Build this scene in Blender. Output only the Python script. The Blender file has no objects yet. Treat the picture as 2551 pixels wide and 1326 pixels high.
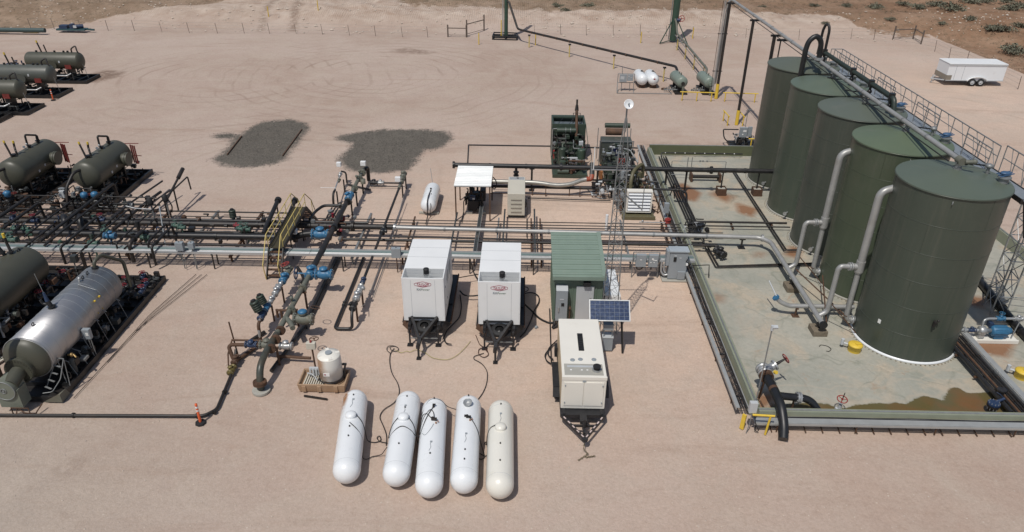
import bpy, math, random
import numpy as np
from mathutils import Vector, Matrix
SC = bpy.context.scene
COL = SC.collection
R = math.radians
random.seed(7); RNG = np.random.RandomState(5)

# ------------------------------------------------------------------ camera
CX, CY, FPX, CAMZ = 1275.5, 663.0, 1819.9, 20.0
_p, _y, _r = R(29.3107), R(0.7778), R(0.6305)
_B = Matrix(((1, 0, 0), (0, -math.sin(_p), -math.cos(_p)), (0, math.cos(_p), -math.sin(_p))))
_Z = Matrix(((math.cos(_y), math.sin(_y), 0), (-math.sin(_y), math.cos(_y), 0), (0, 0, 1)))
_Q = Matrix(((math.cos(_r), -math.sin(_r), 0), (math.sin(_r), math.cos(_r), 0), (0, 0, 1)))
CM = _Q @ _B @ _Z
cam = bpy.data.cameras.new('camera'); cam_o = bpy.data.objects.new('camera', cam); COL.objects.link(cam_o)
cam.sensor_width = 36.0; cam.lens = 36.0 * FPX / 2551.0; cam.clip_start = 0.5; cam.clip_end = 2000
rot = Matrix((CM[0], -CM[1], -CM[2])).transposed().to_4x4()
cam_o.matrix_world = Matrix.Translation((0, 0, CAMZ)) @ rot
SC.camera = cam_o

# ------------------------------------------------------------------ light
SUN_DIR = Vector((-0.25, -0.47, 1.0)).normalized()
el = math.asin(SUN_DIR.z); az = math.atan2(SUN_DIR.x, SUN_DIR.y)
W = bpy.data.worlds.new('World'); SC.world = W; W.use_nodes = True
nt = W.node_tree; bg = nt.nodes['Background']
sky = nt.nodes.new('ShaderNodeTexSky'); sky.sky_type = 'NISHITA'; sky.sun_disc = False
sky.sun_elevation = el; sky.sun_rotation = az; sky.air_density = 1.0; sky.dust_density = 1.6
nt.links.new(sky.outputs[0], bg.inputs[0]); bg.inputs[1].default_value = 0.075
sl = bpy.data.lights.new('sun', 'SUN'); sl.energy = 3.1; sl.angle = R(0.55); sl.color = (1.0, 0.955, 0.89)
so = bpy.data.objects.new('sun', sl); COL.objects.link(so)
so.rotation_euler = SUN_DIR.to_track_quat('Z', 'Y').to_euler()
SC.view_settings.view_transform = 'Standard'; SC.view_settings.look = 'None'
SC.view_settings.exposure = 0.0; SC.view_settings.gamma = 1.0

# ------------------------------------------------------------------ helpers
def g(x, y, z=0.0):
    """world point at height z seen at photo pixel x, y"""
    d = CM.transposed() @ Vector(((x - CX) / FPX, (y - CY) / FPX, 1.0))
    t = (z - CAMZ) / d.z
    return Vector((d.x * t, d.y * t, z))
def xy(x, y, z=0.0):
    q = g(x, y, z); return (q.x, q.y)

MATS = {}
def mat(name, col, rough=0.6, metal=0.0, var=0.12, vs=3.0, dust=0.0, dcol=(0.33, 0.25, 0.19), bump=0.0, bs=30.0, dscale=1.3, coat=0.0, streak=0.0):
    if name in MATS: return MATS[name]
    m = bpy.data.materials.new(name); m.use_nodes = True; n = m.node_tree; L = n.links
    b = n.nodes['Principled BSDF']; b.inputs['Metallic'].default_value = metal
    b.inputs['Coat Weight'].default_value = coat
    tc = n.nodes.new('ShaderNodeTexCoord')
    gm = n.nodes.new('ShaderNodeNewGeometry')
    nz = n.nodes.new('ShaderNodeTexNoise'); nz.inputs['Scale'].default_value = vs; nz.inputs['Detail'].default_value = 5
    L.new(gm.outputs['Position'], nz.inputs['Vector'])
    mx = n.nodes.new('ShaderNodeMix'); mx.data_type = 'RGBA'
    mx.inputs[6].default_value = [c * (1 - var * 1.6) for c in col] + [1]
    mx.inputs[7].default_value = [min(1, c * (1 + var * 1.6)) for c in col] + [1]
    L.new(nz.outputs['Fac'], mx.inputs[0]); out = mx.outputs[2]
    if dust > 0:
        n2 = n.nodes.new('ShaderNodeTexNoise'); n2.inputs['Scale'].default_value = dscale; n2.inputs['Detail'].default_value = 7; n2.inputs['Roughness'].default_value = 0.65
        L.new(gm.outputs['Position'], n2.inputs['Vector'])
        rp = n.nodes.new('ShaderNodeMapRange'); rp.inputs[1].default_value = 0.62 - 0.3 * dust; rp.inputs[2].default_value = 0.85 - 0.2 * dust
        rp.inputs[4].default_value = min(1, 0.25 + dust)
        L.new(n2.outputs['Fac'], rp.inputs[0])
        m2 = n.nodes.new('ShaderNodeMix'); m2.data_type = 'RGBA'; m2.inputs[7].default_value = list(dcol) + [1]
        L.new(rp.outputs[0], m2.inputs[0]); L.new(out, m2.inputs[6]); out = m2.outputs[2]
    if streak:
        mp = n.nodes.new('ShaderNodeMapping'); mp.inputs['Scale'].default_value = (2.6, 2.6, .13); L.new(gm.outputs['Position'], mp.inputs[0])
        n4 = n.nodes.new('ShaderNodeTexNoise'); n4.inputs['Scale'].default_value = 1.6; n4.inputs['Detail'].default_value = 8; n4.inputs['Roughness'].default_value = .7; L.new(mp.outputs[0], n4.inputs['Vector'])
        r4 = n.nodes.new('ShaderNodeMapRange'); r4.inputs[1].default_value = .5; r4.inputs[2].default_value = .75; r4.inputs[4].default_value = streak; L.new(n4.outputs['Fac'], r4.inputs[0])
        m4 = n.nodes.new('ShaderNodeMix'); m4.data_type = 'RGBA'; m4.inputs[7].default_value = list(dcol) + [1]; L.new(r4.outputs[0], m4.inputs[0]); L.new(out, m4.inputs[6]); out = m4.outputs[2]
    L.new(out, b.inputs['Base Color'])
    rr = n.nodes.new('ShaderNodeMapRange'); rr.inputs[3].default_value = max(0.05, rough - 0.1); rr.inputs[4].default_value = min(1, rough + 0.12)
    L.new(nz.outputs['Fac'], rr.inputs[0]); L.new(rr.outputs[0], b.inputs['Roughness'])
    if bump:
        n3 = n.nodes.new('ShaderNodeTexNoise'); n3.inputs['Scale'].default_value = bs; n3.inputs['Detail'].default_value = 4
        L.new(gm.outputs['Position'], n3.inputs['Vector'])
        bp = n.nodes.new('ShaderNodeBump'); bp.inputs['Strength'].default_value = bump; bp.inputs['Distance'].default_value = 0.02
        L.new(n3.outputs['Fac'], bp.inputs['Height']); L.new(bp.outputs[0], b.inputs['Normal'])
    MATS[name] = m; return m

BLK = mat('black_pipe_paint', (0.016, 0.016, 0.017), 0.42, 0, .25, 4, .22, (0.10, 0.08, 0.065))
BLKR = mat('black_weathered_pipe', (0.018, 0.016, 0.015), 0.5, 0, .3, 4, .3, (0.075, 0.05, 0.035))
BRN = mat('rusted_brown_steel', (0.085, 0.045, 0.026), 0.75, 0, .3, 6, .3, (0.17, 0.085, 0.04))
TREAT = mat('olive_drab_paint', (0.070, 0.070, 0.052), 0.45, 0, .08, 1.2, .14, (0.1, 0.095, 0.075))
GRNP = mat('sage_pipe_paint', (0.125, 0.13, 0.105), 0.55, 0, .15, 4, .4, (0.18, 0.145, 0.10))
GALV = mat('galvanised_steel', (0.42, 0.43, 0.43), 0.38, 0.55, .14, 5, .15, (0.3, 0.27, 0.23))
GALVD = mat('dull_galvanised_steel', (0.24, 0.25, 0.25), 0.5, 0.4, .15, 5, .15, (0.2, 0.17, 0.14))
ALU = mat('silver_painted_pipe', (0.36, 0.36, 0.35), 0.45, 0.35, .12, 2.5, .2, (0.25, 0.22, 0.18))
BLUE = mat('bright_blue_valve_paint', (0.036, 0.14, 0.26), 0.42, 0, .15, 9, .12, (0.1, 0.16, 0.2))
NAVY = mat('dark_blue_valve_paint', (0.02, 0.038, 0.085), 0.45, 0, .2, 9, .1)
RED = mat('red_handwheel_paint', (0.27, 0.035, 0.03), 0.55, 0, .2, 9, .15, (0.2, 0.07, 0.05))
YEL = mat('yellow_safety_paint', (0.66, 0.46, 0.05), 0.5, 0, .1, 5, .15, (0.4, 0.3, 0.12))
YELF = mat('faded_yellow_rail_paint', (0.56, 0.44, 0.15), 0.55, 0, .12, 5, .2, (0.4, 0.33, 0.2))
WHT = mat('white_tank_paint', (0.74, 0.76, 0.77), 0.28, 0, .03, 1.5, .06, (0.55, 0.52, 0.47), coat=.3)
WHTG = mat('white_enclosure_paint', (0.74, 0.75, 0.745), 0.4, 0, .03, 1.0, .05, (0.5, 0.45, 0.4))
CRM = mat('cream_paint', (0.735, 0.71, 0.64), 0.42, 0, .03, 1.0, .08, (0.5, 0.45, 0.36))
SCON = mat('stained_concrete', (0.17, 0.14, 0.10), 0.85, 0, .25, 7, .4, (0.07, 0.045, 0.03))
BEIGE = mat('beige_cabinet_paint', (0.54, 0.51, 0.43), 0.5, 0, .04, 1.5, .12, (0.36, 0.3, 0.22))
GREY = mat('grey_enclosure_paint', (0.27, 0.30, 0.32), 0.45, 0, .05, 2, .1, (0.3, 0.28, 0.26))
GREYL = mat('light_grey_paint', (0.46, 0.48, 0.49), 0.45, 0, .05, 2, .12, (0.38, 0.34, 0.3))
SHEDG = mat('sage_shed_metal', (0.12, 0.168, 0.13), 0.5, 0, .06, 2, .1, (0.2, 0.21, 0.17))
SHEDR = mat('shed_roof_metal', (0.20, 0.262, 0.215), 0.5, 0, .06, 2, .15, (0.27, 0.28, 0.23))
CMPG = mat('machine_green_paint', (0.032, 0.046, 0.033), 0.45, 0, .3, 6, .25, (0.10, 0.10, 0.075))
DARK = mat('black_rubber', (0.012, 0.012, 0.013), 0.7, 0, .2, 8, .12, (0.07, 0.06, 0.05))
HOSE = mat('black_hose', (0.014, 0.013, 0.013), 0.6, 0, .2, 8)
FRAMEB = mat('black_trailer_steel', (0.018, 0.018, 0.02), 0.5, 0, .25, 6, .2, (0.09, 0.07, 0.055))
CONC = mat('concrete_block', (0.36, 0.35, 0.31), 0.85, 0, .12, 8, .25, (0.2, 0.15, 0.1), bump=.3)
ORG = mat('orange_plastic', (0.70, 0.12, 0.035), 0.5, 0, .08, 6, .15, (0.4, 0.15, 0.1))
WBAND = mat('white_band', (0.75, 0.75, 0.73), 0.5)
REDM = mat('red_lettering', (0.30, 0.02, 0.05), 0.5, 0, .05)
GRNL = mat('grey_green_lettering', (0.16, 0.22, 0.17), 0.5, 0, .05)
MBLUE = mat('muted_blue_lever', (0.045, 0.10, 0.19), 0.5, 0, .2, 9, .15)
RUSTO = mat('orange_rust', (0.28, 0.11, 0.035), 0.85, 0, .3, 7)

PATTERN = set('brick louvre louvres rib ribs bolt bolts lettering seam seams grille slot bars grid guard marking vent lattice rope chain band tag foliage grating joint frame joints bolt_circle mesh'.split())
class MB:
    """collects primitives; build() links them as ONE mesh object"""
    def __init__(s): s.v = []; s.f = []; s.sm = []; s.isl = []
    def add(s, vs, fs, smooth=False):
        o = len(s.v); s.v += [tuple(q) for q in vs]; s.isl.append((o, len(s.v), len(s.f), len(s.f) + len(fs)))
        s.f += [tuple(i + o for i in f) for f in fs]; s.sm += [smooth] * len(fs); return s
    def box(s, c, d, rz=0.0, rx=0.0, ry=0.0):
        x, y, z = d[0] / 2, d[1] / 2, d[2] / 2
        M = Matrix.Translation(c) @ Matrix.Rotation(rz, 4, 'Z') @ Matrix.Rotation(ry, 4, 'Y') @ Matrix.Rotation(rx, 4, 'X')
        vs = [M @ Vector((a * x, b * y, e * z)) for a in (-1, 1) for b in (-1, 1) for e in (-1, 1)]
        return s.add(vs, [(0, 1, 3, 2), (4, 6, 7, 5), (0, 4, 5, 1), (2, 3, 7, 6), (0, 2, 6, 4), (1, 5, 7, 3)])
    def bx(s, x0, x1, y0, y1, z0, z1):
        return s.box(((x0 + x1) / 2, (y0 + y1) / 2, (z0 + z1) / 2), (abs(x1 - x0), abs(y1 - y0), abs(z1 - z0)))
    def bar(s, a, b, w, h=None):
        """rectangular bar from a to b"""
        a, b = Vector(a), Vector(b); d = b - a; h = h or w
        if d.length < 1e-6: return s
        q = d.to_track_quat('X', 'Z').to_matrix().to_4x4(); M = Matrix.Translation((a + b) / 2) @ q
        x, y, z = d.length / 2, w / 2, h / 2
        vs = [M @ Vector((i * x, j * y, k * z)) for i in (-1, 1) for j in (-1, 1) for k in (-1, 1)]
        return s.add(vs, [(0, 1, 3, 2), (4, 6, 7, 5), (0, 4, 5, 1), (2, 3, 7, 6), (0, 2, 6, 4), (1, 5, 7, 3)])
    def cyl(s, a, b, r, r1=None, n=12, caps=True, sm=True):
        a, b = Vector(a), Vector(b); d = b - a; r1 = r if r1 is None else r1
        if d.length < 1e-6: return s
        q = d.to_track_quat('Z', 'Y'); vs = []
        for p, rr in ((a, r), (b, r1)):
            for i in range(n):
                t = 2 * math.pi * i / n; vs.append(p + q @ Vector((rr * math.cos(t), rr * math.sin(t), 0)))
        s.add(vs, [(i, (i + 1) % n, n + (i + 1) % n, n + i) for i in range(n)], sm)
        if caps: 
            s.add(vs[:n], [tuple(range(n - 1, -1, -1))]); s.add(vs[n:], [tuple(range(n))])
        return s
    def tube(s, pts, r, n=10, bend=0.0, closed=False, caps=True):
        P = [Vector(p) for p in pts]
        if bend > 0 and len(P) > 2:
            Q = [P[0]]
            for i in range(1, len(P) - 1):
                a, b, c = P[i - 1], P[i], P[i + 1]; u = (a - b); v = (c - b)
                l = min(bend, u.length * .49, v.length * .49)
                if l < 1e-4 or u.angle(v, 0) > 3.10: Q.append(b); continue
                p0 = b + u.normalized() * l; p2 = b + v.normalized() * l
                for k in range(6):
                    t = k / 5; Q.append(p0 * (1 - t) ** 2 + b * 2 * t * (1 - t) + p2 * t * t)
            Q.append(P[-1]); P = Q
        m = len(P); vs = []; T = []
        for i in range(m):
            a = P[(i - 1) % m] if (closed or i > 0) else P[i]; b = P[(i + 1) % m] if (closed or i < m - 1) else P[i]
            d = (b - a); T.append(d.normalized() if d.length > 1e-9 else Vector((0, 0, 1)))
        up = Vector((0, 0, 1)) if abs(T[0].z) < .9 else Vector((1, 0, 0))
        N = (up - T[0] * up.dot(T[0])).normalized()
        for i in range(m):
            if i:
                N = N - T[i] * N.dot(T[i])
                N = N.normalized() if N.length > 1e-6 else T[i].orthogonal().normalized()
            Bv = T[i].cross(N)
            for k in range(n):
                t = 2 * math.pi * k / n; vs.append(P[i] + (N * math.cos(t) + Bv * math.sin(t)) * r)
        fs = []
        for i in range(m if closed else m - 1):
            j = (i + 1) % m
            for k in range(n):
                k2 = (k + 1) % n; fs.append((i * n + k, i * n + k2, j * n + k2, j * n + k))
        s.add(vs, fs, True)
        if caps and not closed:
            s.add(vs[:n], [tuple(range(n - 1, -1, -1))]); s.add(vs[-n:], [tuple(range(n))])
        return s
    def ring(s, c, ax, R_, r, n=28, k=6):
        ax = Vector(ax).normalized(); q = ax.to_track_quat('Z', 'Y'); c = Vector(c)
        pts = [c + q @ Vector((R_ * math.cos(2 * math.pi * i / n), R_ * math.sin(2 * math.pi * i / n), 0)) for i in range(n)]
        return s.tube(pts, r, k, closed=True)
    def lathe(s, c, ax, prof, n=32, sm=True):
        """prof: list of (distance along axis, radius)"""
        ax = Vector(ax).normalized(); q = ax.to_track_quat('Z', 'Y'); c = Vector(c); vs = []
        for h, rr in prof:
            for i in range(n):
                t = 2 * math.pi * i / n; vs.append(c + q @ Vector((max(rr, 1e-4) * math.cos(t), max(rr, 1e-4) * math.sin(t), h)))
        fs = [(j * n + i, j * n + (i + 1) % n, (j + 1) * n + (i + 1) % n, (j + 1) * n + i) for j in range(len(prof) - 1) for i in range(n)]
        return s.add(vs, fs, sm)
    def sph(s, c, r, sc=(1, 1, 1), n=14):
        prof = [(math.sin(math.pi * (k / 8 - .5)), math.cos(math.pi * (k / 8 - .5))) for k in range(9)]
        vs = []; c = Vector(c)
        for h, rr in prof:
            for i in range(n):
                t = 2 * math.pi * i / n; vs.append((c.x + r * sc[0] * max(rr, 1e-3) * math.cos(t), c.y + r * sc[1] * max(rr, 1e-3) * math.sin(t), c.z + r * sc[2] * h))
        return s.add(vs, [(j * n + i, j * n + (i + 1) % n, (j + 1) * n + (i + 1) % n, (j + 1) * n + i) for j in range(8) for i in range(n)], True)
    def prism(s, poly, z0, z1):
        n = len(poly); vs = [(p[0], p[1], z0) for p in poly] + [(p[0], p[1], z1) for p in poly]
        return s.add(vs, [tuple(range(n - 1, -1, -1)), tuple(range(n, 2 * n))] + [(i, (i + 1) % n, n + (i + 1) % n, n + i) for i in range(n)])
    def split(s):
        """the far-apart groups of primitives, each as an MB of its own"""
        k = len(s.isl)
        if k < 2 or k > 900: return [s]
        A = np.array(s.v); lo = np.array([A[a:b].min(0) for a, b, _, _ in s.isl]); hi = np.array([A[a:b].max(0) for a, b, _, _ in s.isl]); sz = (hi - lo).max(1)
        gap = np.maximum(0, np.maximum(lo[:, None] - hi[None], lo[None] - hi[:, None])); near = np.sqrt((gap ** 2).sum(2)) <= np.maximum(.02, .5 * np.maximum(sz[:, None], sz[None]))
        lab = list(range(k)); seen = [False] * k; groups = []
        for i in range(k):
            if seen[i]: continue
            st = [i]; seen[i] = True; gr = []
            while st:
                j = st.pop(); gr.append(j)
                for q in np.nonzero(near[j])[0]:
                    if not seen[q]: seen[q] = True; st.append(int(q))
            groups.append(sorted(gr))
        if len(groups) < 2 or len(groups) > 100: return [s]
        out = []
        for gr in groups:
            n = MB()
            for j in gr:
                a, b, fa, fb = s.isl[j]; o = len(n.v); n.v += s.v[a:b]; n.f += [tuple(i - a + o for i in f) for f in s.f[fa:fb]]; n.sm += s.sm[fa:fb]; n.isl.append((o, len(n.v), 0, 0))
            out.append(n)
        return out
    def build(s, name, m, parent=None, bevel=0.0):
        if parent is not None and not (set(name.split('_')) & PATTERN):
            L = s.split()
            if len(L) > 1:
                r = None
                for q in L: r = q._build(name, m, parent, bevel)
                return r
        return s._build(name, m, parent, bevel)
    def _build(s, name, m, parent=None, bevel=0.0):
        org = Vector((0, 0, 0)); p = parent
        while p is not None: org += p.location; p = p.parent
        me = bpy.data.meshes.new(name)
        V = s.v if org.length == 0 else [(x - org.x, y - org.y, z - org.z) for x, y, z in s.v]
        me.from_pydata(V, [], s.f); me.polygons.foreach_set('use_smooth', s.sm)
        me.materials.append(m); me.update()
        o = bpy.data.objects.new(name, me); COL.objects.link(o); o.parent = parent
        if bevel:
            b = o.modifiers.new('bevel', 'BEVEL'); b.width = bevel; b.segments = 2; b.limit_method = 'ANGLE'; b.angle_limit = R(40)
        return o

def tag(o, label, cat, group=None):
    o['label'] = label; o['category'] = cat
    if group: o['group'] = group
    return o
def thing(name, label, cat, loc=(0, 0, 0), group=None):
    o = bpy.data.objects.new(name, None); COL.objects.link(o); o.location = loc; o.empty_display_size = .3
    return tag(o, label, cat, group)
def struct(o, kind='structure'): o['kind'] = kind; return o
def dup(root, loc, rz=0.0, label=None, scale=None):
    def cp(o, par):
        c = o.copy(); COL.objects.link(c); c.parent = par
        for ch in list(o.children): cp(ch, c)
        return c
    r = cp(root, None); r.location = loc; r.rotation_euler = (0, 0, rz)
    if scale: r.scale = scale
    if label: r['label'] = label
    return r

# piping kit ---------------------------------------------------------------
def flange(p, d, r, m, parent, w=None, name='flange'):
    p, d = Vector(p), Vector(d).normalized(); b = MB(); w = w or r * .45; R2 = r * 1.75
    b.cyl(p - d * w, p - d * w * .12, R2, n=16); b.cyl(p + d * w * .12, p + d * w, R2, n=16)
    b.cyl(p - d * w * .2, p + d * w * .2, R2 * .8, n=12)
    q = d.to_track_quat('Z', 'Y')
    for i in range(8):
        t = 2 * math.pi * i / 8; o = q @ Vector((R2 * .84 * math.cos(t), R2 * .84 * math.sin(t), 0))
        b.cyl(p + o - d * w * 1.5, p + o + d * w * 1.5, r * .11, n=5)
    return b.build(name, m, parent)
def handwheel(c, ax, rad, m, parent, stem=0.0):
    c, ax = Vector(c), Vector(ax).normalized(); b = MB(); b.ring(c, ax, rad, rad * .11, 20, 5)
    q = ax.to_track_quat('Z', 'Y')
    for i in range(3):
        o = q @ Vector((rad * math.cos(i * math.pi / 3 * 2), rad * math.sin(i * math.pi / 3 * 2), 0)); b.cyl(c, c + o, rad * .08, n=5)
    b.cyl(c - ax * rad * .15, c + ax * rad * .2, rad * .2, n=8)
    return b.build('handwheel', m, parent)
def valve(p, d, r, m, parent, up=(0, 0, 1), wheel=None, wm=None, act=None, fl=None):
    """flanged valve body on a pipe running along d"""
    p, d, up = Vector(p), Vector(d).normalized(), Vector(up).normalized(); b = MB(); L = r * 2.6
    b.lathe(p - d * L, d, [(0, 0), (0, r * 1.75), (r * .4, r * 1.75), (r * .4, r * 1.1), (L * .6, r * 1.45), (L, r * 1.62), (L * 1.4, r * 1.45), (2 * L - r * .4, r * 1.1), (2 * L - r * .4, r * 1.75), (2 * L, r * 1.75), (2 * L, 0)], 18)
    b.cyl(p, p + up * r * 1.9, r * 1.0, n=14); b.cyl(p + up * r * 1.9, p + up * r * 2.2, r * 1.3, n=14)
    b.lathe(p + up * r * 2.2, up, [(0, r * 1.1), (r * .35, r * .8), (r * .5, 0.0)], 14)
    v = b.build('valve', m, parent)
    q = d.to_track_quat('Z', 'Y'); bb = MB()
    for s_ in (-1, 1):
        for i in range(8):
            t = 2 * math.pi * (i + .5) / 8; o = q @ Vector((r * 1.5 * math.cos(t), r * 1.5 * math.sin(t), 0)) + d * s_ * (L - r * .2)
            bb.cyl(p + o - d * r * .45, p + o + d * r * .45, r * .13, n=5)
    bb.build('bolt_circle', GALVD, v)
    if wheel:
        h = r * 4.2; s2 = MB(); s2.cyl(p + up * r * 2.2, p + up * h, r * .22, n=7)
        for sg in (-1, 1): s2.bar(p + up * r * 2 + d * sg * r * .5, p + up * h * .92 + d * sg * r * .25, r * .16)
        s2.build('stem_yoke', GALVD, v); handwheel(p + up * h, up, wheel, wm or RED, v)
    if act:
        s2 = MB(); h0 = r * 2.2; s2.cyl(p + up * h0, p + up * (h0 + r), r * .5, n=8)
        prof = [(0, 0), (0, act)]
        for k in range(4): prof += [(act * (.15 + .5 * k), act), (act * (.2 + .5 * k), act * .88), (act * (.35 + .5 * k), act * .88), (act * (.4 + .5 * k), act)]
        prof += [(act * 2.2, act), (act * 2.4, act * .8), (act * 2.4, 0)]
        s2.lathe(p + up * (h0 + r), up, prof, 16); s2.build('actuator', MATS['machine_green_paint'], v)
        MB().cyl(p + up * (h0 + r + act * 2.4), p + up * (h0 + r + act * 2.75), act * .55, n=12).build('actuator_cap', BLKR, v)
    return v
def post(p, h, r, m, parent, name='support_leg', saddle=0.0):
    b = MB(); b.cyl((p[0], p[1], 0), (p[0], p[1], h), r, n=9); b.box((p[0], p[1], .012), (r * 5, r * 5, .024))
    if saddle: b.box((p[0], p[1], h), (saddle, r * 3, r * 1.5))
    return b.build(name, m, parent)
def pipe(pts, r, m, parent, bend=None, n=10, name='pipe'):
    return MB().tube(pts, r, n, bend=r * 3 if bend is None else bend).build(name, m, parent)
def couplings(pts, step, r, m, parent, name='coupling'):
    P = [Vector(p) for p in pts]; b = MB()
    for a, c in zip(P, P[1:]):
        d = c - a; l = d.length; k = int(l / step)
        for i in range(1, k + 1):
            q = a + d * (i / (k + 1)); b.cyl(q - d.normalized() * r * .45, q + d.normalized() * r * .45, r * 1.14, n=12)
    return b.build(name, m, parent)
# ------------------------------------------------------------------ terrain
def vnoise(x, y, seed=0):
    """cheap smooth value noise"""
    rs = np.random.RandomState(seed); T = rs.rand(64, 64)
    xi, yi = np.floor(x).astype(int), np.floor(y).astype(int); fx, fy = x - xi, y - yi
    fx, fy = fx * fx * (3 - 2 * fx), fy * fy * (3 - 2 * fy); a = lambda i, j: T[(xi + i) % 64, (yi + j) % 64]
    return (a(0, 0) * (1 - fx) + a(1, 0) * fx) * (1 - fy) + (a(0, 1) * (1 - fx) + a(1, 1) * fx) * fy
def fbm(x, y, seed=0, o=4): return sum(vnoise(x * 2 ** k, y * 2 ** k, seed + k) * .5 ** k for k in range(o)) / 1.9 - .5
def sdpoly(X, Y, poly):
    """signed distance (negative inside) to a polygon"""
    d = np.full(X.shape, 1e9); ins = np.zeros(X.shape, bool); n = len(poly)
    for i in range(n):
        ax, ay = poly[i]; bx, by = poly[(i + 1) % n]; ex, ey = bx - ax, by - ay
        t = np.clip(((X - ax) * ex + (Y - ay) * ey) / (ex * ex + ey * ey + 1e-9), 0, 1)
        d = np.minimum(d, np.hypot(X - ax - t * ex, Y - ay - t * ey))
        c = ((ay > Y) != (by > Y)) & (X < (bx - ax) * (Y - ay) / (by - ay + 1e-12) + ax); ins ^= c
    return np.where(ins, -d, d)
SCRUB_PX = [(-400, 75), (0, 62), (200, 42), (400, 24), (560, 10), (640, -22), (900, -12), (1010, 18), (1280, 28), (1700, 36), (2070, 40), (2170, 66), (2330, 74), (2420, 105), (2551, 158), (2900, 290)]
SB = [xy(a, b, 1.0) for a, b in SCRUB_PX]
FENCE = [(-80, 95.6), (-36, 95.6), (-6, 94.4), (34, 95.0), (52, 96.5), (60.5, 88), (58.0, 74)]
def bank(X, Y):
    """height of the cut bank and the natural ground beyond the pad"""
    yb = np.interp(X, [-120, -70, -40, -10, 35, 52, 62, 75, 90], [97, 97, 97, 96.5, 97, 97.5, 84, 60, 40])
    t = np.clip((Y - yb) / 9.0, 0, 1); h = (t * t * (3 - 2 * t)) * (1.5 + 1.2 * fbm(X * .08, Y * .08, 3))
    h += np.clip((Y - yb - 12) * .02, 0, 2.5)
    h += t * (fbm(X * .5, Y * .5, 9) * .7 + fbm(X * 1.7, Y * 1.7, 19) * .25)
    return h
def hgt(X, Y):
    h = bank(X, Y) + fbm(X * .12, Y * .12, 31) * .05
    return h - .03
def zat(x, y): return float(hgt(np.array([x]), np.array([y]))[0])

def axis(lo, a, b, hi, st, big):
    l = list(np.arange(a, b + 1e-6, st)); q = a
    pre = []; k = st
    while q > lo: k *= 1.35; k = min(k, big); q -= k; pre.append(q)
    post_ = []; q = l[-1]; k = st
    while q < hi: k *= 1.35; k = min(k, big); q += k; post_.append(q)
    return np.array(pre[::-1] + l + post_)
xs = axis(-700, -76, 78, 700, .45, 40); ys = axis(-60, 12, 134, 1400, .45, 60)
GX, GY = np.meshgrid(xs, ys); GZ = hgt(GX, GY)
def grid_mesh(name, X, Y, Z, m, attrs):
    ny, nx = X.shape; me = bpy.data.meshes.new(name)
    co = np.stack([X, Y, Z], -1).reshape(-1, 3).astype(np.float32)
    i = np.arange(ny * nx).reshape(ny, nx)
    f = np.stack([i[:-1, :-1], i[:-1, 1:], i[1:, 1:], i[1:, :-1]], -1).reshape(-1, 4)
    me.vertices.add(len(co)); me.vertices.foreach_set('co', co.ravel())
    me.loops.add(f.size); me.loops.foreach_set('vertex_index', f.ravel().astype(np.int32))
    me.polygons.add(len(f)); me.polygons.foreach_set('loop_start', np.arange(0, f.size, 4, dtype=np.int32))
    me.polygons.foreach_set('use_smooth', np.ones(len(f), bool)); me.update(calc_edges=True); me.validate()
    for k, a in attrs.items():
        at = me.attributes.new(k, 'FLOAT', 'POINT'); at.data.foreach_set('value', a.ravel().astype(np.float32))
    me.materials.append(m); o = bpy.data.objects.new(name, me); COL.objects.link(o); return struct(o)

PATCH1 = [xy(*p) for p in ((533, 335), (560, 331), (600, 336), (622, 318), (660, 303), (720, 297), (765, 308), (768, 318), (748, 345), (722, 375), (712, 396), (680, 410), (610, 416), (560, 412), (530, 398), (555, 382), (585, 345), (560, 345), (535, 342))]
PATCH2 = [xy(*p) for p in ((838, 340), (880, 332), (960, 322), (1050, 322), (1115, 328), (1125, 345), (1098, 368), (1060, 372), (1040, 395), (1020, 420), (960, 430), (890, 428), (850, 410), (845, 395), (868, 375), (880, 355), (845, 348))]
STAINS = [([xy(*p) for p in ((205, 190), (260, 174), (312, 178), (300, 190), (240, 205), (205, 203))], 1.0),
          ([xy(*p) for p in ((972, 127), (1010, 118), (1090, 130), (1060, 135), (1000, 132))], .7),
          ([xy(*p) for p in ((150, 662 + 500), (200, 1148), (205, 1158), (165, 1180), (140, 1172))], .7),
          ([xy(*p) for p in ((735, -10), (755, -10), (700, 25), (672, 52), (655, 78), (640, 78), (655, 50), (690, 15))], .75),
          ([xy(*p) for p in ((800, -10), (835, -10), (775, 15), (750, 45), (738, 78), (718, 78), (733, 40), (760, 12))], .85), ([xy(*p) for p in ((770, 10), (850, -6), (900, -10), (860, 10), (800, 30))], .4),
          ([xy(*p) for p in ((1590, 350), (1800, 355), (1850, 368), (1700, 372), (1600, 368))], .35),
          ([xy(*p) for p in ((1225, 560), (1290, 555), (1290, 590), (1230, 590))], .15),
          ([xy(*p) for p in ((2040, 470), (2060, 470), (2060, 480), (2040, 480))], .1)]
scr = GY - np.interp(GX, [p[0] for p in SB], [p[1] for p in SB])
pat = np.minimum(sdpoly(GX, GY, PATCH1), sdpoly(GX, GY, PATCH2))
stn = np.zeros(GX.shape)
for poly, k in STAINS: stn = np.maximum(stn, k * np.clip(.5 - sdpoly(GX, GY, poly) / 1.2, 0, 1))
bk = np.clip(bank(GX, GY) / 1.2, 0, 1)
red = np.clip((GX - 5) / 55, 0, 1)
pale = np.exp(-(((GX - 3) / 16) ** 2 + ((GY - 37) / 15) ** 2)) * .95 + np.exp(-(((GX - 42) / 16) ** 2 + ((GY - 68) / 22) ** 2)) * .6
dull = np.clip((-8 - GX) / 14, 0, 1) * np.clip((26 - GY) / 8, 0, 1) * .8  # greyer near-left dirt; vignette darkening is put into this colour too

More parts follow.
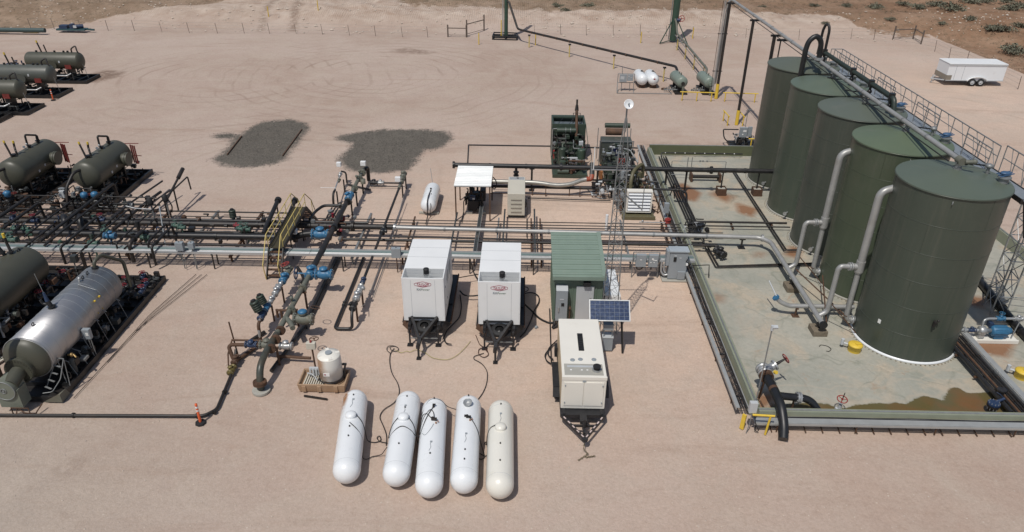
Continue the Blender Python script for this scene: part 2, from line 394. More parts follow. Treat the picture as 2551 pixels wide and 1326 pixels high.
def ground_mat():
    m = bpy.data.materials.new('caliche_pad'); m.use_nodes = True; n = m.node_tree; L = n.links; b = n.nodes['Principled BSDF']
    b.inputs['Roughness'].default_value = .93; b.inputs['Specular IOR Level'].default_value = .2
    gm = n.nodes.new('ShaderNodeNewGeometry'); P = gm.outputs['Position']
    def N(scale, det=6, rough=.6, dist=0, vec=None, lac=2.0):
        q = n.nodes.new('ShaderNodeTexNoise'); q.inputs['Scale'].default_value = scale; q.inputs['Detail'].default_value = det
        q.inputs['Roughness'].default_value = rough; q.inputs['Distortion'].default_value = dist; L.new(vec or P, q.inputs['Vector']); return q.outputs['Fac']
    def MR(v, a, b_, c=0., d=1.):
        q = n.nodes.new('ShaderNodeMapRange'); q.inputs[1].default_value = a; q.inputs[2].default_value = b_; q.inputs[3].default_value = c; q.inputs[4].default_value = d
        L.new(v, q.inputs[0]); return q.outputs[0]
    def MX(f, a, c, mode='MIX'):
        q = n.nodes.new('ShaderNodeMix'); q.data_type = 'RGBA'; q.blend_type = mode
        if isinstance(f, float): q.inputs[0].default_value = f
        else: L.new(f, q.inputs[0])
        for i, v in ((6, a), (7, c)):
            if isinstance(v, tuple): q.inputs[i].default_value = list(v) + [1]
            else: L.new(v, q.inputs[i])
        return q.outputs[2]
    def MA(op, a, c=None):
        q = n.nodes.new('ShaderNodeMath'); q.operation = op
        for i, v in ((0, a), (1, c)):
            if v is None: continue
            if isinstance(v, (int, float)): q.inputs[i].default_value = v
            else: L.new(v, q.inputs[i])
        return q.outputs[0]
    def AT(k):
        q = n.nodes.new('ShaderNodeAttribute'); q.attribute_name = k; return q.outputs['Fac']
    mp = n.nodes.new('ShaderNodeMapping'); mp.inputs['Scale'].default_value = (.35, 2.2, 1); mp.inputs['Rotation'].default_value = (0, 0, -.12); L.new(P, mp.inputs[0])
    c = MX(MR(N(.07, 5, .55, .6), .38, .62), (0.42, 0.322, 0.265), (0.485, 0.39, 0.333))
    c = MX(MA('MULTIPLY', AT('pale'), MR(N(.5, 6, .65), .3, .6, .7, 1)), c, (0.70, 0.535, 0.42)); c = MX(AT('dull'), c, (0.41, 0.365, 0.31))
    c = MX(MR(N(.35, 6, .6, .8), .42, .68, 0, .55), c, (0.50, 0.42, 0.35))
    c = MX(MR(N(.22, 5, .6, 1.2, mp.outputs[0]), .56, .74, 0, .45), c, (0.36, 0.255, 0.195))
    c = MX(MR(N(.5, 7, .7, .3, mp.outputs[0]), .6, .72, 0, .3), c, (0.30, 0.235, 0.195))
    c = MX(MR(N(9, 5, .8), .35, .65, 0, .75), c, MX(1.0, c, (0.80, 0.78, 0.76), 'MULTIPLY'))
    c = MX(MR(N(2.6, 5, .8), .5, .7, 0, .5), c, MX(1.0, c, (0.84, 0.80, 0.77), 'MULTIPLY'))
    # turning-circle tyre tracks
    for (cx, cy, amp, fr) in ((-15.5, 76.0, .6, 2.1), (-30.0, 74.0, .45, 1.7), (-20, 48.0, .3, 1.5), (34, 58, .45, 1.3), (-24, -6, .3, 1.9)):
        vs = n.nodes.new('ShaderNodeVectorMath'); vs.operation = 'DISTANCE'; L.new(P, vs.inputs[0]); vs.inputs[1].default_value = (cx, cy, 0)
        rr = MA('ADD', vs.outputs['Value'], MA('MULTIPLY', N(.1, 2), 3.0))
        w = MA('ABSOLUTE', MA('SINE', MA('MULTIPLY', rr, fr)))
        w = MA('MULTIPLY', MA('MULTIPLY', MR(w, .93, 1.0), MR(vs.outputs['Value'], 9, 24, 1, 0)), MR(vs.outputs['Value'], 3, 6))
        w = MA('MULTIPLY', w, MR(N(.11, 7, .7, .3), .44, .6))
        c = MX(MA('MULTIPLY', w, amp), c, (0.27, 0.195, 0.152))
    # pale stone chips
    vo = n.nodes.new('ShaderNodeTexVoronoi'); vo.inputs['Scale'].default_value = 3.2; L.new(P, vo.inputs['Vector'])
    sp = MA('MULTIPLY', MR(vo.outputs['Distance'], .05, .13, 1, 0), MR(N(.6, 4), .5, .6))
    c = MX(MA('MULTIPLY', sp, .75), c, (0.58, 0.52, 0.45))
    # bank: paler, ribbed by crawler tracks
    cb = MX(MR(N(.45, 6, .7, .5), .35, .65), (0.34, 0.245, 0.185), (0.55, 0.46, 0.38))
    c = MX(MA('MULTIPLY', AT('bank'), .75), c, cb)
    # scrubland soil
    e = MR(MA('ADD', AT('scrub'), MA('MULTIPLY', MA('SUBTRACT', N(.35, 6, .65), .5), 9.0)), -.3, .6)
    cs = MX(MR(N(.25, 6, .7), .4, .6), (0.22, 0.155, 0.105), (0.315, 0.23, 0.165))
    cr = MX(MR(N(.2, 6, .7, .4), .4, .6), (0.215, 0.125, 0.075), (0.30, 0.195, 0.13))
    cs = MX(AT('red'), cs, cr)
    cs = MX(MR(N(1.6, 7, .8), .52, .62, 0, .75), cs, (0.12, 0.095, 0.06))
    c = MX(e, c, cs)
    # dark gravel beds
    d = MA('ADD', AT('patch'), MA('MULTIPLY', MA('SUBTRACT', N(1.1, 9, .85), .5), 2.6))
    cg = MX(MR(N(7, 6, .9), .36, .64), (0.04, 0.037, 0.032), (0.15, 0.14, 0.12))
    cg = MX(MR(N(.9, 5, .6), .45, .7, 0, .6), cg, (0.13, 0.12, 0.10))
    c = MX(MR(d, -.25, .35, .93, 0), c, cg)
    st = MA('MULTIPLY', AT('stain'), MR(N(1.5, 6, .7), .3, .55)); c = MX(MR(st, .1, .8, 0, .75), c, (0.155, 0.10, 0.07))
    L.new(c, b.inputs['Base Color'])
    hN = MA('ADD', MA('MULTIPLY', N(.8, 7, .6), .6), MA('MULTIPLY', N(6, 6, .7), .16))
    wv = n.nodes.new('ShaderNodeTexWave'); wv.inputs['Scale'].default_value = 1.1; wv.inputs['Distortion'].default_value = 4; wv.inputs['Detail'].default_value = 3; wv.bands_direction = 'X'
    L.new(P, wv.inputs['Vector']); hN = MA('ADD', hN, MA('MULTIPLY', MA('MULTIPLY', wv.outputs['Fac'], AT('bank')), .35))
    hN = MA('ADD', hN, MA('MULTIPLY', MA('MULTIPLY', N(24, 3, .7), .10), 1.0))
    bp = n.nodes.new('ShaderNodeBump'); bp.inputs['Strength'].default_value = .8; bp.inputs['Distance'].default_value = .15
    L.new(hN, bp.inputs['Height']); L.new(bp.outputs[0], b.inputs['Normal']); return m
GM = ground_mat()
ground = grid_mesh('ground', GX, GY, GZ, GM, dict(scrub=scr, patch=pat, stain=stn, bank=bk, red=red, pale=pale, dull=dull))

# scattered stones (uncountable)
b = MB()
for i in range(2600):
    t = random.random()
    if t < .30: x, y = random.uniform(-70, 66), random.uniform(95.5, 108)
    elif t < .42: x, y = random.uniform(44, 72), random.uniform(74, 102)
    elif t < .92: x, y = random.uniform(-22, 14), random.uniform(15, 34)
    else: x, y = random.uniform(-40, 40), random.uniform(16, 90)
    if 9 < x < 30 and 22 < y < 55: continue
    s = random.uniform(.015, .045) if y < 60 else random.uniform(.03, .08) if y < 95 else random.uniform(.05, .2) * (1.6 if random.random() < .06 else 1)
    z = zat(x, y) + s * .25; vs = []
    for (a, c, e) in ((1, 0, 0), (-1, 0, 0), (0, 1, 0), (0, -1, 0), (0, 0, 1), (0, 0, -1)):
        k = s * random.uniform(.6, 1.15); vs.append((x + a * k + random.uniform(-.2, .2) * s, y + c * k, z + e * k * .7))
    b.add(vs, [(0, 2, 4), (2, 1, 4), (1, 3, 4), (3, 0, 4), (2, 0, 5), (1, 2, 5), (3, 1, 5), (0, 3, 5)])
struct(b.build('loose_stones', mat('pale_stone', (0.50, 0.43, 0.36), .9, 0, .25, 2.0)), 'stuff')

b = MB(); k = 0
for poly in (PATCH1, PATCH2):
    ax = [p[0] for p in poly]; ay = [p[1] for p in poly]
    XX = RNG.uniform(min(ax) - .6, max(ax) + .6, 3000); YY = RNG.uniform(min(ay) - .6, max(ay) + .6, 3000); D = sdpoly(XX, YY, poly)
    for x, y, d in zip(XX, YY, D):
        if d > .5 * random.random() ** 2 + .05: continue
        s = random.uniform(.02, .05); z = zat(x, y) + s * .3; vs = []
        for (a, c, e) in ((1, 0, 0), (-1, 0, 0), (0, 1, 0), (0, -1, 0), (0, 0, 1)): q = s * random.uniform(.6, 1.2); vs.append((x + a * q, y + c * q, z + e * q * .8))
        b.add(vs, [(0, 2, 4), (2, 1, 4), (1, 3, 4), (3, 0, 4)])
struct(b.build('gravel', mat('dark_gravel', (0.095, 0.088, 0.077), .95, 0, .5, 3.5)), 'stuff')

# dry scrub tufts on the natural ground (uncountable)
SCR = mat('dry_scrub_leaves', (0.105, 0.085, 0.055), .9, 0, .4, 1.1)
BUSH = mat('grey_green_brush', (0.15, 0.148, 0.105), .9, 0, .35, .9)
def tuft(b, x, y, z, s, n):
    for k in range(n):
        a = random.uniform(0, 6.28); u = random.random() ** .6; r = s * u; hh = s * random.uniform(.1, .75) * (1.15 - u * .7)
        c = Vector((x + r * math.cos(a), y + r * math.sin(a), z + hh)); w = s * random.uniform(.09, .2)
        d1 = Vector((random.uniform(-1, 1), random.uniform(-1, 1), random.uniform(-.2, 1))).normalized() * w; d2 = Vector((random.uniform(-1, 1), random.uniform(-1, 1), random.uniform(-1, 1))).normalized() * w * .6
        b.add([c - d1, c + d2, c + d1, c - d2], [(0, 1, 2, 3)])
b = MB(); sx = [p[0] for p in SB]; sy = [p[1] for p in SB]; cnt = 0
while cnt < 4200:
    x = random.uniform(-85, 95) if cnt % 3 else random.uniform(20, 90); yb = float(np.interp(x, sx, sy)); y = yb + random.uniform(.3, 24) ** 1.0 + (random.random() < .5) * random.uniform(0, 10)
    if vnoise(np.array([x * .25]), np.array([y * .25]), 77)[0] < .42: continue
    tuft(b, x, y, zat(x, y), random.uniform(.14, .42), random.randint(7, 12)); cnt += 1
struct(b.build('dry_scrub', SCR), 'stuff')

# individual brush
def make_bush(seed):
    random.seed(seed); t = thing('desert_bush', 'grey-green desert brush clump on the red soil beyond the fence', 'bush', (0, 0, 0), 'brush clumps beyond the pad')
    b = MB()
    for j in range(7):
        a = random.uniform(0, 6.28); d = random.uniform(0, .75); tuft(b, d * math.cos(a), d * math.sin(a), random.uniform(0, .25), random.uniform(.4, .75), 90)
    b.build('foliage', BUSH, t); b = MB()
    for j in range(9):
        a = random.uniform(0, 6.28); b.cyl((0, 0, -.1), (math.cos(a) * .6, math.sin(a) * .6, .7), .03, .012, n=5)
    b.build('stem', BRN, t); return t
protos = [make_bush(q) for q in (3, 4, 5)]
spots = [(2290, 12, 1.6), (2330, 10, 1.9), (2375, 22, 2.3), (2420, 8, 1.9), (2455, 6, 1.6), (2515, 24, 2.0), (2545, 18, 1.8), (2220, 34, 1.1), (2110, 4, 1.2), (2180, 6, 1.6), (2250, 2, 1.5), (2470, 62, 1.7), (2500, 66, 1.7), (2540, 92, 2.6), (2420, 44, 1.2), (2030, 3, 1.0), (1390, 4, 1.3), (1412, 12, 1.0), (1465, 3, 1.2), (2060, 33, .8), (2350, 45, .9), (2545, 60, 1.4), (1900, 4, .9), (2505, 6, 1.7)]
random.seed(11)
for i, (px, py, s) in enumerate(spots):
    q = g(px, py + 5, 1.8); o = protos[i] if i < 3 else dup(protos[i % 3], (0, 0, 0)); o.location = (q.x, q.y, zat(q.x, q.y)); o.rotation_euler.z = random.uniform(0, 6); s *= .8; o.scale = (s, s, s * .8)

# ------------------------------------------------------------------ containment
X0, Y0, Y1, X1 = 9.75, 23.15, 53.7, 29.0
PUD = [xy(*p) for p in ((1905, 1035), (1930, 1006), (2035, 1003), (2090, 1012), (2170, 1003), (2262, 1008), (2268, 992), (2300, 985), (2345, 996), (2362, 974), (2385, 962), (2410, 978), (2440, 978), (2478, 968), (2560, 1020), (2560, 1045))]
RST = [([xy(*p) for p in q], k) for q, k in ((((1680, 470), (1700, 460), (1740, 482), (1728, 500), (1690, 492)), 1.0), (((1840, 510), (1880, 522), (1870, 538), (1845, 530)), .9), (((1770, 485), (1780, 478), (1830, 490), (1810, 505)), .6), (((1975, 618), (1990, 622), (1980, 640), (1962, 635)), .9),
    (((2420, 850), (2520, 850), (2500, 885), (2440, 875)), 1.), (((2390, 870), (2410, 860), (2440, 900), (2400, 890)), .6), (((2420, 740), (2450, 745), (2440, 765), (2410, 758)), .8), (((1885, 630), (1905, 632), (1895, 640), (1880, 640)), .5), (((1785, 735), (1800, 740), (1798, 752), (1780, 750)), .5), (((1890, 990), (1920, 985), (1925, 1020), (1900, 1030)), .9))]
cx_, cy_ = np.meshgrid(np.arange(X0 - .1, X1 + .2, .16), np.arange(Y0 - .1, Y1 + .2, .16))
pud = sdpoly(cx_, cy_, PUD); rs_ = np.zeros(cx_.shape)
for poly, k in RST: rs_ = np.maximum(rs_, k * np.clip(.5 - sdpoly(cx_, cy_, poly) / .9, 0, 1))
def slab_mat():
    m = bpy.data.materials.new('sprayed_containment_liner'); m.use_nodes = True; n = m.node_tree; L = n.links; b = n.nodes['Principled BSDF']
    P = n.nodes.new('ShaderNodeNewGeometry').outputs['Position']
    def N(scale, det=6, rough=.6, dist=0.):
        q = n.nodes.new('ShaderNodeTexNoise'); q.inputs['Scale'].default_value = scale; q.inputs['Detail'].default_value = det
        q.inputs['Roughness'].default_value = rough; q.inputs['Distortion'].default_value = dist; L.new(P, q.inputs['Vector']); return q.outputs['Fac']
    def MR(v, a, b_, c=0., d=1.):
        q = n.nodes.new('ShaderNodeMapRange'); q.inputs[1].default_value = a; q.inputs[2].default_value = b_; q.inputs[3].default_value = c; q.inputs[4].default_value = d
        L.new(v, q.inputs[0]); return q.outputs[0]
    def MX(f, a, c):
        q = n.nodes.new('ShaderNodeMix'); q.data_type = 'RGBA'; L.new(f, q.inputs[0])
        for i, v in ((6, a), (7, c)):
            if isinstance(v, tuple): q.inputs[i].default_value = list(v) + [1]
            else: L.new(v, q.inputs[i])
        return q.outputs[2]
    def MA(op, a, c=None):
        q = n.nodes.new('ShaderNodeMath'); q.operation = op
        for i, v in ((0, a), (1, c)):
            if v is None: continue
            if isinstance(v, (int, float)): q.inputs[i].default_value = v
            else: L.new(v, q.inputs[i])
        return q.outputs[0]
    def AT(k):
        q = n.nodes.new('ShaderNodeAttribute'); q.attribute_name = k; return q.outputs['Fac']
    c = MX(MR(N(.25, 5, .6, .5), .4, .6), (0.325, 0.325, 0.278), (0.40, 0.385, 0.325))
    c = MX(MR(N(.33, 8, .68, .7), .48, .60, 0, .8), c, (0.47, 0.395, 0.30))
    c = MX(MR(N(.8, 7, .75, .4), .52, .66, 0, .65), c, (0.24, 0.25, 0.205))
    vo = n.nodes.new('ShaderNodeTexVoronoi'); vo.feature = 'DISTANCE_TO_EDGE'; vo.inputs['Scale'].default_value = .33; wp = n.nodes.new('ShaderNodeVectorMath'); wp.operation = 'ADD'; nv = n.nodes.new('ShaderNodeTexNoise'); nv.inputs['Scale'].default_value = .5; L.new(P, nv.inputs['Vector']); sc_ = n.nodes.new('ShaderNodeVectorMath'); sc_.operation = 'SCALE'; sc_.inputs[3].default_value = 3.0; L.new(nv.outputs['Color'], sc_.inputs[0]); L.new(P, wp.inputs[0]); L.new(sc_.outputs[0], wp.inputs[1]); L.new(wp.outputs[0], vo.inputs['Vector'])
    crk = MR(vo.outputs['Distance'], .0, .035, 1, 0); c = MX(MA('MULTIPLY', crk, MR(N(.4, 3), .42, .6, 0, .55)), c, (0.20, 0.215, 0.17))
    c = MX(MR(N(.16, 6, .6, .8), .56, .66, 0, .5), c, (0.48, 0.37, 0.27))
    c = MX(MR(N(5, 6, .8), .4, .7, 0, .35), c, (0.22, 0.21, 0.17))
    rs = MA('MULTIPLY', AT('rust'), MR(N(2.2, 6, .7, 1), .2, .45)); c = MX(MR(rs, .05, .5, 0, .9), c, (0.235, 0.11, 0.05)); c = MX(MR(N(.5, 7, .7, .6), .62, .72, 0, .6), c, (0.36, 0.20, 0.11))
    d = MA('ADD', AT('puddle'), MA('MULTIPLY', MA('SUBTRACT', N(.9, 5, .6), .5), .8))
    rim = MR(MA('ABSOLUTE', MA('SUBTRACT', d, .12)), .0, .16, .55, 0); c = MX(rim, c, (0.42, 0.36, 0.28))
    rim2 = MR(MA('ABSOLUTE', MA('SUBTRACT', d, 1.1)), .0, .1, .45, 0); c = MX(rim2, c, (0.44, 0.38, 0.30))
    wet = MR(d, -.08, .0, 1, 0)
    cw = MX(MR(N(.6, 4, .5, .6), .42, .6), (0.12, 0.092, 0.036), (0.17, 0.088, 0.034)); cw = MX(MR(d, -.7, -.05, 0, .6), cw, (0.11, 0.10, 0.05))
    c = MX(wet, c, cw); L.new(c, b.inputs['Base Color']); L.new(MR(wet, 0, 1, .62, .12), b.inputs['Roughness'])
    bp = n.nodes.new('ShaderNodeBump'); bp.inputs['Distance'].default_value = .06; L.new(MR(wet, 0, 1, .5, 0), bp.inputs['Strength'])
    L.new(MA('ADD', MA('ADD', N(.8, 5, .6, 1), MA('MULTIPLY', N(7, 4), .1)), MA('MULTIPLY', crk, -.35)), bp.inputs['Height']); L.new(bp.outputs[0], b.inputs['Normal']); return m
slab = grid_mesh('containment_floor', cx_, cy_, np.full(cx_.shape, .02), slab_mat(), dict(puddle=pud, rust=rs_))
LINER = mat('green_wall_liner', (0.225, 0.245, 0.185), .6, 0, .1, 2, .25, (0.26, 0.24, 0.17))
LINERD = mat('olive_back_wall_liner', (0.09, 0.10, 0.053), .6, 0, .12, 1.5, .2, (0.15, 0.14, 0.08))
COVER = mat('grey_tray_cover', (0.40, 0.41, 0.40), .45, .35, .08, 3, .15, (0.3, 0.27, 0.23))
CABLE = mat('black_cables', (0.014, 0.014, 0.016), .6, 0, .3, 12, .15)
def wall(name, label, a, c, h, w, m):
    t = thing(name, label, 'wall', (a[0], a[1], 0)); d = Vector((c[0] - a[0], c[1] - a[1], 0)); nrm = Vector((-d.y, d.x, 0)).normalized()
    b = MB(); a3, c3 = Vector((*a, 0)), Vector((*c, 0))
    for A, C in ((a3, c3),):
        vs = [A - nrm * w, A + nrm * w, A + nrm * w * .55 + Vector((0, 0, h)), A - nrm * w * .55 + Vector((0, 0, h)), C - nrm * w, C + nrm * w, C + nrm * w * .55 + Vector((0, 0, h)), C - nrm * w * .55 + Vector((0, 0, h))]
        b.add(vs, [(0, 1, 2, 3), (7, 6, 5, 4), (1, 5, 6, 2), (0, 3, 7, 4), (3, 2, 6, 7)])
    b.build('wall_body', m, t)
    b = MB(); b.tube([a3 + Vector((0, 0, h + .01)), c3 + Vector((0, 0, h + .01))], .035, 8); b.build('top_rail', GALVD, t); return t
wl = wall('containment_wall', 'sage liner containment wall beside the long covered cable tray, left side of the tanks', (X0, Y0 + .3), (X0, Y1), .55, .22, LINER)
wf = wall('containment_wall', 'low sage containment wall along the brown puddle, nearest the camera', (X0, Y0), (X1, Y0), .55, .22, LINER)
wb = wall('containment_wall', 'olive green containment wall behind the tanks, farthest from the camera', (X0, Y1), (X1, Y1), .75, .2, LINERD)
wr = wall('containment_wall', 'containment wall to the right of the stair tower', (X1, Y0 + .3), (X1, Y1 - .3), .6, .22, LINER)
b = MB()
for i in range(28): b.bar((wf.location.x + .4 + i * .68, Y0 - .2, .12), (wf.location.x + .4 + i * .68, Y0 - .75, .02), .035)
b.build('stake', BRN, wf)
def tray(name, label, a, c, z, w, cover, cables, rails=1, m=COVER):
    """ladder tray on stanchions: side rails, cables or a lid"""
    t = thing(name, label, 'cable tray', (a[0], a[1], 0)); A, C = Vector((*a, z)), Vector((*c, z)); d = (C - A).normalized(); nr = Vector((-d.y, d.x, 0))
    b = MB()
    for s_ in (-1, 1): b.bar(A + nr * s_ * w / 2, C + nr * s_ * w / 2, .03, .1)
    b.build('side_rail', m, t); b = MB(); k = int((C - A).length / .45)
    for i in range(k): q = A + d * (i + .5) * .45; b.bar(q - nr * w / 2, q + nr * w / 2, .03, .025)
    b.build('rung_grating', m, t)
    if cover:
        b = MB(); o = nr * w * cover[0]; b.bar(A + o + Vector((0, 0, .06)), C + o + Vector((0, 0, .06)), w * cover[1], .02); b.build('lid', m, t)
    if cables:
        b = MB(); random.seed(5)
        for i in range(cables[0]):
            off = cables[1] + (i / max(1, cables[0] - 1) - .5) * cables[2]; pts = []
            L_ = int((C - A).length / 1.5)
            for k2 in range(L_ + 1): pts.append(A.lerp(C, k2 / L_) + nr * (off + random.uniform(-.02, .02)) + Vector((0, 0, .03 + random.uniform(0, .025))))
            b.tube(pts, .018, 5)
        b.build('cable_rope', CABLE, t)
    b = MB(); k = max(2, int((C - A).length / 3.0))
    for i in range(k + 1):
        q = A.lerp(C, (i + .3) / (k + .6))
        for s_ in (-1, 1): b.bar((q + nr * s_ * w * .4).xy.to_3d(), q + nr * s_ * w * .4 - Vector((0, 0, .04)), .04)
        b.bar(q - nr * w / 2 - Vector((0, 0, .06)), q + nr * w / 2 - Vector((0, 0, .06)), .05)
    b.build('stanchion', BRN, t); return t
tray('cable_tray', 'long open cable tray packed with black cables beside the left containment wall', (9.15, 23.3), (9.15, 54.4), .42, .5, (.36, .28), (7, -.05, .3))
tray('cable_tray', 'pale lidded cable tray on short legs in front of the near containment wall', (9.4, 22.62), (X1 - 2, 22.62), .42, .42, (-.1, .7), (4, .15, .12))

# ------------------------------------------------------------------ storage tanks
TK = [(18.42, 48.9), (18.42, 44.0), (18.42, 39.2), (18.42, 34.3), (18.42, 29.4)]
TR, TH = 2.22, 8.12
tcol = [((0.060, 0.068, 0.052), 'dark olive storage tank with the big black inverted U vent, farthest of the row'),
        ((0.062, 0.078, 0.058), 'dark green storage tank, second from the back, above the black overhead pipe end'),
        ((0.060, 0.070, 0.056), 'dark green-grey storage tank in the middle of the row of five'),
        ((0.062, 0.080, 0.050), 'brighter green storage tank with tall silver downcomer, second nearest of the row'),
        ((0.056, 0.069, 0.053), 'dark grey-green storage tank standing nearest the puddle, foremost of the row')]
for i, ((tx, ty), (c, lab)) in enumerate(zip(TK, tcol)):
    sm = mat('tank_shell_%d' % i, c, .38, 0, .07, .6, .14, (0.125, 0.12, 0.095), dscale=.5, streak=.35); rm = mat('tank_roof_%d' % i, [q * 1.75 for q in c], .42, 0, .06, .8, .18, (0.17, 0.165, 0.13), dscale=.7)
    t = thing('storage_tank', lab, 'storage tank', (tx, ty, 0), 'storage tanks in the containment'); C = Vector((tx, ty, 0))
    b = MB(); b.lathe(C, (0, 0, 1), [(.03, TR), (TH, TR)], 72)
    for h in (1.35, 2.7, 4.05, 5.4, 6.75): b.ring(C + Vector((0, 0, h)), (0, 0, 1), TR, .013, 72, 4)
    for h in range(6):
        for a in range(3): a_ = a * 2.094 + (h % 2) * 1.0 + i; b.bar(C + Vector((TR * math.cos(a_), TR * math.sin(a_), h * 1.35 + .02)), C + Vector((TR * math.cos(a_), TR * math.sin(a_), h * 1.35 + 1.35)), .014)
    b.build('shell', sm, t)
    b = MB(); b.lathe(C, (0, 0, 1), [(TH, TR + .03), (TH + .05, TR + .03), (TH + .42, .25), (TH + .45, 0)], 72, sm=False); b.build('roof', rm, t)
    b = MB(); b.ring(C + Vector((0, 0, TH)), (0, 0, 1), TR + .02, .035, 72, 6); b.build('top_rim', sm, t)
    b = MB(); b.lathe(C, (0, 0, 1), [(.022, TR + .02), (.022, TR + (.085 if i == 4 else .07)), (.07, TR + (.11 if i == 4 else .06)), (.12, TR + .02)], 72); b.build('base_ring', WHT if i == 4 else CONC, t)
    b = MB()
    for k in range(72): a = k * math.pi / 36; b.box((tx + (TR + .16) * math.cos(a), ty + (TR + .16) * math.sin(a), .03), (.05, .06, .02), a)
    b.build('anchor_clip_band', SCON, t)  # ring of small anchor clips around the tank foot, one mesh
    for a in ((-1.72, -1.2) if i < 4 else (-1.9,)):
        a += -.1 * i * .3; q = C + Vector((math.cos(a) * (TR + .03), math.sin(a) * (TR + .03), TH - .22)); MB().ring(q, (math.sin(a), -math.cos(a), 0), .07, .02, 12, 5).build('lifting_lug', GALVD, t)
    # roof fittings: gauge hatch and valve near the walkway
    q = C + Vector((1.75, -.55, TH + .12)); b = MB(); b.cyl(q, q + Vector((0, 0, .22)), .2, n=16); b.cyl(q + Vector((0, 0, .22)), q + Vector((0, 0, .27)), .27, n=16); b.build('thief_hatch', GALVD, t)
    q2 = q + Vector((-.25, .8, 0)); b = MB(); b.cyl(q2, q2 + Vector((0, 0, .35)), .07); b.sph(q2 + Vector((0, 0, .42)), .16, (1, 1, .7)); b.build('vent_valve', GALVD, t)
    if i in (2, 3, 4):
        b = MB(); z = q + Vector((.05, .1, .28))
        for k in range(3): b.bar(z + Vector((-.3, -.2 + k * .14, .02 * k)), z + Vector((.3, -.1 + k * .14, .12)), .05, .03)
        b.sph(z + Vector((0, 0, .1)), .16, (1.3, 1, .5)); b.build('hatch_lever', MBLUE, t)
    b = MB(); q3 = C + Vector((.9, .9, TH + .28)); b.tube([q3 - Vector((.6, .1, 0)), q3 + Vector((0, 0, .12)), q3 + Vector((.9, .1, 0))], .035, 7); b.sph(q3 + Vector((0, 0, .12)), .1); b.build('roof_piping', BLK, t)
    # side nozzle with valve at the foot
    a = -2.35; q = C + Vector((math.cos(a) * TR, math.sin(a) * TR, .45)); d = Vector((math.cos(a), math.sin(a), 0))
    if i < 3: MB().cyl(q, q + d * .35, .05, n=10).cyl(q + d * .3, q + d * .36, .12, n=12).build('drain_nozzle', GALV, t)
    if i == 4:
        q = C + Vector((-.2, -TR - .04, 2.35)); b = MB(); b.cyl(q, q - Vector((0, .16, 0)), .06, n=10); b.box(q + Vector((-.04, -.08, -.1)), (.07, .1, .26)); b.sph(q + Vector((.1, -.1, .08)), .06); b.build('gauge_fitting', BLKR, t)
        q = g(2143, 772, 1.2); a = -2.62; q = C + Vector((math.cos(a) * (TR + .004), math.sin(a) * (TR + .004), 1.55)); MB().box(q, (.01, .14, .2), a).build('label_plate', WBAND, t)
# ------------------------------------------------------------------ vapour line, vents, walkway
t = thing('vapour_pipe', 'long silver overhead pipe running across all five tank roofs', 'pipeline', (18.5, 29.5, 0))
pp = [(18.52, 29.5, 8.62), (18.52, 29.5, 8.95), (18.52, 69.0, 8.95), (18.3, 69.4, 8.7), (18.3, 69.9, 1.2)]
pipe(pp, .115, ALU, t); couplings([(18.52, 30, 8.95), (18.52, 69, 8.95)], 2.45, .115, GALVD, t, 'pipe_joint')
pipe([(18.34, 30, 8.72), (18.34, 69.2, 8.72), (18.12, 69.5, 8.5), (18.12, 69.6, .9)], .028, BLK, t, .2, 7, 'tracer_line')
pipe([(18.7, 55, 8.75), (18.7, 69.1, 8.75), (18.45, 69.5, 8.5), (18.42, 69.5, .9)], .028, BLK, t, .2, 7, 'tracer_line')
for tx, ty in TK:
    b = MB(); b.cyl((18.52, ty + .1, TH + .4), (18.52, ty + .1, 8.9), .075, n=12); b.cyl((18.52, ty + .1, TH + .42), (18.52, ty + .1, TH + .48), .17, n=14); b.box((18.52, ty + .1, 8.84), (.34, .12, .05)); b.cyl((18.52, ty + .1, 8.62), (18.52, ty + .1, 8.68), .14, n=12); b.build('roof_riser', GALVD, t)
b = MB(); b.cyl((18.52, 29.3, 8.95), (18.52, 29.65, 8.95), .17, n=14); b.cyl((18.62, 29.3, 8.95), (18.95, 29.25, 8.98), .09, n=10); b.sph((18.98, 29.25, 8.98), .12); b.build('end_valve', GRNP, t)
for i, (ty, yb) in enumerate(((69.0, 1.4), (61.16, 1.28), (55.4, 0), (53.9, 0))):
    x = 18.35; lab = ['tall black pipe-support pole with yellow foot, beside the far scrubbers and drop pipes', 'tall black pipe-support pole with yellow foot between two yellow guard rails', 'black pipe-support pole just behind the farthest tank, double width', 'thin black pole rising right behind the farthest tank roof'][i]
    p = thing('support_pole', lab, 'pole', (x, ty, 0), 'poles carrying the vapour pipe'); rr = (.13, .12, .13, .05)[i]
    MB().cyl((x, ty, yb), (x, ty, 8.6), rr, n=12).build('shaft', BLKR, p)
    b = MB(); b.box((x + .1, ty, 8.68), (.75, .16, .14)); b.build('cross_head', BLK, p)
    if yb: MB().cyl((x, ty, 0), (x, ty, yb), rr + .03, n=12).build('yellow_foot', YEL, p)
t = thing('drop_pipe', 'bundle of slim silver drop pipes strapped along the far black pole', 'pipeline', (18.05, 68.8, 0))
for k in range(3): pipe([(17.95 - k * .11, 68.95, 8.9), (17.95 - k * .11, 68.95, .8)], (.05, .022, .022)[k], GALV if k < 2 else BLK, t)
for z in (2.6, 6.0): MB().box((18.1, 68.98, z), (.9, .1, .06)).build('pipe_strap', BLKR, t)

